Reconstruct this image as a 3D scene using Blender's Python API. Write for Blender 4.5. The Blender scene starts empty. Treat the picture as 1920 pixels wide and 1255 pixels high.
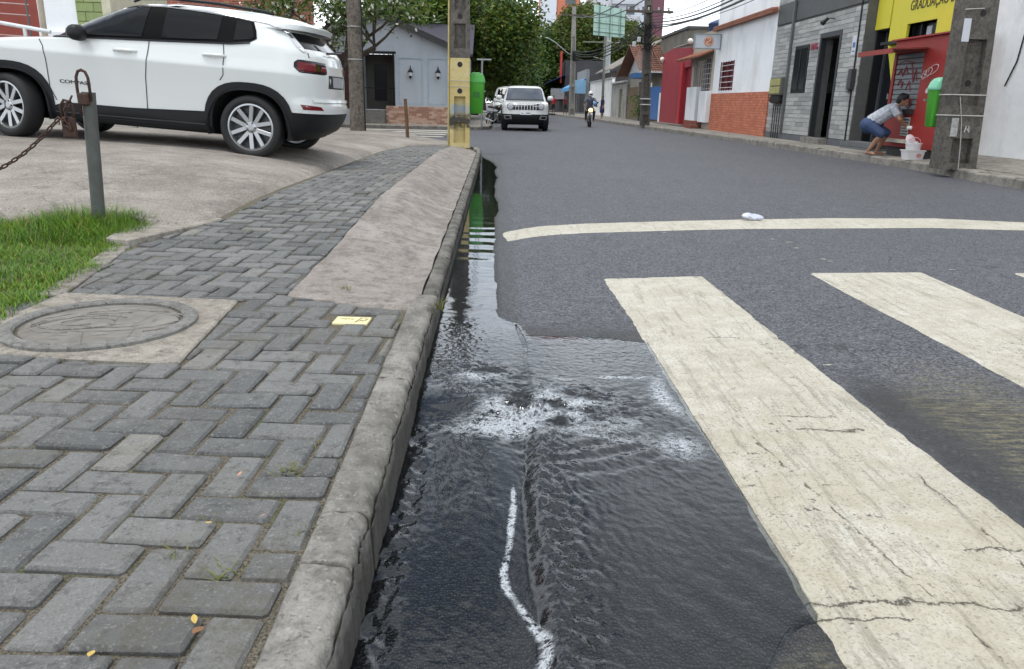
import bpy, bmesh, math, random
import numpy as np
from mathutils import Vector, Matrix, noise as mnoise
from mathutils.bvhtree import BVHTree

random.seed(7); RNG = np.random.default_rng(7)
SC = bpy.context.scene
COL = SC.collection
R = math.radians
# ------------------------------------------------------------------ camera
CAM_H = 1.03
FPX, CX, CY = 1420.0, 960.0, 627.5          # focal length and centre in photograph pixels
YAW, PITCH, ROLL = R(1.53798543), R(17.02102029), R(1.3)
_F = Vector((math.sin(YAW) * math.cos(PITCH), math.cos(YAW) * math.cos(PITCH), -math.sin(PITCH)))
_R0 = Vector((math.cos(YAW), -math.sin(YAW), 0)); _U0 = _R0.cross(_F)
_Rt = _R0 * math.cos(ROLL) + _U0 * math.sin(ROLL); _Up = _U0 * math.cos(ROLL) - _R0 * math.sin(ROLL)
cd = bpy.data.cameras.new('camera'); cam = bpy.data.objects.new('camera', cd); COL.objects.link(cam)
cd.sensor_width = 36.0; cd.lens = 36.0 * FPX / 1920.0; cd.clip_start = 0.05; cd.clip_end = 3000
cam.matrix_world = Matrix(((_Rt.x, _Up.x, -_F.x, 0), (_Rt.y, _Up.y, -_F.y, 0), (_Rt.z, _Up.z, -_F.z, CAM_H), (0, 0, 0, 1)))
SC.camera = cam
# ------------------------------------------------------------------ world, sun, exposure
SUN_EL, SUN_AZ = R(76), R(235)              # azimuth clockwise from +Y
w = bpy.data.worlds.new('World'); SC.world = w; w.use_nodes = True
wt = w.node_tree; wt.nodes.clear()
def _wn(t, **k):
    n = wt.nodes.new(t)
    for a, b in k.items(): setattr(n, a, b)
    return n
wo = _wn('ShaderNodeOutputWorld'); bg = _wn('ShaderNodeBackground'); bg.inputs['Strength'].default_value = 0.10
sky = _wn('ShaderNodeTexSky', sky_type='NISHITA', sun_disc=False, sun_elevation=SUN_EL, sun_rotation=SUN_AZ, air_density=1.2, dust_density=2.0, ozone_density=1.0)
tc = _wn('ShaderNodeTexCoord'); mp = _wn('ShaderNodeMapping'); mp.inputs['Scale'].default_value = (1, 1, 2.4)
nz = _wn('ShaderNodeTexNoise'); nz.inputs['Scale'].default_value = 2.6; nz.inputs['Detail'].default_value = 7; nz.inputs['Roughness'].default_value = .55
rp = _wn('ShaderNodeValToRGB'); rp.color_ramp.elements[0].position = .36; rp.color_ramp.elements[1].position = .56
rp.color_ramp.elements[0].color = (.12, .12, .12, 1)
nz2 = _wn('ShaderNodeTexNoise'); nz2.inputs['Scale'].default_value = 5.5; nz2.inputs['Detail'].default_value = 6
rp2 = _wn('ShaderNodeValToRGB'); rp2.color_ramp.elements[0].color = (8.0, 8.7, 9.5, 1); rp2.color_ramp.elements[1].color = (12.6, 13.0, 13.4, 1)
rp2.color_ramp.elements[0].position = .3; rp2.color_ramp.elements[1].position = .65
mx = _wn('ShaderNodeMix', data_type='RGBA')
L = wt.links.new
L(tc.outputs['Generated'], mp.inputs['Vector']); L(mp.outputs[0], nz.inputs['Vector']); L(mp.outputs[0], nz2.inputs['Vector'])
L(nz.outputs['Fac'], rp.inputs[0]); L(nz2.outputs['Fac'], rp2.inputs[0])
sz = _wn('ShaderNodeSeparateXYZ'); L(tc.outputs['Generated'], sz.inputs[0]); hz_ = _wn('ShaderNodeMapRange'); hz_.inputs['From Min'].default_value = .02; hz_.inputs['From Max'].default_value = .62; hz_.inputs['To Min'].default_value = 1.0; hz_.inputs['To Max'].default_value = .0
L(sz.outputs['Z'], hz_.inputs['Value']); mxh = _wn('ShaderNodeMath', operation='MAXIMUM'); L(rp.outputs[0], mxh.inputs[0]); L(hz_.outputs[0], mxh.inputs[1])
L(mxh.outputs[0], mx.inputs[0]); L(sky.outputs[0], mx.inputs[6]); L(rp2.outputs[0], mx.inputs[7])
gl_ = _wn('ShaderNodeMath', operation='MULTIPLY_ADD'); L(hz_.outputs[0], gl_.inputs[0]); gl_.inputs[1].default_value = .85; gl_.inputs[2].default_value = .92
vm_ = _wn('ShaderNodeVectorMath', operation='SCALE'); L(mx.outputs[2], vm_.inputs[0]); L(gl_.outputs[0], vm_.inputs['Scale'])
L(vm_.outputs[0], bg.inputs['Color']); L(bg.outputs[0], wo.inputs['Surface'])
sd = bpy.data.lights.new('sun', 'SUN'); sd.energy = 1.5; sd.angle = R(16); sd.color = (1.0, .965, .9)
sun = bpy.data.objects.new('sun', sd); COL.objects.link(sun)
_sdir = Vector((math.sin(SUN_AZ) * math.cos(SUN_EL), math.cos(SUN_AZ) * math.cos(SUN_EL), math.sin(SUN_EL)))
sun.rotation_euler = _sdir.to_track_quat('Z', 'Y').to_euler(); sun.location = (0, 0, 30)
vs = SC.view_settings; vs.view_transform = 'Standard'; vs.look = 'None'; vs.gamma = 1; vs.exposure = 0.45; vs.use_curve_mapping = False
SC.cycles.use_denoising = True
SC.cycles.max_bounces = 8; SC.cycles.transparent_max_bounces = 12
SC.cycles.caustics_reflective = False; SC.cycles.caustics_refractive = False

# ------------------------------------------------------------------ pixel -> place (used once, to read real positions off the photograph)
def _ray(x, y): return _F * FPX + _Rt * (x - CX) - _Up * (y - CY)
def P(x, y, z=0.0):
    d = _ray(x, y); t = (z - CAM_H) / d.z; return Vector((d.x * t, d.y * t, z))
def PD(x, y, D):
    d = _ray(x, y) / FPX; return Vector((d.x * D, d.y * D, d.z * D + CAM_H))
def PY(x, y, Y):
    d = _ray(x, y); t = Y / d.y; return Vector((d.x * t, Y, d.z * t + CAM_H))
def PX(x, y, X):
    d = _ray(x, y); t = X / d.x; return Vector((X, d.y * t, d.z * t + CAM_H))

# ------------------------------------------------------------------ materials
def S(r, g, b, k=1.0):
    f = lambda c: (c / 12.92 if c <= .04045 else ((c + .055) / 1.055) ** 2.4)
    return (f(r / 255) * k, f(g / 255) * k, f(b / 255) * k)
class NT:
    def __init__(s, name):
        s.m = bpy.data.materials.new(name); s.m.use_nodes = True; s.t = s.m.node_tree
        s.b = s.t.nodes['Principled BSDF']; s.o = s.t.nodes['Material Output']
    def __call__(s, typ, ins=None, **props):
        n = s.t.nodes.new('ShaderNode' + typ)
        for k, v in props.items(): setattr(n, k, v)
        for k, v in (ins or {}).items(): s.put(n.inputs[k], v)
        return n
    def put(s, sock, v):
        if isinstance(v, bpy.types.NodeSocket): s.t.links.new(v, sock)
        elif isinstance(v, bpy.types.Node): s.t.links.new(v.outputs[0], sock)
        elif isinstance(v, (tuple, list)) and len(v) == 3 and sock.type == 'RGBA': sock.default_value = (*v, 1)
        else: sock.default_value = v
    def pos(s): return s('NewGeometry').outputs['Position']
    def obj(s): return s('TexCoord').outputs['Object']
    def map(s, vec, scale=(1, 1, 1), rot=(0, 0, 0)): return s('Mapping', {'Vector': vec, 'Scale': scale, 'Rotation': rot}).outputs[0]
    def noise(s, vec, scale, detail=4, rough=.55, dist=0): return s('TexNoise', {'Vector': vec, 'Scale': scale, 'Detail': detail, 'Roughness': rough, 'Distortion': dist}).outputs['Fac']
    def vor(s, vec, scale, feature='F1', out='Distance', rnd=1): return s('TexVoronoi', {'Vector': vec, 'Scale': scale, 'Randomness': rnd}, feature=feature).outputs[out]
    def ramp(s, fac, a, b, ca=(0, 0, 0), cb=(1, 1, 1), mid=None):
        n = s('ValToRGB', {'Fac': fac}); e = n.color_ramp.elements
        e[0].position, e[1].position = a, b; e[0].color, e[1].color = (*ca, 1), (*cb, 1)
        if mid:
            q = e.new(mid[0]); q.color = (*mid[1], 1)
        return n.outputs[0]
    def mix(s, f, a, b, mode='MIX'):
        n = s('Mix', data_type='RGBA', blend_type=mode); s.put(n.inputs[0], f); s.put(n.inputs[6], a); s.put(n.inputs[7], b); return n.outputs[2]
    def math(s, op, a, b=0.0, c=None):
        n = s('Math', operation=op); s.put(n.inputs[0], a); s.put(n.inputs[1], b)
        if c is not None: s.put(n.inputs[2], c)
        return n.outputs[0]
    def cell(s, vec, scale):        # a random grey per Voronoi cell: stones, bubbles, grit
        return s('SeparateColor', {'Color': s.vor(vec, scale, 'F1', 'Color')}).outputs[0]
    def bump(s, h, strength=.3, dist=.01): s.put(s.b.inputs['Normal'], s('Bump', {'Height': h, 'Strength': strength, 'Distance': dist}))
    def set(s, **k):
        names = dict(col='Base Color', rough='Roughness', metal='Metallic', spec='Specular IOR Level', coat='Coat Weight', emi='Emission Color', emis='Emission Strength', alpha='Alpha', trans='Transmission Weight', ior='IOR')
        for a, v in k.items(): s.put(s.b.inputs[names[a]], v)
        return s.m
MATS = {}
def basic(name, c, rough=.6, metal=0, var=.18, scale=6, bump=.0, bscale=60, spec=.5, coat=0, grime=0.0, gscale=1.5, gcol=(.05, .045, .04)):
    """plain painted / cast surface: two scales of tone noise, optional grime and fine relief"""
    if name in MATS: return MATS[name]
    n = NT(name); p = n.pos()
    n1 = n.noise(p, scale, 6); n2 = n.noise(p, scale * 9, 3)
    f = n.math('ADD', n.math('MULTIPLY', n1, .65), n.math('MULTIPLY', n2, .35))
    col = n.mix(n.ramp(f, .3, .7), tuple(x * (1 - var) for x in c), tuple(min(1, x * (1 + var)) for x in c))
    if grime > 0:
        g = n.ramp(n.noise(n.map(p, (1, 1, .45)), gscale, 8, .65), .5, .72)
        col = n.mix(n.math('MULTIPLY', g, grime), col, gcol)
    col = n.mix(n.math('MULTIPLY', n.ramp(n.noise(p, scale * 4.3, 7, .75), .54, .68), min(.5, var * 1.6)), col, tuple(x * .62 for x in c))
    if bump > 0: n.bump(n.noise(p, bscale, 5, .6), bump, .01)
    r = n.math('ADD', n.math('MULTIPLY', n2, .2), rough - .1) if rough > .15 else rough
    MATS[name] = n.set(col=col, rough=r, metal=metal, spec=spec, coat=coat); return MATS[name]

# ------------------------------------------------------------------ objects
def setp(o, label=None, cat=None, group=None, kind=None):
    if label: o['label'] = label
    if cat: o['category'] = cat
    if group: o['group'] = group
    if kind: o['kind'] = kind
    return o
def empty(name, loc=(0, 0, 0), rot=(0, 0, 0), label=None, cat=None, group=None):
    o = bpy.data.objects.new(name, None); o.empty_display_size = .1; COL.objects.link(o)
    o.location = loc; o.rotation_euler = rot; return setp(o, label, cat, group)
def link(name, me, mat=None, parent=None):
    o = bpy.data.objects.new(name, me); COL.objects.link(o)
    if mat is not None:
        me.materials.clear()
        for m in (mat if isinstance(mat, (list, tuple)) else [mat]): me.materials.append(m)
    if parent is not None: o.parent = parent
    return o
def copy_tree(o, parent=None):
    c = o.copy(); COL.objects.link(c); c.parent = parent
    for ch in list(o.children): copy_tree(ch, c)
    return c
def np_mesh(name, v, f, mats=None, midx=None, smooth=False):
    """fast mesh from numpy arrays; f is (n,3) or (n,4)"""
    v = np.asarray(v, np.float32); f = np.asarray(f, np.int32); me = bpy.data.meshes.new(name)
    k = f.shape[1]; n = len(f)
    me.vertices.add(len(v)); me.vertices.foreach_set('co', v.ravel())
    me.loops.add(n * k); me.loops.foreach_set('vertex_index', f.ravel())
    me.polygons.add(n); me.polygons.foreach_set('loop_start', np.arange(0, n * k, k, dtype=np.int32))
    try: me.polygons.foreach_set('loop_total', np.full(n, k, np.int32))
    except Exception: pass
    if midx is not None: me.polygons.foreach_set('material_index', np.asarray(midx, np.int32))
    me.update(calc_edges=True); me.validate()
    if smooth: me.polygons.foreach_set('use_smooth', np.ones(len(me.polygons), bool))
    if mats:
        for m in mats: me.materials.append(m)
    return me
class MB:
    def __init__(s): s.v = []; s.f = []; s.mi = []; s.cm = 0
    def add(s, vs, fs):
        o = len(s.v); s.v += [tuple(x) for x in vs]
        for f in fs: s.f.append(tuple(i + o for i in f)); s.mi.append(s.cm)
        return s
    def box(s, a, b):
        x0, y0, z0 = (min(a[i], b[i]) for i in range(3)); x1, y1, z1 = (max(a[i], b[i]) for i in range(3))
        return s.add([(x0, y0, z0), (x1, y0, z0), (x1, y1, z0), (x0, y1, z0), (x0, y0, z1), (x1, y0, z1), (x1, y1, z1), (x0, y1, z1)],
                     [(3, 2, 1, 0), (4, 5, 6, 7), (0, 1, 5, 4), (1, 2, 6, 5), (2, 3, 7, 6), (3, 0, 4, 7)])
    def obox(s, c, size, rot=None):
        m = rot if rot is not None else Matrix.Identity(3); c = Vector(c); h = [q / 2 for q in size]
        vs = [c + m @ Vector((sx * h[0], sy * h[1], sz * h[2])) for sz in (-1, 1) for sx, sy in ((-1, -1), (1, -1), (1, 1), (-1, 1))]
        return s.add(vs, [(3, 2, 1, 0), (4, 5, 6, 7), (0, 1, 5, 4), (1, 2, 6, 5), (2, 3, 7, 6), (3, 0, 4, 7)])
    def bar(s, p, q, wd, ht, up=(0, 0, 1)):
        p, q = Vector(p), Vector(q); d = (q - p); l = d.length; d.normalize(); u = Vector(up)
        if abs(d.dot(u)) > .98: u = Vector((1, 0, 0))
        sx = d.cross(u).normalized(); u = sx.cross(d)
        m = Matrix((sx, d, u)).transposed(); return s.obox((p + q) / 2, (wd, l, ht), m)
    def rings(s, rs, cap=True, closed=False):
        n = len(rs[0]); o = len(s.v)
        for r in rs: s.v += [tuple(x) for x in r]
        m = len(rs)
        for i in range(m if closed else m - 1):
            for j in range(n):
                a, b = i * n + j, i * n + (j + 1) % n; c, d = ((i + 1) % m) * n + (j + 1) % n, ((i + 1) % m) * n + j
                s.f.append((o + a, o + b, o + c, o + d)); s.mi.append(s.cm)
        if cap and not closed:
            s.f.append(tuple(o + j for j in range(n))[::-1]); s.mi.append(s.cm)
            s.f.append(tuple(o + (m - 1) * n + j for j in range(n))); s.mi.append(s.cm)
        return s
    def tube(s, pts, r, n=8, cap=True, flat=1.0):
        pts = [Vector(p) for p in pts]; rs = []
        prev = None
        for i, p in enumerate(pts):
            d = (pts[min(i + 1, len(pts) - 1)] - pts[max(i - 1, 0)]).normalized()
            if prev is None:
                u = Vector((0, 0, 1)) if abs(d.z) < .9 else Vector((1, 0, 0)); a = d.cross(u).normalized()
            else:
                a = (prev - d * prev.dot(d)).normalized()
            prev = a; b = d.cross(a); rr = r[i] if isinstance(r, (list, tuple)) else r
            rs.append([p + a * (rr * math.cos(t)) + b * (rr * flat * math.sin(t)) for t in (2 * math.pi * k / n for k in range(n))])
        return s.rings(rs, cap)
    def lathe(s, prof, n=24, M=None, cap=False, closed=False):
        rs = []
        for r, z in prof:
            rs.append([Vector((r * math.cos(2 * math.pi * k / n), r * math.sin(2 * math.pi * k / n), z)) for k in range(n)])
        if M is not None: rs = [[M @ x for x in q] for q in rs]
        return s.rings(rs, cap, closed)
    def ball(s, c, r, nu=12, nv=8, M=None):
        r = r if isinstance(r, (tuple, list)) else (r, r, r); c = Vector(c); rs = []
        for i in range(nv + 1):
            ph = -math.pi / 2 + math.pi * min(max(i / nv, .02), .98); row = []
            for k in range(nu):
                t = 2 * math.pi * k / nu; q = Vector((r[0] * math.cos(ph) * math.cos(t), r[1] * math.cos(ph) * math.sin(t), r[2] * math.sin(ph)))
                row.append(c + (M @ q if M is not None else q))
            rs.append(row)
        return s.rings(rs, True)
    def prism(s, poly, vec):
        n = len(poly); vec = Vector(vec); vs = [Vector(p) for p in poly] + [Vector(p) + vec for p in poly]
        fs = [tuple(range(n))[::-1], tuple(range(n, 2 * n))] + [(i, (i + 1) % n, (i + 1) % n + n, i + n) for i in range(n)]
        return s.add(vs, fs)
    def torus(s, c, R0, r, ax='z', n=20, k=8, M=None, sx=1, sy=1):
        rs = []
        for i in range(n):
            t = 2 * math.pi * i / n; row = []
            for j in range(k):
                q = 2 * math.pi * j / k; rr = R0 + r * math.cos(q); p = Vector((rr * math.cos(t) * sx, rr * math.sin(t) * sy, r * math.sin(q)))
                if ax == 'x': p = Vector((p.z, p.x, p.y))
                if ax == 'y': p = Vector((p.x, p.z, p.y))
                row.append(Vector(c) + (M @ p if M is not None else p))
            rs.append(row)
        return s.rings(rs, False, True)
    def build(s, name, mat, parent=None, smooth=False, bevel=0, seg=1, world=True, fix=True, auto=None):
        """link as ONE mesh object; verts are world coordinates unless world=False"""
        vs = s.v; off = Vector((0, 0, 0)); loc = None
        if parent is not None and world:
            q = parent
            while q is not None: off += q.location; q = q.parent
        elif parent is None and world and vs:
            a = np.array(vs); loc = Vector(((a[:, 0].min() + a[:, 0].max()) / 2, (a[:, 1].min() + a[:, 1].max()) / 2, a[:, 2].min())); off = loc
        me = bpy.data.meshes.new(name); me.from_pydata([tuple(Vector(v) - off) for v in vs], [], s.f)
        if any(s.mi): me.polygons.foreach_set('material_index', s.mi)
        if fix or bevel:
            bm = bmesh.new(); bm.from_mesh(me)
            if fix: bmesh.ops.recalc_face_normals(bm, faces=bm.faces)
            if bevel: bmesh.ops.bevel(bm, geom=[e for e in bm.edges if len(e.link_faces) == 2 and e.calc_face_angle(0) > .5], offset=bevel, segments=seg, affect='EDGES', profile=.5, clamp_overlap=True)
            bm.to_mesh(me); bm.free()
        if smooth or auto:
            me.polygons.foreach_set('use_smooth', np.ones(len(me.polygons), bool))
            if auto:
                try: me.set_sharp_from_angle(angle=R(auto))
                except Exception: pass
        o = link(name, me, mat, parent)
        if loc is not None: o.location = loc
        return o

def vnoise(x, y, seed=0):
    """2-D value noise, numpy, range 0..1"""
    xi = np.floor(x).astype(np.int64); yi = np.floor(y).astype(np.int64); fx = x - xi; fy = y - yi
    fx = fx * fx * (3 - 2 * fx); fy = fy * fy * (3 - 2 * fy)
    def h(a, b):
        q = (a * 374761393 + b * 668265263 + seed * 1442695041) & 0xFFFFFFFF
        q = ((q ^ (q >> 13)) * 1274126177) & 0xFFFFFFFF
        return ((q ^ (q >> 16)) & 0xFFFF) / 65535.0
    return (h(xi, yi) * (1 - fx) + h(xi + 1, yi) * fx) * (1 - fy) + (h(xi, yi + 1) * (1 - fx) + h(xi + 1, yi + 1) * fx) * fy
def fbm(x, y, o=4, seed=0):
    a, s, t = .5, 0, 0
    for i in range(o): s = s + a * vnoise(x * 2 ** i, y * 2 ** i, seed + i); t += a; a *= .5
    return s / t
def sstep(a, b, x):
    t = np.clip((np.asarray(x, float) - a) / (b - a), 0, 1); return t * t * (3 - 2 * t)
def grid_faces(nx, ny):
    i, j = np.meshgrid(np.arange(nx - 1), np.arange(ny - 1), indexing='ij'); a = (i * ny + j).ravel()
    return np.stack([a, a + ny, a + ny + 1, a + 1], 1)
# ================================================================== GROUND, ROAD, WATER
def zpath(y): return .13 + .12 * sstep(3.6, 7, y) - .09 * sstep(12, 16, y)
def zkerb(y): return .13 - .05 * sstep(3.35, 3.75, y)
def zroad(x, y):
    lip = .045 + .085 * (fbm(y * 1.7, y * 0 + 2.2, 5, 5) - .5) + .012 * (vnoise(y * 26, y * 0, 8) - .5)
    lip = lip - .34 * sstep(12.6, 15.9, y) ** 2
    far = -.055 * (1 - sstep(-.06, .07, x - lip + .055))
    near = -.045 * (1 - sstep(-.03, .06, x - .10 - .05 * (fbm(y * 2.2, y * 0, 3, 3) - .5))) - .010 * (1 - sstep(.45, .72, x))
    k = sstep(2.95, 3.85, y + .35 * (fbm(x * 3, y * 2.5, 3, 23) - .5))
    z = near * (1 - k) + far * k
    end = sstep(15.0, 16.5, y)
    return z * (1 - end) - .02 * end * (1 - sstep(0, .3, x)) * sstep(-1.5, -.3, x) + .004 * (fbm(x * 1.3, y * .8, 3, 11) - .5)
def m_asphalt():
    n = NT('asphalt'); p = n.pos()
    big = n.noise(p, .45, 6, .7); mid = n.noise(p, 5.5, 8, .78); streak = n.noise(n.map(p, (2.6, .22, 1)), 1.5, 6, .7)
    stone = n.cell(p, 120); grit = n.cell(p, 85); fine = n.noise(p, 300, 2, .6)
    base = n.mix(n.ramp(big, .34, .66), (.052, .0535, .061), (.112, .114, .124))
    base = n.mix(n.math('MULTIPLY', n.ramp(streak, .42, .68), .45), base, (.125, .126, .132))
    base = n.mix(n.math('MULTIPLY', n.ramp(mid, .42, .58), .7), base, (.045, .046, .052))
    base = n.mix(n.math('MULTIPLY', n.ramp(stone, .30, 1.0), .75), base, (.27, .272, .285)); base = n.mix(n.math('MULTIPLY', n.ramp(stone, 0, .34, (1, 1, 1), (0, 0, 0)), .85), base, (.020, .020, .024))
    base = n.mix(n.math('MULTIPLY', n.ramp(grit, .93, .95), .45), base, (.34, .335, .32)); base = n.mix(n.math('MULTIPLY', n.ramp(grit, .0, .10, (1, 1, 1), (0, 0, 0)), .5), base, (.03, .03, .034))
    ck = n.vor(n('VectorMath', {0: n.map(p, (1, .6, 1)), 1: n('TexNoise', {'Vector': p, 'Scale': 1.7, 'Detail': 6}).outputs['Color']}, operation='ADD').outputs[0], .55, 'DISTANCE_TO_EDGE'); crack = n.math('MULTIPLY', n.ramp(ck, .0015, .006, (1, 1, 1), (0, 0, 0)), n.ramp(n.noise(p, .9, 3, .5), .52, .6)); base = n.mix(n.math('MULTIPLY', crack, .75), base, (.022, .022, .024))
    oil = n.ramp(n.noise(p, 1.3, 4, .55), .66, .74); base = n.mix(n.math('MULTIPLY', oil, .55), base, (.045, .045, .05))
    wet = n('Attribute', attribute_name='wet').outputs['Fac']; sed = n('Attribute', attribute_name='sediment').outputs['Fac']
    wcol = n.mix(n.ramp(stone, .1, 1.0), (.007, .0075, .009), (.030, .031, .034)); mot = n.noise(p, 7, 6, .72); wcol = n.mix(n.math('MULTIPLY', n.ramp(mot, .46, .66), .6), wcol, (.052, .049, .046)); wcol = n.mix(n.math('MULTIPLY', n.ramp(grit, .93, .96), .5), wcol, (.10, .098, .09))
    ochre = n.ramp(n.noise(n.map(p, (1.4, 9, 1), (0, 0, -.12)), 6.5, 8, .78), .46, .60); sc = n.mix(n.ramp(stone, .2, 1), (.22, .185, .085), (.38, .33, .17))
    col = n.mix(wet, base, wcol); col = n.mix(n.math('MULTIPLY', n.math('MULTIPLY', ochre, sed), .85), col, sc)
    col = n.mix(1.0, col, (.60, .615, .66), 'MULTIPLY')
    h = n.math('ADD', n.math('MULTIPLY', n.vor(p, 120), .8), n.math('MULTIPLY', mid, 1.2)); n.bump(h, .8, .008)
    rough = n.math('SUBTRACT', .70, n.math('MULTIPLY', wet, .25))
    return n.set(col=col, rough=rough, spec=.52)
ASPH = m_asphalt()
# far ground
gd = MB().add([(-900, -60, -.16), (900, -60, -.16), (900, 1500, -.16), (-900, 1500, -.16)], [(0, 1, 2, 3)])
setp(gd.build('ground', basic('bare_earth', (.16, .13, .10), .95, var=.3, scale=.3)), kind='structure')
xs = np.concatenate([[-90, -50, -30, -20, -12, -8, -5, -3, -2, -1.2, -.7], np.arange(-.45, .85, .02), np.arange(.85, 3, .08), np.arange(3, 10, .5), [11, 14, 20, 40, 90]])
ys = np.concatenate([[-15, -5, 0], np.arange(.4, 7, .03), np.arange(7, 17, .09), np.arange(17, 40, .6), np.arange(40, 130, 4), [150, 200, 300]])
Xg, Yg = np.meshgrid(xs, ys, indexing='ij')
Zg = zroad(Xg, Yg)
road_me = np_mesh('road', np.stack([Xg, Yg, Zg], -1).reshape(-1, 3), grid_faces(len(xs), len(ys)), [ASPH], smooth=True)
wetv = (1 - sstep(.02, .09, Xg + .03 * (fbm(Yg * 4, Xg * 9, 3, 2) - .5))) * (1 - sstep(15.5, 17, Yg)) * sstep(-.6, -.4, Xg)
wet2 = (1 - sstep(.70, .85, Xg)) * (1 - sstep(3.42, 3.62, Yg + .1 * fbm(Xg * 5, Yg * 5, 2, 3))) * sstep(1.02, 1.12, Yg + .22 * (.7 - Xg) * 0)
wet3 = sstep(1.3, 1.40, Xg) * (1 - sstep(2.0, 2.35, Xg + .3 * (fbm(Xg * 3, Yg * 3, 3, 4) - .5))) * (1 - sstep(2.55, 3.15, Yg + .5 * (fbm(Xg * 4, Yg * 4, 3, 9) - .5) + .35 * (Xg - 1.4)))
wet4 = .35 * (1 - sstep(.0, .5, np.abs(Xg - .62))) * sstep(3.4, 3.5, Yg) * (1 - sstep(3.55, 3.75, Yg))
wet5 = .55 * (1 - sstep(.1, .17, Xg)) * (1 - sstep(15.5, 17, Yg)) * sstep(-.6, -.4, Xg)
at = road_me.attributes.new('wet', 'FLOAT', 'POINT'); at.data.foreach_set('value', np.clip(np.maximum.reduce([wetv, wet2, wet3, wet4, wet5]), 0, 1).ravel().astype(np.float32))
sed = sstep(1.50, 1.66, Xg - .12 * (fbm(Yg * 5, Xg * 2, 3, 3) - .5)) * (1 - sstep(2.0, 2.08, Xg)) * (1 - sstep(2.5, 3.1, Yg + .4 * (fbm(Xg * 5, Yg * 3, 3, 6) - .5))) + .5 * sstep(.3, .45, Xg) * (1 - sstep(.68, .7, Xg)) * (1 - sstep(1.15, 1.32, Yg - .2 * (Xg - .6)))
at = road_me.attributes.new('sediment', 'FLOAT', 'POINT'); at.data.foreach_set('value', np.clip(sed, 0, 1).ravel().astype(np.float32))
road = setp(link('road', road_me), kind='structure')

def m_paint():
    n = NT('road_paint'); p = n.pos(); sx = n('SeparateXYZ', {'Vector': p}); X_, Y_ = sx.outputs['X'], sx.outputs['Y']
    dirt = n.noise(p, 2.4, 9, .74); mid = n.noise(p, 14, 7, .76); grain = n.noise(p, 130, 4, .8); lng = n.noise(n.map(p, (16, 1.3, 1), (0, 0, .10)), 1.6, 8, .75); stone = n.cell(p, 190)
    col = n.mix(n.ramp(dirt, .36, .66), (.68, .65, .565), (.53, .495, .405))
    col = n.mix(n.math('MULTIPLY', n.ramp(mid, .46, .62), .6), col, (.46, .425, .335)); col = n.mix(n.math('MULTIPLY', n.ramp(mid, .30, .43, (1, 1, 1), (0, 0, 0)), .5), col, (.74, .725, .67))
    col = n.mix(n.math('MULTIPLY', n.ramp(grain, .48, .62), .5), col, (.33, .31, .255)); col = n.mix(n.math('MULTIPLY', n.ramp(stone, .0, .16, (1, 1, 1), (0, 0, 0)), .6), col, (.17, .16, .13))
    col = n.mix(n.math('MULTIPLY', n.ramp(lng, .55, .68), .55), col, (.30, .275, .215))
    stain = n.math('MULTIPLY', n.ramp(n.math('MULTIPLY', Y_, .2), .34, .66, (1, 1, 1), (0, 0, 0)), n.ramp(n.noise(p, 3.3, 8, .75), .40, .60)); col = n.mix(n.math('MULTIPLY', stain, .5), col, (.44, .385, .27)); sq_ = n.ramp(n.noise(p, 44, 3, .5, 2.5), .62, .66); col = n.mix(n.math('MULTIPLY', n.math('MULTIPLY', sq_, n.ramp(n.noise(p, 3, 3, .5), .5, .58)), .6), col, (.17, .15, .11))
    nz_ = n('TexNoise', {'Vector': p, 'Scale': 5.0, 'Detail': 8, 'Roughness': .75}).outputs['Fac']; wob = n.math('MULTIPLY', n.math('SUBTRACT', nz_, .5), .16)
    dark = None
    for (y0, x0, x1, wd_) in ((1.385, .60, 2.0, .0042), (1.325, .60, .90, .003), (1.60, 1.16, 1.40, .004), (2.30, 1.02, 1.25, .005), (2.42, 1.0, 1.2, .004), (3.35, 1.0, 1.15, .004)):
        d = n.math('ABSOLUTE', n.math('SUBTRACT', n.math('ADD', Y_, wob), y0)); k = n.math('MULTIPLY', n.ramp(d, wd_ * .35, wd_, (1, 1, 1), (0, 0, 0)), n.math('MULTIPLY', n.math('GREATER_THAN', X_, x0), n.math('LESS_THAN', X_, x1))); dark = k if dark is None else n.math('MAXIMUM', dark, k)
    for (a, b, y0, y1, wd_) in ((.86, .155, 1.1, 2.4, .003), (1.26, .02, 1.2, 2.0, .003)):      # long splits running with the stripe
        d = n.math('ABSOLUTE', n.math('SUBTRACT', n.math('ADD', X_, n.math('MULTIPLY', wob, .8)), n.math('ADD', n.math('MULTIPLY', n.math('SUBTRACT', 2.2, Y_), b), a))); k = n.math('MULTIPLY', n.math('MULTIPLY', n.ramp(d, wd_ * .3, wd_, (1, 1, 1), (0, 0, 0)), n.ramp(nz_, .48, .54)), n.math('MULTIPLY', n.math('GREATER_THAN', Y_, y0), n.math('LESS_THAN', Y_, y1))); dark = n.math('MAXIMUM', dark, k)
    chip = n.math('MULTIPLY', n.ramp(n.noise(p, 30, 6, .72), .60, .64), n.ramp(n.noise(p, 1.7, 3, .5), .50, .60)); col = n.mix(n.math('MULTIPLY', dark, .85), col, (.075, .062, .045)); col = n.mix(n.math('MULTIPLY', chip, .9), col, (.10, .098, .095))
    n.bump(n.math('SUBTRACT', n.math('ADD', n.math('MULTIPLY', grain, .5), n.math('MULTIPLY', mid, 1.4)), n.math('ADD', n.math('MULTIPLY', dark, 1.5), n.math('MULTIPLY', n.ramp(lng, .54, .66), .5))), .8, .008)
    col = n.mix(1.0, col, (0.84, 0.84, 0.84), 'MULTIPLY'); return n.set(col=col, rough=.8, spec=.28)
PAINT = m_paint()
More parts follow.
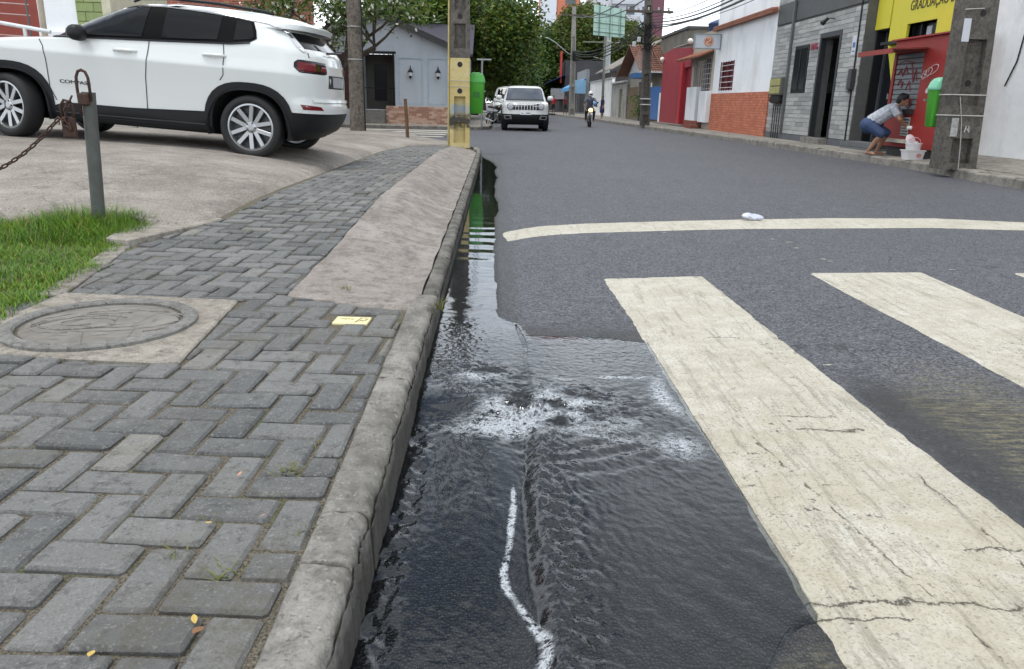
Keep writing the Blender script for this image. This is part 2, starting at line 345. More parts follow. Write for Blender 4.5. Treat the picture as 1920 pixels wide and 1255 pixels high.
def paint_strip(name, left, right, cross=26, along=140, z=.0065, raged=.008, seed=1, label=None):
    """left/right: polylines of (x,y); ragged thick paint sheet with a turned-down rim"""
    def res(pl, n):
        pl = np.array(pl, float); d = np.r_[0, np.cumsum(np.hypot(*np.diff(pl, axis=0).T))]; t = np.linspace(0, d[-1], n)
        return np.stack([np.interp(t, d, pl[:, 0]), np.interp(t, d, pl[:, 1])], 1)
    A, B = res(left, along), res(right, along); t = np.linspace(0, 1, cross)[:, None, None]
    G = A[None] * (1 - t) + B[None] * t
    x, y = G[..., 0].copy(), G[..., 1].copy()
    nx = (fbm(x * 14 + seed * 7, y * 14, 4, seed) - .5) * raged * 2; ny = (fbm(x * 14 + 50, y * 14 + seed, 4, seed + 9) - .5) * raged * 2
    big = (fbm(x * 2.5, y * 2.5, 2, seed + 3) - .5) * raged * 2
    x += nx + big; y += ny
    zz = zroad(x, y) + z + .0022 * (fbm(x * 9, y * 9, 4, seed) - .5)
    zz[0, :] -= z + .004; zz[-1, :] -= z + .004; zz[:, 0] -= z + .004; zz[:, -1] -= z + .004
    me = np_mesh(name, np.stack([x, y, zz], -1).reshape(-1, 3), grid_faces(cross, along), [PAINT], smooth=True)
    o = link(name, me, None, road)
    if label: o['label'] = label
    return o
paint_strip('crosswalk_stripe', [(.682, .5), (.69, 2.3), (.672, 4.55)], [(1.40, .5), (1.392, 1.72), (1.33, 4.68)], 34, 260, seed=1, raged=.012)
paint_strip('crosswalk_stripe', [(2.09, .5), (2.086, 2.745), (2.06, 4.85)], [(2.85, .5), (2.832, 3.85), (2.88, 4.93)], 24, 120, seed=2)
paint_strip('crosswalk_stripe', [(3.49, .5), (3.485, 4.97)], [(4.28, .5), (4.27, 5.05)], 16, 80, seed=3)
paint_strip('crosswalk_stripe', [(4.97, .5), (4.96, 5.1)], [(5.7, .5), (5.7, 5.15)], 16, 80, seed=4)
paint_strip('stop_line', [(.06, 6.2), (.2, 6.42), (.42, 6.63), (.83, 6.81), (1.6, 7.05), (2.43, 7.28), (3.36, 7.48), (4.45, 7.6), (5.25, 7.43), (5.9, 7.15), (6.6, 6.7)],
            [(.10, 5.80), (.3, 6.03), (.5, 6.17), (.77, 6.28), (1.5, 6.48), (2.24, 6.67), (3.05, 6.78), (4.08, 6.93), (4.9, 6.87), (5.5, 6.65), (6.1, 6.3)], 14, 240, seed=5, raged=.012)
for i, y0 in enumerate((23.3, 24.9, 26.5, 28.1)):
    paint_strip('side_street_stripe', [(-8.5, y0), (-1.55, y0)], [(-8.5, y0 + .62), (-1.55, y0 + .62)], 6, 40, seed=10 + i, z=.012)
# dried paint splashes on the asphalt
sp = MB()
for (px, py, r) in [(1448, 449, .028), (1460, 443, .02), (1480, 455, .03), (1494, 466, .028), (1543, 487, .03), (1556, 491, .02), (1552, 686, .018), (1785, 507, .025), (1245, 437, .022)]:
    c = P(px, py, 0); k = 9; zz = float(zroad(np.array(c.x), np.array(c.y))) + .004
    sp.add([(c.x + r * (.6 + .8 * random.random()) * math.cos(2 * math.pi * i / k), c.y + .55 * r * (.3 + .9 * random.random()) * math.sin(2 * math.pi * i / k), zz) for i in range(k)], [tuple(range(k))])
setp(sp.build('paint_splashes', PAINT, road, fix=True), kind='stuff')

# ------------------------------------------------------------------ water
def water_z(x, y):
    """surface height and foam weight"""
    k_far = sstep(3.25, 3.85, y)
    lvl_far = -.014 + 0 * x
    step = sstep(2.30, 2.62, y + .10 * (fbm(x * 4, y * 3, 2, 3) - .5) + .12 * (x - .2))
    pool = -.030 * (1 - step) - .004 * step
    zr = zroad(x, y)
    edge_y = 3.45 - .17 * sstep(.38, .70, x) + .07 * (fbm(x * 7, x * 0 + 3, 4, 1) - .5) + .22 * (1 - sstep(.04, .34, x))
    # the dry patch at the near right corner, below the stripe
    near_y = 1.02 + .30 * sstep(.36, .70, x) + .05 * (fbm(x * 9, x * 0, 3, 6) - .5)
    m = (1 - sstep(edge_y - .03, edge_y + .02, y)) * sstep(near_y - .02, near_y + .03, y) * (1 - sstep(.700, .712, x))
    film = zr + -.012 + .019 * m
    film_w = sstep(.02, .13, x)
    near = pool * (1 - film_w) + np.maximum(film, pool * 1.0 - .004 - 1.0 * film_w * (1 - m)) * film_w
    z = near * (1 - k_far) + lvl_far * k_far
    out_far = k_far * sstep(.13, .2, x); z = z - .05 * out_far
    # ripples
    fade = np.maximum(m, 1 - film_w)
    turb = np.exp(-((x - .20) / .22) ** 2 - ((y - 2.50) / .16) ** 2) + .55 * np.exp(-((x - .02) / .14) ** 2 - ((y - 2.38) / .07) ** 2) + .5 * np.exp(-((x + .05) / .12) ** 2 - ((y - 2.85) / .10) ** 2)
    chop = (fbm(x * 20, y * 24, 4, 21) - .5) * .080 * turb + (vnoise(x * 70, y * 70, 4) - .5) * .012 * turb
    down = (1 - sstep(2.35, 2.65, y)) * sstep(.04, .16, x)
    rr = np.sqrt((x - .02) ** 2 + ((y - 2.85) * 1.0) ** 2); gate = np.clip(2.2 * fbm(x * 4.5, y * 4.5, 3, 14) - .55, 0, 1)
    arcs = np.sin(rr * 74 + 3.5 * fbm(x * 5, y * 5, 2, 15)) * .0030 * down * (1 - sstep(.5, 1.2, rr)) * gate
    diag = np.sin((y * .8 + x * 1.25) * 46 + 4 * fbm(x * 4, y * 4, 2, 16)) * .0010 * down * sstep(.40, .65, x + .25 * (2.0 - y)) * (1 - sstep(1.8, 2.2, y)) * np.clip(2.4 * fbm(x * 6, y * 5, 3, 27) - .7, 0, 1)
    arcs = arcs + diag
    # shear band under the lip: short, steep wrinkles
    band = np.exp(-((x - .185) / .055) ** 2) * (1 - sstep(2.2, 2.45, y))
    arcs = arcs + band * (fbm(x * 60 + y * 16, y * 34, 3, 33) - .5) * .020
    gutter = (1 - sstep(.02, .1, x)) * (1 - sstep(2.2, 2.5, y))
    calm = np.clip(2.0 * fbm(x * 3.2, y * 2.6, 3, 19) - .30, .22, 1.3)
    down_s = down * (1 - .72 * sstep(.22, .42, x) * (1 - sstep(1.75, 2.1, y)))
    rip = (fbm(x * 24, y * 10, 3, 41) - .5) * .0055 * gutter * calm + (fbm(x * 46 + 5 * y, y * 27, 3, 43) - .5) * (.0030 * gutter + .0040 * down_s) * calm
    rip = rip + (vnoise(x * 95 + y * 40, y * 60, 53) - .5) * (.0008 + .0010 * down_s) * (1 - k_far)
    sheet = sstep(2.62, 2.8, y) * (1 - k_far) * ((fbm(x * 24, y * 40, 4, 61) - .5) * .0014 + (vnoise(x * 90, y * 90, 63) - .5) * .0010)
    fr = k_far * ((fbm(x * 12, y * 20, 4, 71) - .5) * (.0026 * (1 - sstep(3.8, 4.6, y)) + .0010 * (1 - sstep(4.4, 6.4, y))) + np.sin(y * 21 + 1.5 * x + 3 * fbm(x * 2, y * 1.3, 2, 6)) * .0010 * np.exp(-((y - 5.9) / 1.1) ** 2) + (fbm(x * 6, y * 8, 3, 77) - .5) * .0010)
    kerbrip = np.exp(-((x + .23) / .035) ** 2) * (1 - sstep(2.2, 2.5, y)) * (fbm(x * 20, y * 15, 4, 81) - .5) * .030
    z = z + (chop + arcs + rip + sheet + kerbrip) * np.maximum(fade, k_far) + fr
    z = np.where((film_w > .5) & (m > .6) & (k_far < .1), np.maximum(z, zr + .0012), z)
    # foam
    fx = np.interp(y, [1.0, 1.22, 1.30, 1.40, 1.47, 1.55, 1.66, 1.80, 1.92], [.10, .112, .118, .075, .045, .036, .052, .060, .066]) + .012 * (fbm(y * 14, y * 0, 3, 91) - .5)
    wln = np.interp(y, [1.0, 1.3, 1.55, 1.8, 1.93, 2.05], [.017, .013, .007, .008, .006, 0.001])
    f = (.45 + 1.05 * np.clip(2.2 * fbm(y * 16, x * 10, 3, 47) - .6, 0, 1)) * np.exp(-((x - fx) / wln) ** 2) * (1 - sstep(1.9, 2.0, y))
    f = f + 1.05 * np.minimum(turb * 1.25, 1) * np.clip(2.6 * fbm(x * 9, y * 11, 4, 95) - .75, 0, 1.1) + .35 * down * np.clip(3.2 * fbm(x * 7 + 2 * y, y * 7, 4, 97) - 1.75, 0, 1) * sstep(1.6, 2.2, y)
    e1 = .75 * np.exp(-((x - .655 - .03 * np.sin(y * 9)) / .035) ** 2) * np.exp(-((y - 2.60) / .20) ** 2)
    e2 = .55 * np.exp(-((x - .60) / .07) ** 2) * np.exp(-((y - 2.17) / .10) ** 2)
    e3 = .8 * np.exp(-((y - 2.79 - .10 * (x - .3) - .10 * (fbm(x * 7, x * 0 + 5, 3, 88) - .5)) / (.012 + .012 * vnoise(x * 9, x * 0, 66))) ** 2) * sstep(.1, .25, x) * np.clip(2.6 * fbm(x * 11, y * 6, 3, 99) - .85, 0, 1)
    e4 = .35 * np.exp(-((y - 2.30 + .35 * (x - .2)) / .025) ** 2) * sstep(.2, .3, x) * (1 - sstep(.5, .6, x)) * vnoise(x * 12, y * 12, 45)
    return z, np.clip(f + e1 + e2 + e3 + e4, 0, 1.4)
def m_water():
    n = NT('gutter_water'); p = n.pos(); t = n.t
    foam = n('Attribute', attribute_name='foam').outputs['Fac']
    q = n('VectorMath', {0: p, 1: n('VectorMath', {0: n('TexNoise', {'Vector': p, 'Scale': 20.0, 'Detail': 4}).outputs['Color'], 1: (.05, .05, .05)}, operation='MULTIPLY').outputs[0]}, operation='ADD').outputs[0]
    def ridge(sc_, d): return n.math('SUBTRACT', 1.0, n.math('ABSOLUTE', n.math('SUBTRACT', n.math('MULTIPLY', n.noise(n.map(q, (1, 1.35, 1)), sc_, d, .65), 2), 1)))
    r1, r2 = n.ramp(ridge(15, 5), .86, .99), n.ramp(ridge(36, 5), .85, .99); lace = n.math('MAXIMUM', r1, n.math('MULTIPLY', r2, .85)); film_ = n.ramp(n.noise(p, 26, 5, .7), .42, .66); bubbles = n.math('ADD', .45, n.math('MULTIPLY', n.cell(p, 260), .55))
    dens = n.math('MULTIPLY', foam, n.math('ADD', n.math('MULTIPLY', lace, 1.0), n.math('MULTIPLY', film_, .05))); core = n.ramp(foam, .75, 1.15); dens = n.math('MAXIMUM', dens, n.math('MULTIPLY', n.math('MULTIPLY', core, n.ramp(n.noise(p, 60, 5, .75), .43, .58)), .75))
    fm = n.math('MULTIPLY', n.ramp(dens, .08, .55), bubbles)
    wet_h = n.noise(n.map(p, (1.0, .8, 1)), 70, 4, .6)
    yy = n('SeparateXYZ', {'Vector': p}).outputs['Y']
    near = n.ramp(n.math('MULTIPLY', yy, .1), .30, .46, (1, 1, 1), (.05, .05, .05))
    bp = n('Bump', {'Height': wet_h, 'Strength': n.math('MULTIPLY', near, .12), 'Distance': .004})
    fr = n('Fresnel', {'IOR': 1.38, 'Normal': bp.outputs[0]})
    gl = n('BsdfGlossy', {'Color': (.95, .97, 1.0), 'Roughness': .03, 'Normal': bp.outputs[0]})
    tr = n('BsdfTransparent', {'Color': (.66, .70, .73)})
    ms = n('MixShader', {0: n.math('MULTIPLY', fr.outputs[0], 1.0), 1: tr.outputs[0], 2: gl.outputs[0]})
    fd = n('BsdfDiffuse', {'Color': (.66, .70, .74), 'Roughness': .5})
    mf = n('MixShader', {0: n.math('MULTIPLY', fm, .72), 1: ms.outputs[0], 2: fd.outputs[0]})
    n.put(n.o.inputs['Surface'], mf.outputs[0]); t.nodes.remove(n.b)
    return n.m
WATER = m_water()
def water_piece(x0, x1, y0, y1, dx, dy):
    gx = np.arange(x0, x1 + dx / 2, dx); gy = np.arange(y0, y1 + dy / 2, dy)
    A, B = np.meshgrid(gx, gy, indexing='ij'); z, f = water_z(A, B)
    return np.stack([A, B, z], -1).reshape(-1, 3), grid_faces(len(gx), len(gy)), f.ravel()
v1, f1, a1 = water_piece(-.288, .716, .70, 3.70, .005, .006)
v2, f2, a2 = water_piece(-.288, .212, 3.70, 15.9, .0125, .012)
wm = np_mesh('water', np.concatenate([v1, v2]), np.concatenate([f1, f2 + len(v1)]), [WATER], smooth=True)
at = wm.attributes.new('foam', 'FLOAT', 'POINT'); at.data.foreach_set('value', np.concatenate([a1, a2]).astype(np.float32))
setp(link('water', wm), kind='structure')

# ================================================================== LEFT PAVEMENT
def m_concrete(name, c1, c2, c3, sc=1.0, bump=.4, pit=.3):
    n = NT(name); p = n.pos()
    a = n.noise(p, 1.6 * sc, 8, .72); b = n.noise(p, 7 * sc, 8, .78); c = n.noise(p, 110, 4, .8); st = n.noise(n.map(p, (1.2, .3, .6), (0, 0, .5)), 4 * sc, 7, .75); grit = n.cell(p, 150)
    col = n.mix(n.ramp(a, .36, .64), c1, c2); col = n.mix(n.math('MULTIPLY', n.ramp(b, .47, .61), .75), col, c3)
    col = n.mix(n.math('MULTIPLY', n.ramp(b, .30, .42, (1, 1, 1), (0, 0, 0)), .5), col, tuple(min(.8, x * 1.35) for x in c2))
    col = n.mix(n.math('MULTIPLY', n.ramp(st, .50, .66), .5), col, tuple(x * .5 for x in c1)); col = n.mix(n.math('MULTIPLY', n.ramp(c, .50, .66), .4), col, tuple(x * .42 for x in c1))
    col = n.mix(n.math('MULTIPLY', n.ramp(grit, .93, .97), .3), col, tuple(min(.75, x * 1.5) for x in c2))
    pt = n.ramp(n.noise(p, 42, 5, .7), .62, .68); col = n.mix(n.math('MULTIPLY', pt, pit + .12), col, tuple(x * .22 for x in c1))
    n.bump(n.math('ADD', n.math('MULTIPLY', b, 1.2), n.math('SUBTRACT', n.math('MULTIPLY', c, .6), n.math('MULTIPLY', pt, .6))), bump + .3, .010)
    col = n.mix(1.0, col, (0.88, 0.88, 0.88), 'MULTIPLY'); return n.set(col=col, rough=.88, spec=.25)
CONC_KERB = m_concrete('kerb_concrete', (.225, .215, .192), (.34, .325, .295), (.125, .118, .104), 1.6, .45, .1)
def stain_kerb(m):
    t = m.node_tree; b = t.nodes['Principled BSDF']; src = b.inputs['Base Color'].links[0].from_socket; g = t.nodes.new('ShaderNodeNewGeometry'); sx = t.nodes.new('ShaderNodeSeparateXYZ'); t.links.new(g.outputs['Position'], sx.inputs[0]); nn = t.nodes.new('ShaderNodeTexNoise'); nn.inputs['Scale'].default_value = 9; nn.inputs['Detail'].default_value = 6; t.links.new(g.outputs['Position'], nn.inputs['Vector'])
    a = t.nodes.new('ShaderNodeMath'); a.operation = 'MULTIPLY_ADD'; t.links.new(nn.outputs['Fac'], a.inputs[0]); a.inputs[1].default_value = -.16; t.links.new(sx.outputs['Z'], a.inputs[2]); r = t.nodes.new('ShaderNodeMapRange'); t.links.new(a.outputs[0], r.inputs['Value']); r.inputs['From Min'].default_value = -.03; r.inputs['From Max'].default_value = .045; r.inputs['To Min'].default_value = .80; r.inputs['To Max'].default_value = 0.0
    mx_ = t.nodes.new('ShaderNodeMix'); mx_.data_type = 'RGBA'; t.links.new(r.outputs[0], mx_.inputs[0]); t.links.new(src, mx_.inputs[6]); mx_.inputs[7].default_value = (.032, .031, .026, 1); t.links.new(mx_.outputs[2], b.inputs['Base Color'])
stain_kerb(CONC_KERB)
CONC_RAMP = m_concrete('ramp_concrete', (.255, .228, .203), (.37, .338, .308), (.145, .127, .11), 1.2, .35, .25)
CONC_PALE = m_concrete('pale_concrete', (.30, .272, .232), (.41, .38, .33), (.16, .143, .12), 2.0, .45)
CONC_GREY = m_concrete('grey_concrete', (.20, .198, .185), (.28, .277, .26), (.115, .11, .10), 3.0, .4)
CONC_RIGHT = m_concrete('old_pavement_concrete', (.24, .222, .195), (.34, .32, .285), (.13, .12, .105), .8, .4)
def m_lot():
    n = NT('forecourt_concrete'); p = n.pos(); a = n.noise(p, .8, 8, .7); b = n.noise(p, 3.5, 8, .75); c = n.noise(p, 60, 5, .75); st = n.noise(n.map(p, (.9, 1.6, 1)), 1.9, 9, .78)
    col = n.mix(n.ramp(a, .35, .66), (.155, .136, .117), (.35, .32, .285)); col = n.mix(n.math('MULTIPLY', n.ramp(st, .50, .66), .55), col, (.11, .094, .078)); col = n.mix(n.math('MULTIPLY', n.ramp(b, .52, .72), .6), col, (.46, .43, .39))
    ag = n.vor(p, 60); col = n.mix(n.math('MULTIPLY', n.ramp(ag, .1, .42, (1, 1, 1), (0, 0, 0)), .75), col, (.085, .075, .062)); col = n.mix(n.math('MULTIPLY', n.ramp(c, .53, .66), .6), col, (.52, .49, .45))
    br = n('TexBrick', {'Vector': n.map(p, (1, 1, 0), (0, 0, .06)), 'Scale': 1.0, 'Mortar Size': .012, 'Brick Width': 3.1, 'Row Height': 2.6}); ck = n.vor(n('VectorMath', {0: p, 1: n('TexNoise', {'Vector': p, 'Scale': 2.0, 'Detail': 5}).outputs['Color']}, operation='ADD').outputs[0], .35, 'DISTANCE_TO_EDGE')
    col = n.mix(n.math('MULTIPLY', n.ramp(ck, .001, .005, (1, 1, 1), (0, 0, 0)), .5), col, (.09, .078, .065)); n.bump(n.math('ADD', n.math('MULTIPLY', c, .7), n.math('MULTIPLY', ag, .5)), .7, .008)
    col = n.mix(1.0, col, (0.93, 0.93, 0.93), 'MULTIPLY'); return n.set(col=col, rough=.9, spec=.25)
CONC_LOT = m_lot()
def m_paver():
    n = NT('paver_concrete'); p = n.pos()
    rnd = n.math('FRACT', n.math('ADD', n('ObjectInfo').outputs['Random'], n('NewGeometry').outputs['Random Per Island']))
    a = n.noise(p, 4, 8, .74); b = n.noise(p, 26, 7, .78); c = n.noise(p, 190, 3, .8); grit = n.cell(p, 240); big = n.noise(p, .9, 4, .6)
    base = n.ramp(rnd, 0, 1, (.100, .104, .105), (.245, .246, .238), (.5, (.152, .156, .156)))
    base = n.mix(n.ramp(rnd, .955, .965), base, (.25, .245, .222)); base = n.mix(n.math('MULTIPLY', n.ramp(big, .45, .65), .35), base, (.19, .185, .172))
    col = n.mix(n.math('MULTIPLY', n.ramp(a, .45, .62), .55), base, (.215, .215, .208)); col = n.mix(n.math('MULTIPLY', n.ramp(b, .52, .64), .65), col, (.058, .058, .057))
    lt = n.ramp(n.noise(p, 48, 6, .75), .57, .66); col = n.mix(n.math('MULTIPLY', lt, .6), col, (.33, .33, .325)); col = n.mix(n.math('MULTIPLY', n.ramp(c, .50, .64), .45), col, (.07, .07, .069))
    col = n.mix(n.math('MULTIPLY', n.ramp(grit, .93, .96), .4), col, (.33, .33, .325)); moss = n.math('MULTIPLY', n.ramp(n.noise(p, 2.2, 5, .6), .53, .66), n.ramp(b, .38, .55)); col = n.mix(n.math('MULTIPLY', moss, .6), col, (.13, .118, .09))
    n.bump(n.math('ADD', n.math('MULTIPLY', b, 1.3), n.math('MULTIPLY', c, .5)), .9, .007)
    col = n.mix(1.0, col, (0.88, 0.88, 0.88), 'MULTIPLY'); return n.set(col=col, rough=.85, spec=.28)
PAVER = m_paver()
def m_bed():
    n = NT('joint_sand'); p = n.pos(); a = n.noise(p, 160, 4, .75); b = n.noise(p, 6, 5, .6)
    col = n.mix(n.ramp(a, .35, .7), (.028, .024, .018), (.26, .23, .18)); col = n.mix(n.math('MULTIPLY', n.ramp(b, .54, .68), .6), col, (.075, .085, .035))
    n.bump(a, .8, .008); return n.set(col=col, rough=.95, spec=.2)
BED = m_bed()
gx = np.arange(-2.75, -.33, .08); gy = np.arange(.5, 16.2, .1); A, B = np.meshgrid(gx, gy, indexing='ij')
Zb = np.minimum(zpath(B), np.where(A > -1.0, zpath(B), 9)) - .0105 + .006 * (fbm(A * 8, B * 8, 3, 5) - .5)
rampm = sstep(-1.02, -.4, A) * sstep(3.3, 3.7, B); Zb = Zb * (1 - rampm) + (zkerb(B) - .03) * rampm
pave = setp(link('pavement', np_mesh('pavement', np.stack([A, B, Zb], -1).reshape(-1, 3), grid_faces(len(gx), len(gy)), [BED], smooth=True)), kind='structure')

# clip helpers on convex polygons (2-D)
def clip(poly, p, nrm):
    out = []; m = len(poly)
    for i in range(m):
        a, b = poly[i], poly[(i + 1) % m]; da = (a[0] - p[0]) * nrm[0] + (a[1] - p[1]) * nrm[1]; db = (b[0] - p[0]) * nrm[0] + (b[1] - p[1]) * nrm[1]
        if da >= 0: out.append(a)
        if (da >= 0) != (db >= 0):
            t = da / (da - db); out.append((a[0] + (b[0] - a[0]) * t, a[1] + (b[1] - a[1]) * t))
    return out
def area(p): return .5 * sum(p[i][0] * p[(i + 1) % len(p)][1] - p[(i + 1) % len(p)][0] * p[i][1] for i in range(len(p)))
def inset(poly, d):
    q = list(poly); m = len(poly); c = [sum(p[k] for p in poly) / m for k in (0, 1)]
    for i in range(m):
        a, b = poly[i], poly[(i + 1) % m]; ex, ey = b[0] - a[0], b[1] - a[1]; l = math.hypot(ex, ey)
        if l < 1e-6: continue
        nx, ny = -ey / l, ex / l
        q = clip(q, (a[0] + nx * d, a[1] + ny * d), (nx, ny))
        if len(q) < 3: return []
    return q
def line(p, q):                              # keep the left side of p->q
    ex, ey = q[0] - p[0], q[1] - p[1]; l = math.hypot(ex, ey); return p, (-ey / l, ex / l)
SLAB = [(-1.10, 2.53), (-1.175, 3.41), (-2.02, 3.50), (-2.02, 2.62)]         # manhole slab: near right, far right, far left, near left
L_KERB = line((-.388, 0), (-.388, 1))        # keeps x < -.388
L_EDGE = line((-1.70, 16), (-1.91, 5.5)); L_EDGE3 = line((-1.91, 5.5), (-2.19, 4.5))    # lot / grass edge, keeps the right
L_EDGE2 = line((-2.19, 4.5), (-2.0, 3.5))
L_RAMPL = line((-.985, 3.5), (-.915, 16)); L_RAMPF = line((-.38, 3.27), (-.99, 3.52))
def sdist(l, p): return (p[0] - l[0][0]) * l[1][0] + (p[1] - l[0][1]) * l[1][1]
L_SR = line(SLAB[1], SLAB[0]); L_SN = line(SLAB[0], SLAB[3]); L_SF = line(SLAB[2], SLAB[1])
U = .107; ANG = R(2.8); EX = (math.cos(ANG), -math.sin(ANG)); EY = (math.sin(ANG), math.cos(ANG))
o0 = P(109, 1219, .13)
def lat(a, b): return (o0.x + (a * EX[0] + b * EY[0]) * U, o0.y + (a * EX[1] + b * EY[1]) * U)
def in_view(x, y, z, m=40):
    d = Vector((x, y, z - CAM_H)); k = d.dot(_F)
    if k < .1: return None
    u = CX + FPX * d.dot(_Rt) / k; v = CY - FPX * d.dot(_Up) / k
    return (u, v, k) if -m < u < 1920 + m and -m < v < 1255 + m else None
pl = P(660, 600, .13); PLQ = [(pl.x + a * EX[0] + b * EY[0], pl.y + a * EX[1] + b * EY[1]) for a, b in ((-.075, -.05), (.075, -.05), (.075, .05), (-.075, .05))]
polys = []
for i in range(-60, 170):
    for j in range(-60, 60):
        for (dx, dy) in ((2, 1), (1, 2)):
            bx, by = i + 2 * j, i - 2 * j
            if dy == 2: by += 1
            c = lat(bx + dx / 2, by + dy / 2)
            if not (-2.7 < c[0] < -.3 and .75 < c[1] < 15.95): continue
            q = [lat(bx, by), lat(bx + dx, by), lat(bx + dx, by + dy), lat(bx, by + dy)]
            q = clip(q, *L_KERB)
            if len(q) < 3: continue
            if c[1] > 3.4:
                if c[1] > 5.5: q = clip(q, *L_EDGE)
                elif c[1] > 4.5: q = clip(q, *L_EDGE3)
                else: q = clip(q, *L_EDGE2)
            if len(q) < 3: continue
            c2 = (sum(t[0] for t in q) / len(q), sum(t[1] for t in q) / len(q))
            sl, sf = sdist(L_RAMPL, c2), sdist(L_RAMPF, c2)
            if c2[1] > 3.2 and not (sl > .1 or sf > .1): q = clip(q, *(L_RAMPL if sl > sf else L_RAMPF))
            if len(q) < 3: continue
            ds = [(sdist(l, c2), l) for l in (L_SR, L_SN, L_SF)]
            if c2[0] > -2.3:
                mx_ = max(ds, key=lambda t: t[0])
                if mx_[0] < .12 and not (c2[0] < -2.03 and 2.6 < c2[1] < 3.5): q = clip(q, *mx_[1])
            if len(q) < 3 or area(q) < .0016: continue
            q = inset(q, random.uniform(.0050, .0082))
            if len(q) < 3 or area(q) < .001: continue
            # leave room for the little plate
            if abs(c2[0] - pl.x) < .16 and abs(c2[1] - pl.y) < .12:
                dd = max(((sdist(l, c2), l) for l in (line(PLQ[1], PLQ[0]), line(PLQ[0], PLQ[3]), line(PLQ[3], PLQ[2]), line(PLQ[2], PLQ[1]))), key=lambda t: t[0])
                if dd[0] < 0.02: continue
                q = clip(q, (dd[1][0][0] + dd[1][1][0] * .008, dd[1][0][1] + dd[1][1][1] * .008), dd[1][1])
                if len(q) < 3 or area(q) < .001: continue
            polys.append((q, c2))
def paver_rings(q, zf, hi=0.0, ch=.0075):
    q2 = inset(q, ch)
    if len(q2) != len(q): q2 = [((x - sum(t[0] for t in q) / len(q)) * .9 + sum(t[0] for t in q) / len(q), (y - sum(t[1] for t in q) / len(q)) * .9 + sum(t[1] for t in q) / len(q)) for x, y in q]
    return [[(x, y, zf - .035) for x, y in q], [(x, y, zf - .0075 + hi) for x, y in q], [(x, y, zf + hi) for x, y in q2]]
def zp(c):
    z = float(zpath(c[1])); return z
vis = []
for q, c in polys:
    iv = in_view(c[0], c[1], zp(c))
    vis.append((iv[2] if iv else 1e3, q, c))
vis.sort(key=lambda t: t[0])
fld = MB()
for k, (d, q, c) in enumerate(vis):
    hi = random.gauss(0, .0024); zc = zp(c)
    jq = []
    for a_ in range(len(q)):
        p0, p1, p2 = q[a_ - 1], q[a_], q[(a_ + 1) % len(q)]; w1 = random.uniform(.003, .011); l0 = math.hypot(p0[0] - p1[0], p0[1] - p1[1]); l2 = math.hypot(p2[0] - p1[0], p2[1] - p1[1])
        if min(l0, l2) < .03: jq.append(p1); continue
        jq.append((p1[0] + (p0[0] - p1[0]) / l0 * w1 + random.gauss(0, .0006), p1[1] + (p0[1] - p1[1]) / l0 * w1 + random.gauss(0, .0006))); w1 = random.uniform(.003, .011); jq.append((p1[0] + (p2[0] - p1[0]) / l2 * w1 + random.gauss(0, .0006), p1[1] + (p2[1] - p1[1]) / l2 * w1 + random.gauss(0, .0006)))
    if k < 300 and d < 1e3:
        rg = [[(x - c[0], y - c[1], z) for x, y, z in r] for r in paver_rings(jq, 0.0)]
        m = MB().rings(rg); o = m.build('paver', PAVER, pave, world=False, fix=False)
        o.location = (c[0], c[1], zc + hi); o.rotation_euler = (random.gauss(0, .016), random.gauss(0, .014), 0)
    else: fld.rings(paver_rings(jq, zc, hi))
setp(fld.build('paver_field', PAVER, pave, fix=False), kind='stuff')

# kerbs -------------------------------------------------------------
def kerb_stone(p, q, zt, zt2, wd, parent, zb=-.12, seed=0, mat=None, rough=1.0, nl=14):
    """p->q outer top edge (2-D); stone lies to the left of p->q"""
    p, q = Vector((*p, 0)), Vector((*q, 0)); d = (q - p); l = d.length; d.normalize(); nrm = Vector((-d.y, d.x, 0))
    prof = [(-.012, zb), (-.008, -.03), (-.004, -.055 + .03), (0.0, -.022), (.005, -.013), (.013, -.006), (.024, -.002), (.036, 0), (.050, 0), (wd * .55, .001), (wd * .7, .001), (wd * .85, 0), (wd - .006, 0), (wd, -.008), (wd, zb)]
    rs = []
    for i in range(nl + 1):
        t = .004 + (l - .008) * i / nl; e = min(i, nl - i); row = []
        for (o, z) in prof:
            zz = (zt + (zt2 - zt) * i / nl) + z if z > zb else zb
            if -.03 < z < -.02 and o < 0: zz = (zt - .045)
            x = p + d * t + nrm * o
            if z > zb:
                nn = mnoise.noise(Vector((x.x * 9, x.y * 9, zz * 9 + seed))) * .007 * rough + mnoise.noise(Vector((x.x * 31, x.y * 31, zz * 31 + seed))) * .0050 * rough + mnoise.noise(Vector((x.x * 75, x.y * 75, zz * 75 + seed))) * .0022 * rough
                if o < .03: x = x + nrm * (abs(nn) * 1.1)
                zz += nn * .55 - (.005 if e == 0 else 0)
            row.append((x.x, x.y, zz))
        rs.append(row)
    m = MB().rings(rs); return m.build('kerb_stone', mat or CONC_KERB, parent, auto=50)
kerb = empty('kerb', (-.33, 8, 0)); setp(kerb, kind='structure')
ky = [.45, 1.34, 1.545, 2.43, 3.42]
for i in range(len(ky) - 1): kerb_stone((-.276, ky[i]), (-.276, ky[i + 1]), .13, .13, .112, kerb, seed=i, rough=1.8, nl=64)
kerb_stone((-.276, 3.42), (-.276, 3.78), .13, .083, .105, kerb, seed=9, rough=1.7, nl=14)
y = 3.78; i = 0
while y < 15.2:
    y2 = min(y + 1.0 + .1 * math.sin(i * 2.1), 15.25); kerb_stone((-.279, y), (-.279, y2), .083, .083 + (.05 if y2 > 14.9 else 0), .085, kerb, seed=20 + i, rough=1.5); y = y2; i += 1
arc = [(-.279, 15.25), (-.33, 15.9), (-.48, 16.5), (-.74, 17.2), (-1.05, 18.1), (-1.45, 19.2), (-2.0, 20.4), (-2.9, 21.5), (-4.2, 22.2), (-6, 22.6), (-9, 22.8), (-13, 22.9)]
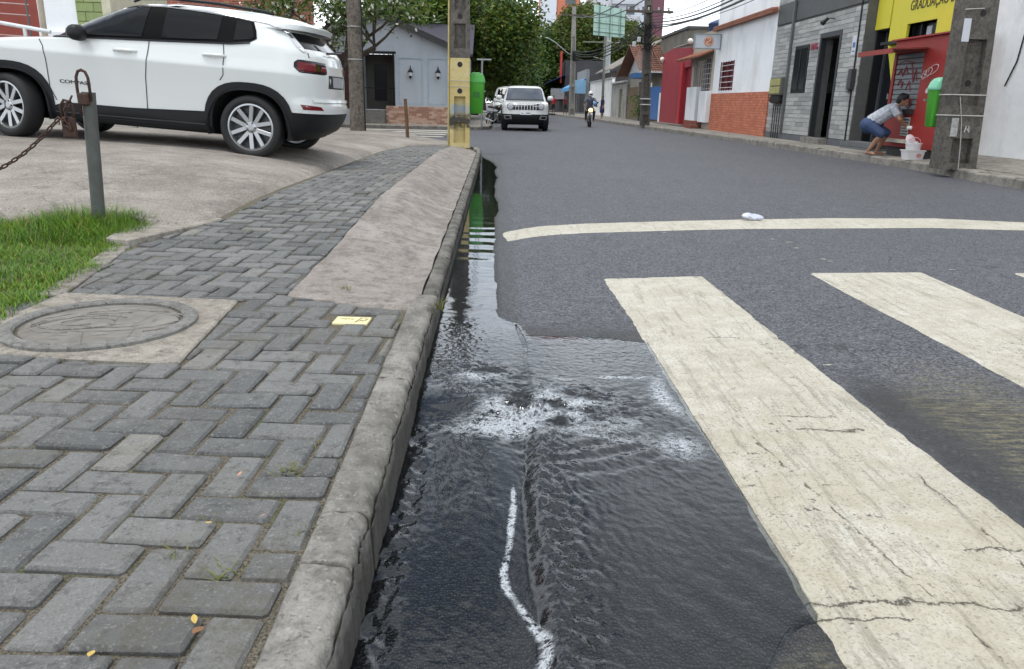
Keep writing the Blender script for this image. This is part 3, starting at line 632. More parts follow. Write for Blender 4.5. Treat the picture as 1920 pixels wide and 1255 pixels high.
for i in range(len(arc) - 1): kerb_stone(arc[i], arc[i + 1], .14, .14, .12, kerb, seed=50 + i)
# concrete driveway ramp
gy = np.concatenate([[3.26], np.arange(3.36, 16.0, .07)]); gt = np.linspace(0, 1, 24); T, B = np.meshgrid(gt, gy, indexing='ij')
xl_ = np.interp(B, [3.2, 16], [-.985, -.915]); A = xl_ + T * (-.369 + .004 * np.sin(B * 9) - xl_); front = 3.525 - .26 * T
Bc = np.maximum(B, front + .015 * (fbm(A * 12, A * 0, 3, 3) - .5)); A = A + .02 * (1 - T) * (fbm(Bc * 6, Bc * 0, 3, 8) - .5)
Zr = (zpath(Bc) + .003) * (1 - sstep(.12, 1, T)) + (zkerb(Bc) + .002) * sstep(.12, 1, T) + .006 * (fbm(A * 6, Bc * 6, 3, 4) - .5)
crk = .012 * np.exp(-((Bc - 3.46 - .05 * np.sin(A * 11)) / .012) ** 2); Zr -= crk
Zr[:, 0] -= .03
setp(link('concrete_ramp', np_mesh('concrete_ramp', np.stack([A, Bc, Zr], -1).reshape(-1, 3), grid_faces(*A.shape), [CONC_RAMP], smooth=True)), kind='structure')
# forecourt
def zlot(x, y):
    d = np.maximum(0, np.interp(y, [4.5, 5.5, 16], [-2.19, -1.93, -1.72]) - x); s = .20 * (1 - np.exp(-d / .7)) + .03 * np.minimum(d, 4)
    k = (.5 + .5 * sstep(5.0, 7.6, y)) * (1 - .65 * sstep(11, 16, y)); return zpath(y) + k * s + .005 * (fbm(x * 1.0, y * 1.0, 3, 4) - .5)
ax_, ay_ = np.array(arc)[:, 0], np.array(arc)[:, 1]
gy = np.concatenate([np.arange(5.05, 12, .12), np.arange(12, 22.8, .2)]); gt = np.concatenate([np.linspace(0, .75, 18), np.linspace(.78, 1, 44)])
T, B = np.meshgrid(gt, gy, indexing='ij')
xr = np.where(B < 15.9, np.interp(B, [4.5, 5.5, 16], [-2.19, -1.91, -1.70]) + .025 * (fbm(B * 3, B * 0, 3, 7) - .5), 0); xr = np.where(B >= 15.9, np.interp(B, ay_, ax_) - .11, xr)
A = -26 + (xr + 26) * T; Zl = zlot(A, B) + .004; Zl[-1, :] -= .06; Zl[:, 0] -= .3
setp(link('parking_forecourt', np_mesh('parking_forecourt', np.stack([A, B, Zl], -1).reshape(-1, 3), grid_faces(*A.shape), [CONC_LOT], smooth=True)), kind='structure')
ap_ = MB().prism([(-2.46, 5.16, .1), (-2.36, 4.62, .1), (-2.20, 4.56, .1), (-1.935, 5.42, .1), (-1.96, 5.5, .1), (-2.4, 5.3, .1)], (0, 0, .092)); setp(ap_.build('forecourt_edge', CONC_PALE, bevel=.006), kind='structure')
# manhole
sl = MB().prism([(x, y, .10) for x, y in SLAB], (0, 0, .034)); sl.box((-2.75, 2.60, .10), (-2.02, 3.4, .128))
slab = setp(sl.build('manhole_slab', CONC_PALE, bevel=.006), kind='structure')
mc = Vector((-1.585, 2.985, .134)); mh = empty('manhole_cover', mc, (0, 0, .3), 'round worn concrete manhole cover with swirl marks, set in a pale slab beside the grass', 'manhole cover')
MB().lathe([(.362, -.02), (.362, .012), (.352, .018), (.312, .018), (.304, .010), (.304, -.02)], 56).build('frame_ring', CONC_GREY, mh, world=False, auto=35)
def m_lid():
    n = NT('manhole_concrete'); p = n.obj(); q = n('VectorMath', {0: p, 1: (-.07, .02, 0)}, operation='ADD').outputs[0]
    r = n('VectorMath', {0: n.map(q, (1, 1.9, 1))}, operation='LENGTH').outputs['Value']
    a = n.noise(p, 6, 7, .65); b = n.noise(p, 140, 4, .7)
    sw = n.math('SINE', n.math('ADD', n.math('MULTIPLY', r, 70), n.math('MULTIPLY', n.noise(p, 4, 4, .6), 9)))
    gate = n.ramp(n.noise(p, 5, 3, .5), .48, .6); ed = n.vor(p, 4.5, 'DISTANCE_TO_EDGE'); ck = n.ramp(ed, .0, .02, (1, 1, 1), (0, 0, 0))
    col = n.mix(n.ramp(a, .35, .68), (.15, .138, .122), (.235, .222, .20)); col = n.mix(n.math('MULTIPLY', n.ramp(b, .5, .75), .5), col, (.13, .12, .11))
    groove = n.math('MULTIPLY', n.ramp(sw, .70, .95), gate); col = n.mix(n.math('MULTIPLY', groove, .8), col, (.05, .046, .04)); col = n.mix(n.math('MULTIPLY', ck, .35), col, (.08, .075, .07))
    n.bump(n.math('SUBTRACT', n.math('ADD', n.math('MULTIPLY', a, 1.0), n.math('MULTIPLY', b, .2)), n.math('ADD', n.math('MULTIPLY', groove, .5), n.math('MULTIPLY', ck, .4))), .7, .01)
    return n.set(col=col, rough=.9, spec=.25)
MB().lathe([(.0, .006), (.15, .006), (.27, .007), (.290, .004), (.293, -.02)], 56).build('lid', m_lid(), mh, world=False, auto=35)
sw = MB()
for (cx_, cy_, r0, r1, a0, a1, kk_) in ((-.07, .02, .13, .13, 20, 320, 30), (-.07, .02, .09, .05, 0, 300, 24), (-.03, .0, .20, .17, 60, 250, 26), (.02, -.02, .24, .235, -60, 60, 18), (-.02, .10, .16, .10, 10, 120, 14)):
    sw.tube([(cx_ + (r0 + (r1 - r0) * i / kk_) * math.cos(R(a0 + (a1 - a0) * i / kk_)) * 1.25, cy_ + (r0 + (r1 - r0) * i / kk_) * math.sin(R(a0 + (a1 - a0) * i / kk_)) * .75, .0068 + .0008 * math.sin(i * 1.7)) for i in range(kk_ + 1)], .0042, 5)
sw.build('swirl_relief', CONC_KERB, mh, world=False, smooth=True)
wd_ = MB().lathe([(.293, .001), (.300, .003), (.304, .0)], 40); wd_.build('soil_gap', BED, mh, world=False)
# edging strip beside the grass
es = MB(); e0, e1 = (-2.0, 3.46), (-2.20, 4.60); k = 9
for i in range(k):
    t0, t1 = i / k, (i + .985) / k; a = Vector((e0[0] + (e1[0] - e0[0]) * t0, e0[1] + (e1[1] - e0[1]) * t0, 0)); b = Vector((e0[0] + (e1[0] - e0[0]) * t1, e0[1] + (e1[1] - e0[1]) * t1, 0))
    z = float(zpath(a.y)); n_ = Vector((-.97, -.22, 0)) * .115
    es.prism([(a.x, a.y, .05), (b.x, b.y, .05), (b.x + n_.x, b.y + n_.y, .05), (a.x + n_.x, a.y + n_.y, .05)], (0, 0, z - .046))
setp(es.build('edging_strip', CONC_RAMP, bevel=.005), kind='structure')
# lawn soil and grass
def xg(y): return np.interp(y, [0, 3.5, 4.7, 5.3], [-2.03, -2.09, -2.30, -2.42])
gy = np.arange(.8, 5.45, .08); gt = np.linspace(0, 1, 40); T, B = np.meshgrid(gt, gy, indexing='ij'); A = -9 + (xg(B) + 9) * T ** .5
Zs = .125 + .05 * sstep(4.2, 5.3, B) + .03 * (fbm(A * 3, B * 3, 3, 6) - .5)
setp(link('lawn', np_mesh('lawn', np.stack([A, B, Zs], -1).reshape(-1, 3), grid_faces(*A.shape), [basic('lawn_soil', (.06, .05, .03), .95, var=.4, scale=20)], smooth=True)), kind='structure')
def m_leaf(name, c, var=.5, rough=.5, trans=.25, sc=1.5):
    n = NT(name); rnd = n('NewGeometry').outputs['Random Per Island']; big = n.noise(n.pos(), sc, 3, .5)
    col = n.mix(rnd, tuple(x * (1 - var) for x in c), tuple(x * (1 + var) for x in c)); col = n.mix(n.ramp(big, .35, .7), col, tuple(a * b for a, b in zip(c, (1.35, 1.2, .7))))
    n.set(col=col, rough=rough, spec=.35)
    tl = n('BsdfTranslucent', {'Color': col}); ms = n('MixShader', {0: trans, 1: n.b.outputs[0], 2: tl.outputs[0]}); n.put(n.o.inputs['Surface'], ms.outputs[0])
    return n.m
def blades(pts, h, wd, lean, segs=3):
    """curved blades; pts (n,3), h (n), wd (n)"""
    n = len(pts); an = RNG.uniform(0, 2 * np.pi, n); ld = np.stack([np.cos(an), np.sin(an)], 1); sd_ = np.stack([-ld[:, 1], ld[:, 0]], 1)
    V = np.zeros((n, 2 * segs + 1, 3)); 
    for k in range(segs + 1):
        t = k / segs; off = lean * (t ** 2) * h; c = pts + np.concatenate([ld * off[:, None], (h * t * (1 - .25 * t * np.minimum(lean, 1)))[:, None]], 1)
        if k < segs:
            w_ = (wd * (1 - .6 * t) / 2)[:, None]; V[:, 2 * k] = c; V[:, 2 * k, :2] -= sd_ * w_; V[:, 2 * k + 1] = c; V[:, 2 * k + 1, :2] += sd_ * w_
        else: V[:, 2 * k] = c
    tri = []
    for k in range(segs - 1): tri += [(2 * k, 2 * k + 1, 2 * k + 3), (2 * k, 2 * k + 3, 2 * k + 2)]
    tri += [(2 * segs - 2, 2 * segs - 1, 2 * segs)]
    F_ = (np.arange(n)[:, None, None] * (2 * segs + 1) + np.array(tri)[None]).reshape(-1, 3)
    return V.reshape(-1, 3), F_
n = 62000; gyv = RNG.uniform(2.0, 5.35, n); gxv = xg(gyv) - RNG.uniform(0, 1, n) ** 1.5 * 2.6 + .05 * RNG.normal(size=n) + .09 * (fbm(gyv * 6, gyv * 0, 3, 13) - .6)
dens = fbm(gxv * 2.5, gyv * 2.5, 3, 9); keep = (dens > .05 + .18 * RNG.random(n)); gxv, gyv = gxv[keep], gyv[keep]; n = len(gxv)
tall = np.exp(-((gxv + 2.72) / .33) ** 2 - ((gyv - 5.0) / .33) ** 2)
hh = RNG.uniform(.018, .055, n) * (.7 + 1.0 * fbm(gxv * 4, gyv * 4, 2, 3)) + tall * RNG.uniform(0, .16, n) + .05 * sstep(4.5, 5.2, gyv) * RNG.uniform(0, 1, n)
gz = .125 + .05 * sstep(4.2, 5.3, gyv)
V, Fc = blades(np.stack([gxv, gyv, gz - .005], 1), hh, RNG.uniform(.003, .0065, n), RNG.uniform(.2, 1.3, n))
GRASS = m_leaf('grass_blades', (.125, .255, .028), .5, .5, .3, 4)
mi_ = np.repeat(np.where(RNG.random(n) < .09, 1, np.where(RNG.random(n) < .35, 2, 0)), 5)
setp(link('grass', np_mesh('grass', V, Fc, [GRASS, m_leaf('grass_dry', (.24, .20, .085), .35, .7, .2, 4), m_leaf('grass_dark', (.06, .125, .02), .4, .5, .25, 4)], mi_)), 'short green grass growing at the edge of the pavement', 'grass', kind='stuff')
# weeds in the joints: small tufts
wp, wh = [], []
for (px, py, kk, hh_) in [(548, 890, 26, .022), (822, 578, 22, .05), (648, 542, 14, .02), (425, 1085, 14, .02), (578, 1000, 8, .014), (385, 985, 10, .012), (505, 930, 10, .012), (590, 835, 8, .01), (300, 560, 10, .012), (250, 690, 8, .012), (700, 760, 8, .012), (330, 1050, 10, .012)]:
    c = P(px, py, .12)
    for _ in range(kk): wp.append((c.x + random.gauss(0, .011), c.y + random.gauss(0, .018), .115)); wh.append(hh_ * random.uniform(.5, 1.3) + .012)
V, Fc = blades(np.array(wp), np.array(wh), RNG.uniform(.003, .007, len(wp)), RNG.uniform(.3, 1.6, len(wp)))
setp(link('joint_weeds', np_mesh('joint_weeds', V, Fc, [m_leaf('weed_green', (.13, .15, .045), .4, .6, .2)])), 'tiny weeds sprouting from the paver joints', 'weeds', kind='stuff')
# fallen leaves
WHERE = ['upper of the close pair', 'lowest near the bottom edge', 'curled, lower of the close pair', 'farthest up the joint beside a green weed', 'one paver away from the kerb', 'alone halfway up the pavers', ]
LEAFM = [basic('dry_leaf_yellow', (.50, .36, .10), .7, var=.2), basic('dry_leaf_brown', (.22, .11, .05), .8, var=.3), basic('dry_leaf_pink', (.45, .25, .17), .7)]
for i, (px, py, s_, mi, col) in enumerate([(365, 1167, .013, 0, 'yellow'), (172, 1232, .014, 0, 'yellow'), (372, 1188, .018, 1, 'brown'), (450, 893, .010, 2, 'pinkish'), (493, 971, .008, 2, 'pinkish'), (392, 985, .011, 0, 'yellow')]):
    c = P(px, py, .134); a = random.uniform(0, 6.28); ca, sa = math.cos(a), math.sin(a); m = MB(); pts = []
    for k in range(9):
        t = k / 8; wv = math.sin(math.pi * t) ** .8 * .42 * s_; xx = (t - .5) * s_ * 1.6
        pts.append([(c.x + ca * xx - sa * w2, c.y + sa * xx + ca * w2, c.z + .004 + abs(w2) * .5 + .006 * t * t) for w2 in (-wv, 0, wv)])
    m.add([q for r in pts for q in r], [(3 * k + j, 3 * k + j + 1, 3 * k + j + 4, 3 * k + j + 3) for k in range(8) for j in (0, 1)])
    setp(m.build('fallen_leaf', LEAFM[mi]), f'small dry {col} leaf on the grey pavers, ' + WHERE[i], 'leaf', 'fallen leaves on the pavers')
# little yellow plate set among the pavers
pm = MB().prism([(x, y, .112) for x, y in PLQ], (0, 0, .018)); plate = pm.build('survey_plate', basic('plate_yellow', (.66, .60, .33), .5, var=.1, scale=30, grime=.35, gscale=30, gcol=(.25, .22, .12)), bevel=.003)
setp(plate, 'small yellow plate with worn markings set among grey pavers near the kerb', 'plate')
mk = MB()
for a, b, w2, h2 in [(-.045, .012, .012, .007), (-.03, .010, .012, .01), (-.016, .012, .010, .007), (.0, .008, .012, .009), (.022, 0, .008, .07), (.043, -.01, .016, .012), (.058, .005, .007, .03), (.05, .03, .010, .006)]:
    q = [(pl.x + (a + i) * EX[0] + (b + j) * EY[0], pl.y + (a + i) * EX[1] + (b + j) * EY[1],   .1306) for i, j in ((-w2 / 2, -h2 / 2), (w2 / 2, -h2 / 2), (w2 / 2 + h2 * .2, h2 / 2), (-w2 / 2 + h2 * .2, h2 / 2))]
    mk.prism(q, (0, 0, .0006))
mk.build('marking', basic('plate_marks', (.25, .22, .10), .7), plate)

# ================================================================== RIGHT PAVEMENT
RK = [(7.55, 8), (7.53, 12.0), (7.74, 13.5), (7.74, 16.5), (7.70, 19.5), (7.55, 23), (7.35, 27), (7.0, 34), (6.75, 42), (6.5, 50), (5.9, 60), (5.3, 70), (4.0, 90), (2.0, 115), (-2, 150)]
rk = empty('kerb', (7.6, 20, 0)); setp(rk, kind='structure'); rk.name = 'opposite_kerb'
m = MB()
for i in range(len(RK) - 1):
    a, b = RK[i], RK[i + 1]; m.add([(a[0] + .1, a[1], .145), (40, a[1], .145), (40, b[1], .145), (b[0] + .1, b[1], .145)], [(0, 1, 2, 3)])
def m_slabs():
    n = NT('opposite_pavement'); p = n.pos(); a = n.noise(p, .9, 8, .66); b = n.noise(p, 7, 6, .7); c = n.noise(p, 90, 4, .7)
    col = n.mix(n.ramp(a, .33, .68), (.19, .177, .157), (.30, .28, .25)); col = n.mix(n.math('MULTIPLY', n.ramp(b, .5, .72), .6), col, (.15, .14, .12)); col = n.mix(n.math('MULTIPLY', n.ramp(c, .5, .75), .4), col, (.14, .13, .12))
    ed = n.vor(n.map(p, (.7, .45, 1)), 1.0, 'DISTANCE_TO_EDGE'); col = n.mix(n.math('MULTIPLY', n.ramp(ed, .004, .02, (1, 1, 1), (0, 0, 0)), .6), col, (.08, .075, .065)); n.bump(b, .4, .01)
    return n.set(col=col, rough=.9, spec=.2)
setp(m.build('opposite_pavement', m_slabs()), kind='structure')
cnt = 0
for i in range(0, len(RK) - 4):
    a, b = Vector(RK[i]), Vector(RK[i + 1]); l = (b - a).length; k = max(1, round(l / (1.0 if a.y < 40 else 2.0)))
    for j in range(k):
        p0, p1 = a.lerp(b, j / k), a.lerp(b, (j + 1) / k); dz = .012 * math.sin(cnt * 1.7)
        kerb_stone(tuple(p1), tuple(p0), .148 + dz, .148 - dz * .5, .13, rk, seed=200 + cnt, nl=6, rough=2.0, mat=CONC_RIGHT); cnt += 1
# pavement beyond the side street, left
m = MB().prism([(-45, 29.8, -.1), (-1.6, 29.8, -.1), (-.7, 30.2, -.1), (-.25, 31.2, -.1), (-.15, 34, -.1), (-.3, 60, -.1), (-1.2, 90, -.1), (-4, 130, -.1), (-45, 130, -.1)], (0, 0, .23))
setp(m.build('far_pavement', CONC_RIGHT, bevel=.03), kind='structure')
# ================================================================== BUILDINGS
class Fac:
    """facade frame: s runs along the wall, z up, d outwards (towards the street)"""
    def __init__(s, axis, val): s.axis, s.val = axis, val
    def p(s, a, z, d=0): return (s.val - d, a, z) if s.axis == 'x' else (a, s.val - d, z)
    def box(s, m, a0, a1, z0, z1, d0, d1): return m.box(s.p(a0, z0, d0), s.p(a1, z1, d1))
    def wall(s, m, a0, a1, z0, z1, holes=(), th=.2):
        A = sorted({a0, a1, *[h[0] for h in holes], *[h[1] for h in holes]}); Z = sorted({z0, z1, *[h[2] for h in holes], *[h[3] for h in holes]})
        A = [t for t in A if a0 <= t <= a1]; Z = [t for t in Z if z0 <= t <= z1]
        def hole(i, j):
            if not (0 <= i < len(A) - 1 and 0 <= j < len(Z) - 1): return True
            ca, cz = (A[i] + A[i + 1]) / 2, (Z[j] + Z[j + 1]) / 2
            return any(h[0] < ca < h[1] and h[2] < cz < h[3] for h in holes)
        for i in range(len(A) - 1):
            for j in range(len(Z) - 1):
                if hole(i, j): continue
                b0, b1, c0, c1 = A[i], A[i + 1], Z[j], Z[j + 1]
                m.add([s.p(b0, c0), s.p(b1, c0), s.p(b1, c1), s.p(b0, c1)], [(0, 1, 2, 3)])
                m.add([s.p(b0, c0, -th), s.p(b1, c0, -th), s.p(b1, c1, -th), s.p(b0, c1, -th)], [(3, 2, 1, 0)])
                for (di, dj, e) in ((-1, 0, ((b0, c0), (b0, c1))), (1, 0, ((b1, c0), (b1, c1))), (0, -1, ((b0, c0), (b1, c0))), (0, 1, ((b0, c1), (b1, c1)))):
                    if hole(i + di, j + dj): m.add([s.p(*e[0]), s.p(*e[1]), s.p(*e[1], -th), s.p(*e[0], -th)], [(0, 1, 2, 3)])
        return m
def text_mesh(name, body, size, mat, parent, M, depth=.004):
    cu = bpy.data.curves.new('t', 'FONT'); cu.body = body; cu.size = size; cu.extrude = depth; cu.align_x = 'LEFT'
    t = bpy.data.objects.new('t', cu); COL.objects.link(t); dg = bpy.context.evaluated_depsgraph_get()
    me = bpy.data.meshes.new_from_object(t.evaluated_get(dg)); bpy.data.objects.remove(t); bpy.data.curves.remove(cu)
    me.transform(M); o = link(name, me, mat, parent)
    off = Vector((0, 0, 0)); q = parent
    while q is not None: off += q.location; q = q.parent
    o.location = -off if parent is not None else (0, 0, 0); return o
def M_facx(X, Y, Z):   # text plane on a wall facing -X: reads along -Y
    return Matrix(((0, 0, -1, X), (-1, 0, 0, Y), (0, 1, 0, Z), (0, 0, 0, 1)))
GLASS = NT('dark_glass').set(col=(.012, .014, .018), rough=.22, spec=.22)
def m_gloss(name, c, rough=.4): 
    return basic(name, c, rough, var=.08)
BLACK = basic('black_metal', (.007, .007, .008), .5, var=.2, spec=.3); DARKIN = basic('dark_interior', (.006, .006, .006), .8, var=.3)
WHITEW = basic('white_plaster', (.80, .82, .84), .85, var=.05, scale=1.2, bump=.15, bscale=30, grime=.42, gscale=1.1, gcol=(.40, .39, .37))
GREYM = basic('galvanised', (.32, .34, .34), .45, metal=.6, var=.15)
def m_brick(name, c1, c2, mortar, sx, sy, axis='x', bump=.5):
    n = NT(name); p = n.pos(); sp = n('SeparateXYZ', {'Vector': p}); q = n('CombineXYZ', {'X': sp.outputs['Y' if axis == 'x' else 'X'], 'Y': sp.outputs['Z']}).outputs[0]
    b = n('TexBrick', {'Vector': q, 'Color1': c1, 'Color2': c2, 'Mortar': mortar, 'Scale': 1.0, 'Mortar Size': .006, 'Brick Width': sx, 'Row Height': sy, 'Bias': 0.0})
    a = n.noise(p, 2.2, 7, .65); col = n.mix(n.math('MULTIPLY', n.ramp(a, .45, .72), .5), b.outputs['Color'], tuple(x * .55 for x in c1))
    n.bump(n.math('SUBTRACT', n.noise(p, 40, 4, .6), n.math('MULTIPLY', b.outputs['Fac'], 1.5)), bump, .01)
    return n.set(col=col, rough=.85, spec=.3)
# ---- white house with orange plinth
FX = Fac('x', 8.75)
wh = empty('white_house', (9.5, 28.7, .14), label='white plastered house with an orange brick plinth and a barred maroon window', cat='house')
m = MB(); FX.wall(m, 25.30, 32.05, 1.55, 6.2, [(29.38, 31.10, 1.66, 2.69)], .25); m.box((9.0, 25.30, 1.55), (14, 25.45, 6.2)); m.box((9.0, 31.9, .1), (14, 32.05, 6.2)); m.box((13.8, 25.45, .1), (14, 31.9, 6.2)); m.box((9.0, 25.5, 6.0), (13.8, 31.9, 6.15))
m.build('wall', WHITEW, wh)
m = MB(); FX.box(m, 25.30, 32.05, .1, 1.548, -.25, .03); FX.box(m, 25.29, 32.0, .1, .50, .03, .05)
m.build('plinth', m_brick('orange_brick', S(200, 128, 100, .95), S(180, 105, 82, .95), S(150, 85, 62, .8), .24, .085), wh)
# the little tiled cornice: each tile end is a piece
co = MB(); FX.box(co, 25.30, 32.1, 3.90, 3.985, 0, .20); cor = co.build('cornice', basic('terracotta', (.28, .115, .07), .85, var=.3, scale=5, grime=.4), wh)
tm = MB().lathe([(.055, -.16), (.062, .16)], 8, Matrix.Rotation(R(90), 4, 'Y') @ Matrix.Identity(4), cap=True)
tme = None
for i in range(46):
    if tme is None: o = tm.build('tile', basic('terracotta_tile', (.27, .11, .065), .85, var=.35, scale=9, grime=.45), wh, world=False); tme = o
    else:
        o = tme.copy(); COL.objects.link(o)
    o.location = Vector((8.70, 25.40 + i * .146, 4.01)) - wh.location; o.rotation_euler = (random.gauss(0, .03), R(-6), random.gauss(0, .03))
wi = MB(); FX.box(wi, 29.38, 31.10, 1.66, 2.69, -.16, -.12); w_ = wi.build('window', basic('maroon_paint', (.10, .018, .026), .5, var=.2), wh)
fr = MB()
for a in (29.38, 30.24 - .03, 31.04): FX.box(fr, a, a + .06, 1.66, 2.69, -.12, -.06)
for z in (1.66, 2.63): FX.box(fr, 29.44, 31.04, z, z + .06, -.12, -.065)
fr.build('frame', basic('maroon_frame', (.13, .02, .03), .5), w_)
for i in range(5): gb = MB(); FX.box(gb, 29.30, 31.18, 1.74 + i * .2, 1.765 + i * .2, .03, .055); gb.build('bar', basic('bar_white', (.62, .58, .58), .5), w_)
for i in range(6): gb = MB(); FX.box(gb, 29.40 + i * .33, 29.42 + i * .33, 1.64, 2.71, .005, .028); gb.build('bar', MATS['maroon_frame'], w_)
# water tank on the roof behind the sign
tk = MB().lathe([(.0, .0), (.62, .0), (.72, .42), (.74, .46), (.70, .52), (.35, .66), (.0, .68)], 20, Matrix.Translation((9.6, 34.0, 3.9)))
setp(tk.build('water_tank', basic('tank_blue', (.02, .05, .14), .5), auto=35), 'dark blue water tank on the roof behind the sign box', 'water tank')
# ---- entrance section with sign box
en = empty('entrance_house', (9.2, 33.8, .14), label='narrow house front with barred gate, tiled canopy and white half walls', cat='house')
m = MB(); FX.wall(m, 32.06, 35.70, .1, 4.0, [(32.45, 35.35, .45, 2.95)], .2); m.build('wall', basic('beige_plaster', (.42, .37, .31), .9, var=.12, grime=.2), en)
m = MB(); FX.box(m, 32.3, 35.5, .45, 2.95, -.5, -.45); m.build('back_panel', basic('porch_grey', (.22, .21, .20), .8), en)
m = MB(); FX.box(m, 33.9, 35.62, .45, 1.85, -.02, .18); m.build('half_wall', WHITEW, en); m = MB(); FX.box(m, 32.12, 33.35, .42, 1.66, -.02, .18); m.build('half_wall', WHITEW, en)
m = MB(); FX.box(m, 33.3, 35.66, .1, .449, -.02, .22); FX.box(m, 32.9, 33.9, .1, .28, .22, .55); m.build('brick_step', m_brick('step_brick', S(150, 80, 65), S(125, 66, 55), S(110, 90, 80), .2, .07), en)
g = MB(); FX.box(g, 33.38, 33.86, .45, 2.95, -.2, -.15); gt_ = g.build('gate', basic('gate_dark', (.05, .03, .035), .5), en)
for i in range(9): q = MB(); FX.box(q, 32.52 + i * .34, 32.55 + i * .34, 1.7, 2.94, -.08, -.05); q.build('bar', basic('bar_grey', (.35, .34, .34), .5), gt_)
for i in range(6): q = MB(); FX.box(q, 32.5, 33.9, 1.75 + i * .2, 1.77 + i * .2, -.05, -.03); q.build('bar', MATS['bar_white'], gt_)
cn = MB(); cn.prism([(8.76, 32.3, 3.16), (8.76, 36.0, 3.16), (8.10, 36.0, 2.92), (8.10, 32.3, 2.92)], (0, 0, .03)); can = cn.build('canopy', basic('canopy_wood', (.10, .055, .035), .85), en)
for i in range(24):
    q = MB().tube([(8.74, 32.38 + i * .153, 3.215), (8.06, 32.38 + i * .153, 2.965)], .055, 7); q.build('roof_tile', MATS['terracotta_tile'], can)
sg = empty('sign_box', (8.2, 31.4, 3.2), label='pale grey sign box with round orange emblem above the barred gate', cat='sign')
# the box stands off the wall, facing along the street
SX0, SX1, SZ0, SZ1, SY = 7.69, 8.735, 3.20, 3.75, 31.40
m = MB(); m.box((SX0 + .03, SY, SZ0 + .03), (SX1 - .03, SY + .14, SZ1 - .03)); m.build('panel', basic('sign_grey', (.52, .56, .60), .5, var=.06), sg)
m = MB()
for a, b in (((SX0, SY - .02, SZ0), (SX1, SY + .16, SZ0 + .03)), ((SX0, SY - .02, SZ1 - .03), (SX1, SY + .16, SZ1)), ((SX0, SY - .02, SZ0 + .03), (SX0 + .03, SY + .16, SZ1 - .03)), ((SX1 - .03, SY - .02, SZ0 + .03), (SX1, SY + .16, SZ1 - .03))): m.box(a, b)
m.build('frame', basic('sign_frame', (.27, .32, .33), .4, metal=.3), sg)
EC = (8.25, 3.48)
d_ = MB().prism([(EC[0] + .19 * math.cos(2 * math.pi * i / 36), SY - .012, EC[1] + .19 * math.sin(2 * math.pi * i / 36)) for i in range(36)], (0, .011, 0))
em = d_.build('emblem', basic('emblem_orange', (.44, .15, .07), .5, var=.1), sg)
q = MB().torus((EC[0], SY - .014, EC[1]), .16, .013, 'y', 32, 6)
def arcp(cx, cz, r, a0, a1, k=12): return [(cx + r * math.cos(R(a0 + (a1 - a0) * i / k)), SY - .014, cz + r * math.sin(R(a0 + (a1 - a0) * i / k))) for i in range(k + 1)]
q.tube(arcp(EC[0] + .015, EC[1] + .055, .066, 170, -60), .015, 6); q.tube(arcp(EC[0] - .015, EC[1] - .055, .066, 120, 350), .015, 6); q.tube([(EC[0] - .05, SY - .014, EC[1] - .07), (EC[0] + .055, SY - .014, EC[1] + .07)], .015, 6); q.build('emblem_mark', basic('emblem_pale', (.70, .52, .42), .5), em)
# ---- red wall
rw = empty('red_wall_house', (9.1, 38.9, .14), label='red painted street wall with curved top and a recessed red door', cat='house')
m = MB(); FX.wall(m, 35.72, 42.05, .1, 3.2, [(35.95, 37.25, .2, 2.76)], .25); REDP = basic('red_paint', (.30, .022, .035), .75, var=.18, scale=2, bump=.2, bscale=25, grime=.55, gcol=(.15, .03, .035)); m.build('wall', REDP, rw)
pts = [(35.72, 3.2)] + [(42.05, 3.2)]; top = []
for i in range(40):
    t = i / 39; yy = 42.05 - (42.05 - 35.72) * t; top.append((yy, 3.62 + .06 * math.sin(t * 6.28) + .22 * max(0, math.sin(t * 3.3 + .2)) * t))
m = MB()
for i in range(39):
    (a, b), (c, d) = top[i], top[i + 1]; m.prism([FX.p(a, 3.2), FX.p(c, 3.2), FX.p(c, d), FX.p(a, b)], (.25, 0, 0))
m.build('parapet', REDP, rw)
m = MB(); FX.box(m, 35.95, 37.25, .2, 2.76, -.2, -.16); dr = m.build('door', basic('red_door', (.28, .018, .04), .5, var=.1), rw)
for i in range(4): q = MB(); FX.box(q, 36.02 + i * .31, 36.28 + i * .31, .35, 2.6, -.158, -.145); q.build('door_panel', MATS['red_door'], dr)
m = MB(); FX.box(m, 37.3, 37.75, .1, 3.0, .002, .06); m.build('pilaster', basic('red_bright', (.42, .012, .02), .6, var=.1), rw)
m = MB(); FX.box(m, 35.72, 42.0, .1, .22, .01, .35); m.build('doorstep', CONC_RIGHT, rw)
# corrugated sheets above the parapet
m = MB(); k = 60
for i in range(k):
    y0, y1 = 35.7 + i * .095, 35.7 + (i + 1) * .095; za, zb_ = (.03 if i % 2 else 0), (0 if i % 2 else .03)
    m.add([(9.05, y0, 3.72 + za + .15), (9.05, y1, 3.72 + zb_ + .15), (11.5, y1, 4.25 + zb_), (11.5, y0, 4.25 + za)], [(0, 1, 2, 3)])
m.build('corrugated_roof', basic('fibre_cement', (.33, .34, .34), .9, var=.25, scale=3, grime=.4), rw)
for (yy, zz) in ((36.1, 3.83), (41.9, 3.35)):
    m = MB().ball((8.66, yy, zz), .13, 12, 8); m.build('globe_lamp', basic('lamp_globe', (.75, .70, .62), .4), rw, smooth=True)
# ---- old dark wall block behind
ow = empty('old_building', (15, 46.5, 0), label='weathered grey brown building wall behind the red wall', cat='building')
m = MB().box((10.2, 43.0, 0), (22, 50, 5.0)); m.build('wall', basic('weathered_wall', (.16, .145, .12), .9, var=.45, scale=.8, grime=.6, gcol=(.05, .05, .04)), ow)
m = MB().box((10.1, 42.9, 4.98), (22.1, 50.1, 5.12)); m.build('coping', basic('coping_dark', (.07, .07, .065), .9), ow)
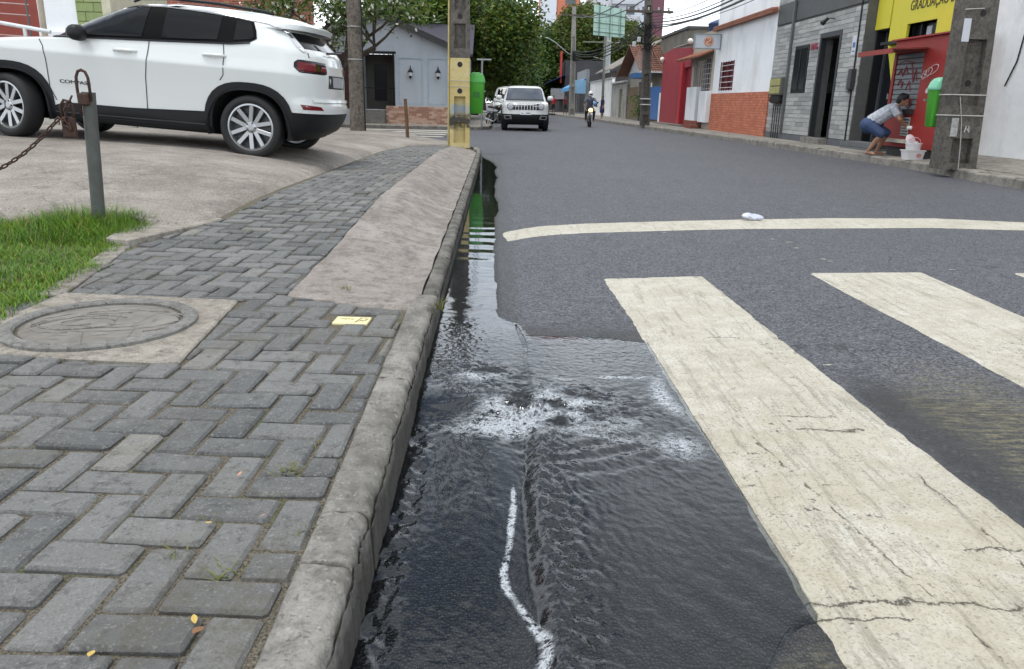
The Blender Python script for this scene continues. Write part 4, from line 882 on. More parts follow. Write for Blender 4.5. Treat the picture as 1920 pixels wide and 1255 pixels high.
# ---- grey tiled building
gb = empty('tiled_building', (9.5, 22.2, .14), label='grey stone tiled building with black door, window and dark upper band', cat='building')
HO = [(22.46, 23.46, 1.50, 2.76), (20.48, 21.66, .30, 2.85)]
m = MB(); FG = Fac('x', 8.77); FG.wall(m, 19.20, 25.27, .1, 6.3, HO, .3); m.box((9.07, 19.2, .1), (14, 19.35, 6.3)); m.box((13.8, 19.35, .1), (14, 25.2, 6.3)); m.box((9.07, 19.4, 6.1), (13.8, 25.2, 6.2))
m.build('wall', basic('tile_grout', (.10, .10, .098), .95, var=.2), gb)
def m_stone_tile():
    n = NT('stone_tile'); p = n.pos(); rnd = n.math('FRACT', n.math('ADD', n('ObjectInfo').outputs['Random'], n('NewGeometry').outputs['Random Per Island']))
    a = n.noise(n.map(p, (1, 1, 2.5)), 7, 6, .65); base = n.ramp(rnd, 0, 1, (.26, .265, .26), (.44, .445, .43)); col = n.mix(n.math('MULTIPLY', n.ramp(a, .42, .7), .5), base, (.20, .205, .20)); n.bump(n.noise(p, 30, 4, .6), .3, .01)
    return n.set(col=col, rough=.75, spec=.4)
STILE = m_stone_tile(); tl = []
row = 0; z = .32
while z < 6.1:
    y = 19.22 - (row % 2) * .3
    while y < 25.25:
        a, b = max(y, 19.21), min(y + .60, 25.26)
        segs = [(a, b)]
        for h in HO:
            if z + .057 > h[2] - .04 and z + .057 < h[3] + .05:
                ns = []
                for (c, d) in segs:
                    if d <= h[0] - .05 or c >= h[1] + .05: ns.append((c, d))
                    else:
                        if c < h[0] - .05: ns.append((c, h[0] - .05))
                        if d > h[1] + .05: ns.append((h[1] + .05, d))
                segs = ns
        if not (3.5 < z + .05 < 4.08):
            for (c, d) in segs:
                if d - c > .05: tl.append((c, d, z))
        y += .60
    z += .116; row += 1
tl.sort(key=lambda t: (t[2] > 4.1, t[0] + .0 * t[2])); tf = MB(); share = {}
for i, (a, b, z) in enumerate(tl):
    if i < 300:
        key = round(b - a, 2)
        if key not in share:
            mm = MB(); l = b - a - .007; mm.prism([(0, 0, 0), (0, l, 0), (0, l, .109), (0, 0, .109)], (-.02, 0, 0)); me0 = mm.build('tile', STILE, gb, world=False, bevel=.003); share[key] = me0; o = me0
        else: o = share[key].copy(); COL.objects.link(o)
        o.location = Vector((8.768 + random.uniform(-.004, .004), a, z)) - gb.location
    else: FG.box(tf, a, b - .007, z, z + .109, .002, .02)
if tf.v: setp(tf.build('tile_field', STILE, gb), kind='stuff')
for a, b in ((19.21, 23.72), (23.90, 25.25)):
    m = MB(); FG.box(m, a, b, 3.505, 4.075, .003, .03); m.build('dark_band', basic('band_grey', (.065, .068, .07), .6, var=.2, scale=2), gb)
m = MB(); FG.box(m, 19.2, 25.27, .1, .305, .002, .03); m.build('skirting', basic('skirt_dark', (.10, .105, .115), .8, var=.2), gb)
m = MB(); FG.box(m, 23.76, 23.87, .32, 6.2, .025, .09); m.build('downpipe', basic('pipe_dark', (.10, .105, .105), .6), gb)
m = MB(); FG.box(m, 22.44, 23.48, 1.48, 2.78, -.1, .03); wg = m.build('window', BLACK, gb, bevel=.01); m = MB(); FG.box(m, 22.53, 23.39, 1.57, 2.69, .031, .036); m.build('pane', GLASS, wg); m = MB(); FG.box(m, 22.94, 22.98, 1.57, 2.69, .037, .05); m.build('mullion', BLACK, wg)
m = MB()
for a, b, c, d in ((20.40, 20.50, .3, 2.86), (21.64, 21.74, .3, 2.86), (20.40, 21.74, 2.862, 2.98)): FG.box(m, a, b, c, d, -.1, .04)
dg_ = m.build('door_frame', basic('frame_charcoal', (.025, .028, .032), .5), gb); m = MB(); m.box((9.0, 20.52, .3), (9.9, 20.56, 2.84)); dd = m.build('door', BLACK, gb); m = MB().box((9.1, 19.4, .2), (13.8, 25.2, .28)); m.build('floor', DARKIN, gb)
m = MB().ball((9.08, 20.60, 1.43), .035, 8, 6); m.build('handle', basic('knob_steel', (.7, .7, .7), .3, metal=.8), dd, smooth=True)
m = MB(); FG.box(m, 20.45, 21.7, .12, .30, -.2, .25); m.build('door_step', CONC_RIGHT, gb)
mb = empty('meter_box', (8.6, 24.3, 1.3), label='old yellowed electricity meter box on the grey tiled wall', cat='meter box')
m = MB(); FG.box(m, 23.86, 24.82, 1.42, 1.95, .022, .20); m.build('case', basic('meter_cage', (.10, .10, .09), .6), mb, bevel=.02)
for i in range(3):
    for j in range(2):
        m = MB(); FG.box(m, 23.90 + i * .30, 24.17 + i * .30, 1.47 + j * .23, 1.67 + j * .23, .20, .225); m.build('meter', basic('meter_yellow', (.34, .32, .12), .4, var=.25, scale=14), mb, bevel=.01)
m = MB(); FG.box(m, 23.90, 24.78, 1.19, 1.42, .022, .19); m.build('lower_box', BLACK, mb, bevel=.05)
for i in range(4):
    m = MB().tube([(8.70, 24.05 + i * .19, 1.2), (8.70, 24.02 + i * .19, .15)], .014, 6); m.build('conduit', BLACK, mb)
nb = setp(text_mesh('house_number', '1076', .25, basic('number_red', (.30, .06, .09), .5), None, M_facx(8.725, 22.32, 2.60), .012), 'faded red wall number beside the black door', 'house number')
m = MB().tube([(8.735, 19.55, 5.6), (8.735, 19.42, 2.0), (8.735, 19.36, .2)], .022, 6); setp(m.build('wall_cable', BLACK), 'thin black cable running down the tiled wall edge', 'cable')
eb = empty('switch_box', (8.6, 19.4, 1.5), label='small dark electric box on the tiled wall beside the glass doors', cat='electric box')
m = MB(); FG.box(m, 19.28, 19.46, 1.52, 2.0, .03, .16); m.build('case', basic('box_dark', (.045, .048, .05), .5), eb, bevel=.015); m = MB(); FG.box(m, 19.46, 19.60, 1.45, 1.9, .03, .12); m.build('small_case', basic('box_grey', (.22, .22, .22), .6), eb, bevel=.015)
m = MB(); FG.box(m, 19.52, 19.74, 2.33, 2.78, .024, .030); ps = m.build('wall_poster', basic('poster_paper', (.55, .58, .62), .8, var=.1)); setp(ps, 'pale paper notice with blue print on the tiled wall', 'notice')
m = MB(); FG.box(m, 19.56, 19.70, 2.5, 2.62, .0305, .0312); FG.box(m, 19.56, 19.70, 2.4, 2.43, .0305, .0312); m.build('print', basic('print_blue', (.09, .16, .35), .8), ps)
sc_ = empty('wall_spotlight', (8.6, 20.95, 3.2), label='small dark spotlight on the tiled wall above the black door', cat='lamp'); m = MB().tube([(8.745, 20.95, 3.28), (8.6, 20.95, 3.30), (8.52, 20.95, 3.22)], .012, 6); m.build('arm', BLACK, sc_); m = MB().tube([(8.56, 20.98, 3.30), (8.42, 20.96, 3.16)], [.03, .065], 10); m.build('head', BLACK, sc_)
# ---- yellow and black building
FY = Fac('x', 9.05)
yb = empty('yellow_building', (9.9, 17.4, .14), label='yellow and black painted shop building with glass doors, behind the red kiosk', cat='building')
YEL = basic('yellow_paint', (.60, .535, .035), .6, var=.06, scale=1.5, grime=.10, gcol=(.4, .35, .05))
m = MB(); FY.wall(m, 15.40, 19.18, .1, 2.9, [(17.75, 19.12, .30, 2.83), (16.5, 17.68, 2.56, 2.86)], .3); m.box((9.35, 15.40, .1), (14.2, 15.55, 6.3)); m.build('wall', basic('wall_black', (.010, .0105, .012), .6, var=.2, spec=.3), yb)
m = MB(); FY.box(m, 18.50, 19.18, 2.86, 6.3, -.3, .06); m.build('yellow_panel', YEL, yb)
m = MB(); FY.wall(m, 15.40, 18.44, 2.50, 6.3, [(16.5, 17.68, 2.47, 2.86)], .3); pnl = m.build('yellow_panel', YEL, yb)
for v in pnl.data.vertices: v.co.x -= .06
m = MB(); m.prism([(8.99, 18.44, 2.5), (8.99, 17.7, 2.5), (8.99, 17.85, 1.35)], (.055, 0, 0)); m.build('yellow_wedge', YEL, yb)
m = MB(); FY.box(m, 17.75, 19.12, .30, 2.83, -.3, -.25); gd_ = m.build('glass_door', GLASS, yb)
for a in (17.75, 18.38, 19.06): q = MB(); FY.box(q, a, a + .06, .3, 2.83, -.25, -.2); q.build('door_stile', basic('stile_grey', (.075, .08, .085), .4), gd_)
q = MB(); FY.box(q, 18.46, 18.5, 1.3, 1.42, -.2, -.14); q.build('handle', MATS['knob_steel'], gd_)
m = MB(); FY.box(m, 16.52, 17.66, 2.56, 2.86, -.2, -.14); wy = m.build('window', GLASS, yb); q = MB(); FY.box(q, 17.0, 17.2, 2.60, 2.78, -.138, -.13); q.build('sticker', basic('sticker_white', (.5, .52, .56), .7), wy)
for a in (16.52, 17.28, 17.62): q = MB(); FY.box(q, a, a + .05, 2.56, 2.86, -.13, -.06); q.build('mullion', BLACK, wy)
text_mesh('lettering', 'GRADUAÇÃO E', .29, BLACK, yb, M_facx(8.985, 17.66, 3.13) @ Matrix.Scale(.80, 4, (1, 0, 0)), .003)
m = MB(); FY.box(m, 17.6, 19.2, .12, .31, .02, .50); m.build('door_step', m_brick('step_tile', (.16, .165, .17), (.13, .135, .14), (.05, .05, .05), .1, .2), yb)
# ---- white wall at the right
m = MB().box((9.06, 7.0, .1), (9.36, 15.39, 6.2)); ww = m.build('white_street_wall', basic('stained_white', (.74, .755, .75), .9, var=.10, scale=.9, bump=.3, bscale=12, grime=.38, gscale=1.1, gcol=(.30, .31, .30))); setp(ww, 'stained white street wall behind the leaning concrete pole', 'wall')
m = MB(); m.box((9.052, 8.5, 2.02), (9.059, 13.6, 2.05)); m.build('pale_line', basic('line_white', (.75, .78, .8), .8), ww)
hc = MB().tube([(9.04, 13.75, 3.2), (9.04, 13.7, 2.6), (9.04, 13.8, 1.9), (9.04, 14.0, 1.5)], .012, 6); setp(hc.build('hanging_wire', BLACK), 'thin loose wire hanging down the stained white wall', 'cable')
m = MB().prism([(7.95, 7.2, .146), (7.95, 14.5, .146), (9.06, 14.5, .28), (9.06, 7.2, .28)], (0, 0, .006)); m.box((8.0, 7.2, .1), (9.06, 14.5, .145)); setp(m.build('wall_apron', CONC_RIGHT), kind='structure')
# ---- red kiosk
kk = empty('red_kiosk', (8.65, 15.6, .145), label='red metal street kiosk with closed graffitied shutter and raised flap', cat='kiosk')
KR = basic('kiosk_red', (.27, .017, .012), .55, var=.16, scale=3, grime=.25, gcol=(.10, .02, .015)); FK = Fac('x', 8.32)
m = MB(); FK.wall(m, 14.55, 16.68, .33, 2.42, [(15.52, 16.58, 1.06, 2.16)], .08); m.box((8.40, 14.55, .42), (8.80, 14.6, 2.42)); m.box((8.40, 16.63, .42), (8.80, 16.68, 2.42)); m.box((8.75, 14.6, .42), (8.80, 16.63, 2.42)); m.build('body', KR, kk)
m = MB(); m.prism([(8.24, 14.5, 2.42), (8.24, 16.75, 2.42), (8.82, 16.75, 2.45), (8.82, 14.5, 2.45)], (0, 0, .03)); m.build('roof', KR, kk)
m = MB(); m.box((8.42, 14.65, .145), (8.78, 16.6, .329)); m.build('base', basic('kiosk_base', (.03, .03, .033), .7), kk)
sh = MB(); 
for i in range(11): q = MB(); FK.box(q, 15.53, 16.57, 1.065 + i * .0995, 1.158 + i * .0995, -.05, -.018 - .004 * (i % 2)); q.build('shutter_slat', basic('shutter_grey', (.20, .215, .225), .5, metal=.3, var=.2, scale=5), kk, bevel=.012)
gr = MB()   # sprayed scrawl on the shutter
def scr(pts, r=.014): gr.tube([FK.p(a, z, -.012) for a, z in pts], r, 5)
scr([(15.85 + .10 * math.cos(t), 1.20 + .09 * math.sin(t)) for t in np.linspace(0, 6.0, 16)]); scr([(15.85 + .045 * math.cos(t), 1.20 + .045 * math.sin(t)) for t in np.linspace(1, 7.0, 12)], .010)
scr([(16.45, 1.75), (16.35, 1.85), (16.25, 1.72), (16.15, 1.9), (16.05, 1.75)]); scr([(16.4, 1.55), (16.3, 1.66), (16.22, 1.5), (16.2, 1.62)]); scr([(15.95, 1.95), (15.8, 1.6), (15.75, 1.85), (15.68, 1.62)]); scr([(16.05, 1.45), (15.95, 1.62), (15.85, 1.42)], .011); scr([(16.45, 1.98), (16.2, 2.02), (15.9, 1.97)], .010)
gr.build('scrawl', basic('spray_red', (.26, .05, .06), .8), kk)
m = MB(); FK.box(m, 15.56, 16.5, .98, 1.06, .0, .05); m.build('sill', basic('sill_dark', (.03, .03, .03), .6), kk)
m = MB(); FK.box(m, 15.62, 15.92, .56, .92, .004, .02); vent = m.build('vent', basic('vent_grey', (.33, .34, .33), .6), kk)
for i in range(6): q = MB(); FK.box(q, 15.64, 15.90, .585 + i * .055, .605 + i * .055, .02, .028); q.build('vent_slot', BLACK, vent)
m = MB(); FK.box(m, 15.5, 16.4, .42, .49, .01, .14); m.build('ledge', basic('ledge_cream', (.50, .47, .38), .8, grime=.4), kk)
fl = MB(); fl.prism([(8.30, 15.38, 2.20), (8.30, 16.82, 2.20), (7.62, 16.82, 2.17), (7.62, 15.38, 2.17)], (0, 0, .025)); fl.prism([(7.63, 15.38, 2.10), (7.63, 16.82, 2.10), (7.605, 16.82, 2.10), (7.605, 15.38, 2.10)], (0, 0, .095)); fl.build('flap', basic('flap_red', (.24, .03, .02), .6, var=.25, scale=4, grime=.3), kk)
m = MB(); 
for (y0, z0, y1, z1) in ((14.62, 1.95, 15.28, 1.75),): m.tube([FK.p(15.02 + (.20 - .05 * (t // 6.28)) * math.cos(t) + .02 * t, 1.80 - .05 * (t // 6.28) + .085 * math.sin(t) - .04 * math.cos(t), .03 + .002 * t) for t in np.linspace(0, 17, 60)], .005, 5)
m.build('coiled_wire', basic('wire_white', (.55, .55, .55), .6), kk)
m = MB().lathe([(0, 0), (.05, 0), (.05, .006), (0, .006)], 16, Matrix.Translation((8.318, 15.2, 1.42)) @ Matrix.Rotation(R(-90), 4, 'Y')); m.build('round_sticker', basic('sticker_pale', (.55, .50, .48), .7), kk)
bx_ = MB(); bx_.box((9.05, 16.9, 2.46), (8.75, 18.3, 2.52)); bx_.build('lintel_board', BLACK, yb)
# ---- far row on the right
def simple_house(name, label, x0, x1, y0, y1, h, wallm, parts=(), cat='house'):
    r = empty(name, ((x0 + x1) / 2, (y0 + y1) / 2, .1), label=label, cat=cat); m = MB().box((x0, y0, .1), (x1, y1, h)); m.build('wall', wallm, r); return r
th = simple_house('tiled_roof_house', 'low house with sloping red clay tile roof behind the blue gate', 8.95, 14, 47.0, 54, 2.95, basic('old_cream', (.35, .32, .27), .9, grime=.5))
RT = basic('clay_roof', (.17, .075, .05), .9, var=.4, scale=2.5, grime=.5, gcol=(.05, .04, .035))
for k in range(14):     # courses of tiles on the slope that faces the street corner
    t0, t1 = k / 14, (k + 1.12) / 14; a = (46.3 + 4.4 * t0, 2.88 + 1.75 * t0 + .05); b = (46.3 + 4.4 * t1, 2.88 + 1.75 * t1 + .01); m = MB(); w2 = .25
    x = 8.3
    while x < 14.2:
        m.add([(x, a[0], a[1]), (x + .09, a[0], a[1] + .05), (x + .17, a[0], a[1]), (x, b[0], b[1]), (x + .09, b[0], b[1] + .05), (x + .17, b[0], b[1])], [(0, 1, 4, 3), (1, 2, 5, 4)]); x += .17
    m.build('tile_course', RT, th)
m = MB().prism([(8.3, 50.6, 4.55), (14.2, 50.6, 4.55), (14.2, 55, 2.9), (8.3, 55, 2.9)], (0, 0, .06)); m.build('roof', RT, th)
m = MB().prism([(8.95, 46.9, 2.9), (8.95, 54.2, 2.9), (8.95, 50.6, 4.5)], (.1, 0, 0)); m.build('gable', basic('gable_white', (.55, .58, .6), .9), th)
m = MB().box((8.0, 46.0, 2.55), (8.95, 47.8, 2.83)); m.build('blue_canopy', basic('canopy_blue', (.03, .12, .30), .6), th)
m = MB().box((8.3, 46.2, 2.86), (14.2, 46.35, 2.95)); m.build('white_fascia', basic('fascia_white', (.6, .6, .6), .8), th)
FB = Fac('x', 8.9)
bg_ = empty('blue_gate', (8.9, 44.3, .14), label='bright blue metal gate between white posts beside the red wall', cat='gate')
for i in range(5): m = MB(); FB.box(m, 42.75 + i * .62, 43.35 + i * .62, .3, 2.05, 0, .05); m.build('board', basic('gate_blue', (.025, .12, .34), .55, var=.2), bg_)
for a in (42.4, 45.9): m = MB(); FB.box(m, a, a + .3, .12, 1.7 if a < 44 else 2.3, -.1, .1); m.build('post', WHITEW, bg_)
bp = empty('leafy_shrub', (8.5, 46.6, .15), label='small green shrub beside the lattice pole and brown gate', cat='shrub'); nn = 260; c = np.stack([8.45 + RNG.normal(0, .28, nn), 46.8 + RNG.normal(0, .3, nn), .35 + RNG.uniform(0, 1.25, nn)], 1) - np.array([8.5, 46.6, .15])
SHRUB_SPOT = (bp, c)
br = empty('brown_gate', (8.9, 51, .14), label='brown metal double gate in the far row', cat='gate')
for i in range(4): m = MB(); FB.box(m, 49.2 + i * 1.0, 50.15 + i * 1.0, .2, 2.15, 0, .05); m.build('leaf_panel', basic('gate_brown', (.14, .085, .04), .6, var=.25), br)
for a in (48.9, 53.25): m = MB(); FB.box(m, a, a + .28, .12, 2.4, -.1, .1); m.build('post', CONC_RIGHT, br)
gw = empty('weathered_wall', (8.95, 57, .14), label='stained grey plaster wall with a shut door in the far row', cat='wall'); m = MB(); FB.wall(m, 53.6, 61.0, .1, 2.55, [(56.0, 57.2, .15, 2.1)], .2); m.build('wall', basic('stained_grey', (.33, .33, .31), .9, var=.25, scale=.8, grime=.75, gcol=(.06, .06, .05)), gw); m = MB(); FB.box(m, 56.0, 57.2, .15, 2.1, -.15, -.1); m.build('door', basic('door_ochre', (.16, .13, .07), .7), gw); m = MB(); FB.box(m, 53.5, 61.05, 2.55, 2.66, -.25, .12); m.build('coping', basic('coping_pale', (.5, .5, .5), .8), gw)
w3 = empty('white_wall', (8.95, 68, .14), label='white painted street wall behind the motorcycle rider', cat='wall'); m = MB(); FB.box(m, 61.05, 75.3, .1, 2.95, -.2, .02); m.build('wall', basic('white_wall_paint', (.80, .81, .82), .85, var=.08, scale=.8, grime=.2), w3); m = MB(); FB.box(m, 61.05, 75.3, 2.952, 3.06, -.25, .08); m.build('coping', basic('coping_grime', (.4, .4, .4), .9, grime=.5), w3)
gh = empty('grey_roof_house', (12, 67, 0), label='house with a weathered grey corrugated roof behind the white wall', cat='house'); m = MB().box((9.4, 63, .1), (16, 73, 3.6)); m.build('wall', basic('dark_old_wall', (.09, .085, .075), .9, var=.5, scale=.7, grime=.6), gh)
for i in range(26): m = MB().prism([(9.1, 62.5 + i * .42, 3.7), (9.1, 62.88 + i * .42, 3.7), (13, 62.88 + i * .42, 6.0), (13, 62.5 + i * .42, 6.0)], (0, 0, .08)); m.build('roof_sheet', basic('grey_roof', (.24, .22, .195), .9, var=.3, scale=1.2, grime=.4), gh)
hs = empty('blue_awning_shop', (9, 78, .14), label='far shop with light blue awning and dark open front', cat='shop')
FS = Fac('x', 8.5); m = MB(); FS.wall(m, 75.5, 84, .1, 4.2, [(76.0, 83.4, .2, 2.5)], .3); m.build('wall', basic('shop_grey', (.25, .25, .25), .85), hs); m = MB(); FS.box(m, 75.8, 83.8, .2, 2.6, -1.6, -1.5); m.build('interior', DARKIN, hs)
m = MB().prism([(8.5, 75.4, 3.35), (8.5, 84, 3.35), (6.9, 84, 2.5), (6.9, 75.4, 2.5)], (0, 0, .04)); m.box((6.88, 75.4, 2.2), (6.92, 84, 2.52)); m.build('awning', basic('awning_blue', (.10, .30, .55), .6, var=.1), hs)
m = MB().box((7.0, 75.35, 2.0), (8.5, 75.42, 3.2)); m.build('awning_side', basic('awning_side_blue', (.22, .42, .62), .6), hs)
ss = empty('red_banner_shop', (7.6, 92, .14), label='far shop front with tall red banner and dark blue awning', cat='shop')
m = MB().box((7.4, 86, .1), (14, 104, 5.5)); m.build('wall', basic('shop_dark', (.05, .05, .055), .85, var=.4, scale=.6), ss); m = MB().box((6.9, 86.2, 3.2), (7.05, 87.6, 6.4)) ; m.build('banner', basic('banner_red', (.42, .035, .03), .6), ss)
m = MB().prism([(7.4, 85.5, 4.0), (7.4, 100, 4.0), (5.4, 100, 3.1), (5.4, 85.5, 3.1)], (0, 0, .05)); m.build('awning', basic('awning_navy', (.015, .02, .14), .6), ss)
m = MB().box((5.9, 85.9, 1.5), (7.4, 86.0, 2.6)); m.build('side_panel', basic('panel_grey', (.3, .3, .31), .7), ss)
fr_ = empty('dark_shop_row', (5, 118, 0), label='dim row of shop fronts where the street bends away', cat='shop'); m = MB().box((3.6, 108, .1), (12, 128, 5)); m.build('wall', basic('row_dark', (.06, .055, .055), .9, var=.5, scale=.4), fr_); m = MB().box((3.5, 107.9, 2.6), (8, 108.0, 3.4)); m.build('fascia', basic('row_blue', (.05, .08, .2), .7), fr_)
# ---- billboard seen from behind
bb = empty('billboard', (10.4, 75, 0), label='pale green billboard seen from behind on a steel post', cat='billboard')
BBG = basic('billboard_green', (.36, .52, .45), .6, var=.08, scale=1)
bq = [PY(1114, 8, 75), PY(1173, 18, 75), PY(1171, 72, 75), PY(1112, 66, 75)]
for i in range(5):
    for j in range(4):
        def lp(u, v): return bq[0].lerp(bq[1], u).lerp(bq[3].lerp(bq[2], u), v)
        m = MB().prism([lp(i / 5 + .004, j / 4 + .004), lp((i + .98) / 5, j / 4 + .004), lp((i + .98) / 5, (j + .98) / 4), lp(i / 5 + .004, (j + .98) / 4)], (0, .06, 0)); m.build('sheet', BBG, bb)
for i in range(3): a = bq[0].lerp(bq[3], .28 + i * .3); b = bq[1].lerp(bq[2], .28 + i * .3); m = MB().bar(a + Vector((0, -.06, 0)), b + Vector((0, -.06, 0)), .06, .07); m.build('rail', basic('rail_dark', (.09, .15, .13), .6), bb)
for i in (.18, .52, .85): a = bq[0].lerp(bq[1], i); b = bq[3].lerp(bq[2], i); m = MB().bar(a + Vector((0, -.11, 0)), b + Vector((0, -.11, -.3)), .08, .06); m.build('upright', MATS['rail_dark'], bb)
m = MB().tube([(10.5, 75.3, 0), (10.4, 75.3, 9)], .22, 12); m.build('post', basic('post_pale', (.42, .46, .45), .5), bb)
m = MB().box((8.0, 74.3, 6.5), (11.4, 74.9, 6.56)); m.build('catwalk', basic('catwalk_steel', (.25, .25, .2), .6), bb)
# ---- towers
def tower(name, label, cx, cy, wx, wy, h, mat, rows, cols, accent=None, z0=0, balcony=False):
    r = empty(name, (cx, cy, 0), label=label, cat='tower'); m = MB().box((cx - wx / 2, cy - wy / 2, 0), (cx + wx / 2, cy + wy / 2, h)); m.build('wall', mat, r)
    fz = 3.0; wm_ = basic('tower_window', (.06, .07, .085), .25); first = None
    for j in range(rows):
        for i in range(cols):
            a = cx - wx / 2 + wx * (i + .5) / cols; z = h - 2.2 - j * fz; bw = wx / cols * .52
            if first is None: o = MB().box((-bw / 2, -.08, -.75), (bw / 2, .05, .75)).build('window', wm_, r, world=False); first = o
            else: o = first.copy(); COL.objects.link(o)
            o.location = Vector((a, cy - wy / 2, z)) - r.location
        if balcony:
            m = MB().box((cx - wx * .18, cy - wy / 2 - 1.3, h - 4.2 - j * fz), (cx + wx * .24, cy - wy / 2 + .1, h - 3.3 - j * fz)); m.build('balcony', basic('balcony_pale', (.5, .52, .56), .7), r)
    if accent:
        for (a0, a1, mt) in accent: m = MB().box((a0, cy - wy / 2 - .25, 0), (a1, cy - wy / 2 + .5, h + 1)); m.build('accent_strip', mt, r)
    return r
TWH = basic('tower_white', (.60, .63, .69), .7, var=.05, scale=.2)
tower('orange_tower', 'distant white and orange apartment tower above the street trees', 12.0, 160, 7.5, 9, 34, basic('tower_orange', (.50, .17, .10), .7, var=.05), 8, 2, [(8.2, 11.2, TWH)])
tower('white_tower', 'distant white apartment tower with balconies and a maroon side strip', 24.5, 165, 12.5, 10, 36, TWH, 9, 4, [(30.3, 32.6, basic('tower_maroon', (.15, .055, .075), .7))], balcony=True)
# ---- light blue corner house
FH = Fac('y', 31.5)
ch = empty('corner_house', (-4.6, 33.5, .13), label='pale blue gabled corner house with brick plinth and two wall lanterns', cat='house')
BLU = basic('pale_blue_plaster', S(178, 187, 194, 1.0), .85, var=.06, scale=1.5, grime=.12)
m = MB(); FH.wall(m, -7.6, -1.80, .1, 3.05, [(-5.30, -3.99, .66, 2.76), (-7.1, -5.6, .66, 2.76), (-3.86, -2.88, .88, 2.63), (-2.72, -1.92, .88, 2.63)], .25); m.prism([(-7.6, 31.5, 3.05), (-1.80, 31.5, 3.05), (-4.5, 31.5, 4.15)], (0, .25, 0)); m.box((-2.05, 31.75, .1), (-1.80, 40, 3.05)); m.box((-7.6, 31.75, .1), (-7.35, 40, 3.05)); m.build('wall', BLU, ch)
for a, b in ((-3.86, -2.88), (-2.72, -1.92)): m = MB(); FH.box(m, a, b, .88, 2.63, -.06, -.02); pn = m.build('wall_panel', BLU, ch); q = MB(); [FH.box(q, *t) for t in ((a, a + .05, .88, 2.63, -.02, .015), (b - .05, b, .88, 2.63, -.02, .015), (a + .05, b - .05, 2.58, 2.63, -.02, .015), (a + .05, b - .05, .88, .93, -.02, .015))]; q.build('moulding', basic('moulding_blue', S(175, 192, 205, .85), .7), pn)
RF = basic('dark_roof', (.035, .038, .045), .8, var=.35, scale=3)
for k in range(16):
    t0, t1 = k / 16, (k + 1.08) / 16; xa, za = -4.5 + 3.05 * t0, 4.2 - 1.24 * t0; xb, zb_ = -4.5 + 3.05 * t1, 4.2 - 1.24 * t1
    m = MB().prism([(xa, 31.1, za), (xb, 31.1, zb_ + .012), (xb, 40, zb_ + .012), (xa, 40, za)], (0, 0, .05)); m.build('roof_course', RF, ch)
    xa, xb = -9 - xa, -9 - xb; m = MB().prism([(xa, 31.1, za), (xb, 31.1, zb_ + .012), (xb, 40, zb_ + .012), (xa, 40, za)], (0, 0, .05)); m.build('roof_course', RF, ch)
m = MB().bar((-4.5, 31.1, 4.16), (-1.45, 31.1, 2.92), .06, .16); m.build('bargeboard', basic('board_dark', (.03, .03, .032), .7), ch); m = MB().bar((-4.5, 31.1, 4.16), (-7.55, 31.1, 2.92), .06, .16); m.build('bargeboard', MATS['board_dark'], ch)
pb = MB(); FH.box(pb, -4.33, -1.78, .1, .80, .002, .22); plb = pb.build('brick_plinth', basic('plinth_mortar', (.42, .36, .30), .9), ch)
bc = [basic('brick_a', S(188, 150, 130, .9), .85, var=.25, scale=20), basic('brick_b', S(170, 128, 110, .9), .85, var=.25, scale=20), basic('brick_c', S(205, 175, 156, .9), .85, var=.2, scale=20)]
bm_ = [None] * 3; cntb = 0
for r_ in range(8):
    a = -4.33 - (r_ % 2) * .1
    while a < -1.80:
        a0, a1 = max(a, -4.325), min(a + .19, -1.79)
        if a1 - a0 > .03:
            q = MB(); FH.box(q, a0, a1, .115 + r_ * .085, .19 + r_ * .085, .22, .235 + random.uniform(0, .006)); q.build('brick', random.choice(bc), plb, world=True, fix=False); cntb += 1
        a += .2
m = MB(); FH.box(m, -5.30, -3.99, .66, 2.76, -1.2, -1.1); m.build('inner_wall', basic('inner_dim', (.09, .085, .075), .9), ch); m = MB(); FH.box(m, -4.95, -4.45, 1.0, 2.4, -1.08, -1.05); m.build('inner_door', GLASS, ch)
m = MB(); FH.box(m, -7.1, -5.6, .66, 2.76, -.18, -.1); m.build('side_door', basic('door_darkwood', (.05, .022, .018), .6), ch)
m = MB(); FH.box(m, -5.36, -3.93, 2.76, 2.83, -.02, .06); m.build('lintel', BLACK, ch)
m = MB(); FH.box(m, -5.5, -4.34, .1, .64, .0, .6); m.build('entrance_step', CONC_GREY, ch)
m = MB(); FH.box(m, -4.05, -4.0, .66, 2.76, .01, .06); FH.box(m, -5.3, -4.0, 1.45, 1.48, -.05, -.03); m.build('grille_frame', BLACK, ch)
for a in (-3.36, -2.28):
    ln = empty('wall_lantern', (a, 31.4, 2.0), label=f"black wall lantern with white glass, the {'one nearer the doorway' if a < -3 else 'one nearer the yellow pole'}", cat='lantern', group='lanterns on the pale blue wall')
    m = MB().tube([(a, 31.52, 1.95), (a, 31.36, 1.95)], .02, 6); m.build('bracket', BLACK, ln)
    m = MB().lathe([(.0, .30), (.02, .22), (.03, .16), (.10, .06), (.12, .02), (.0, .02)], 8, Matrix.Translation((a, 31.34, 2.05))); m.build('cap', BLACK, ln)
    m = MB().lathe([(.10, .0), (.075, -.13), (.0, -.13)], 8, Matrix.Translation((a, 31.34, 2.07))); m.build('glass', basic('lantern_glass', (.65, .67, .68), .3), ln); m = MB().lathe([(.07, .0), (.04, -.07), (.015, -.11), (.0, -.12)], 8, Matrix.Translation((a, 31.34, 1.94))); m.build('tail', BLACK, ln)
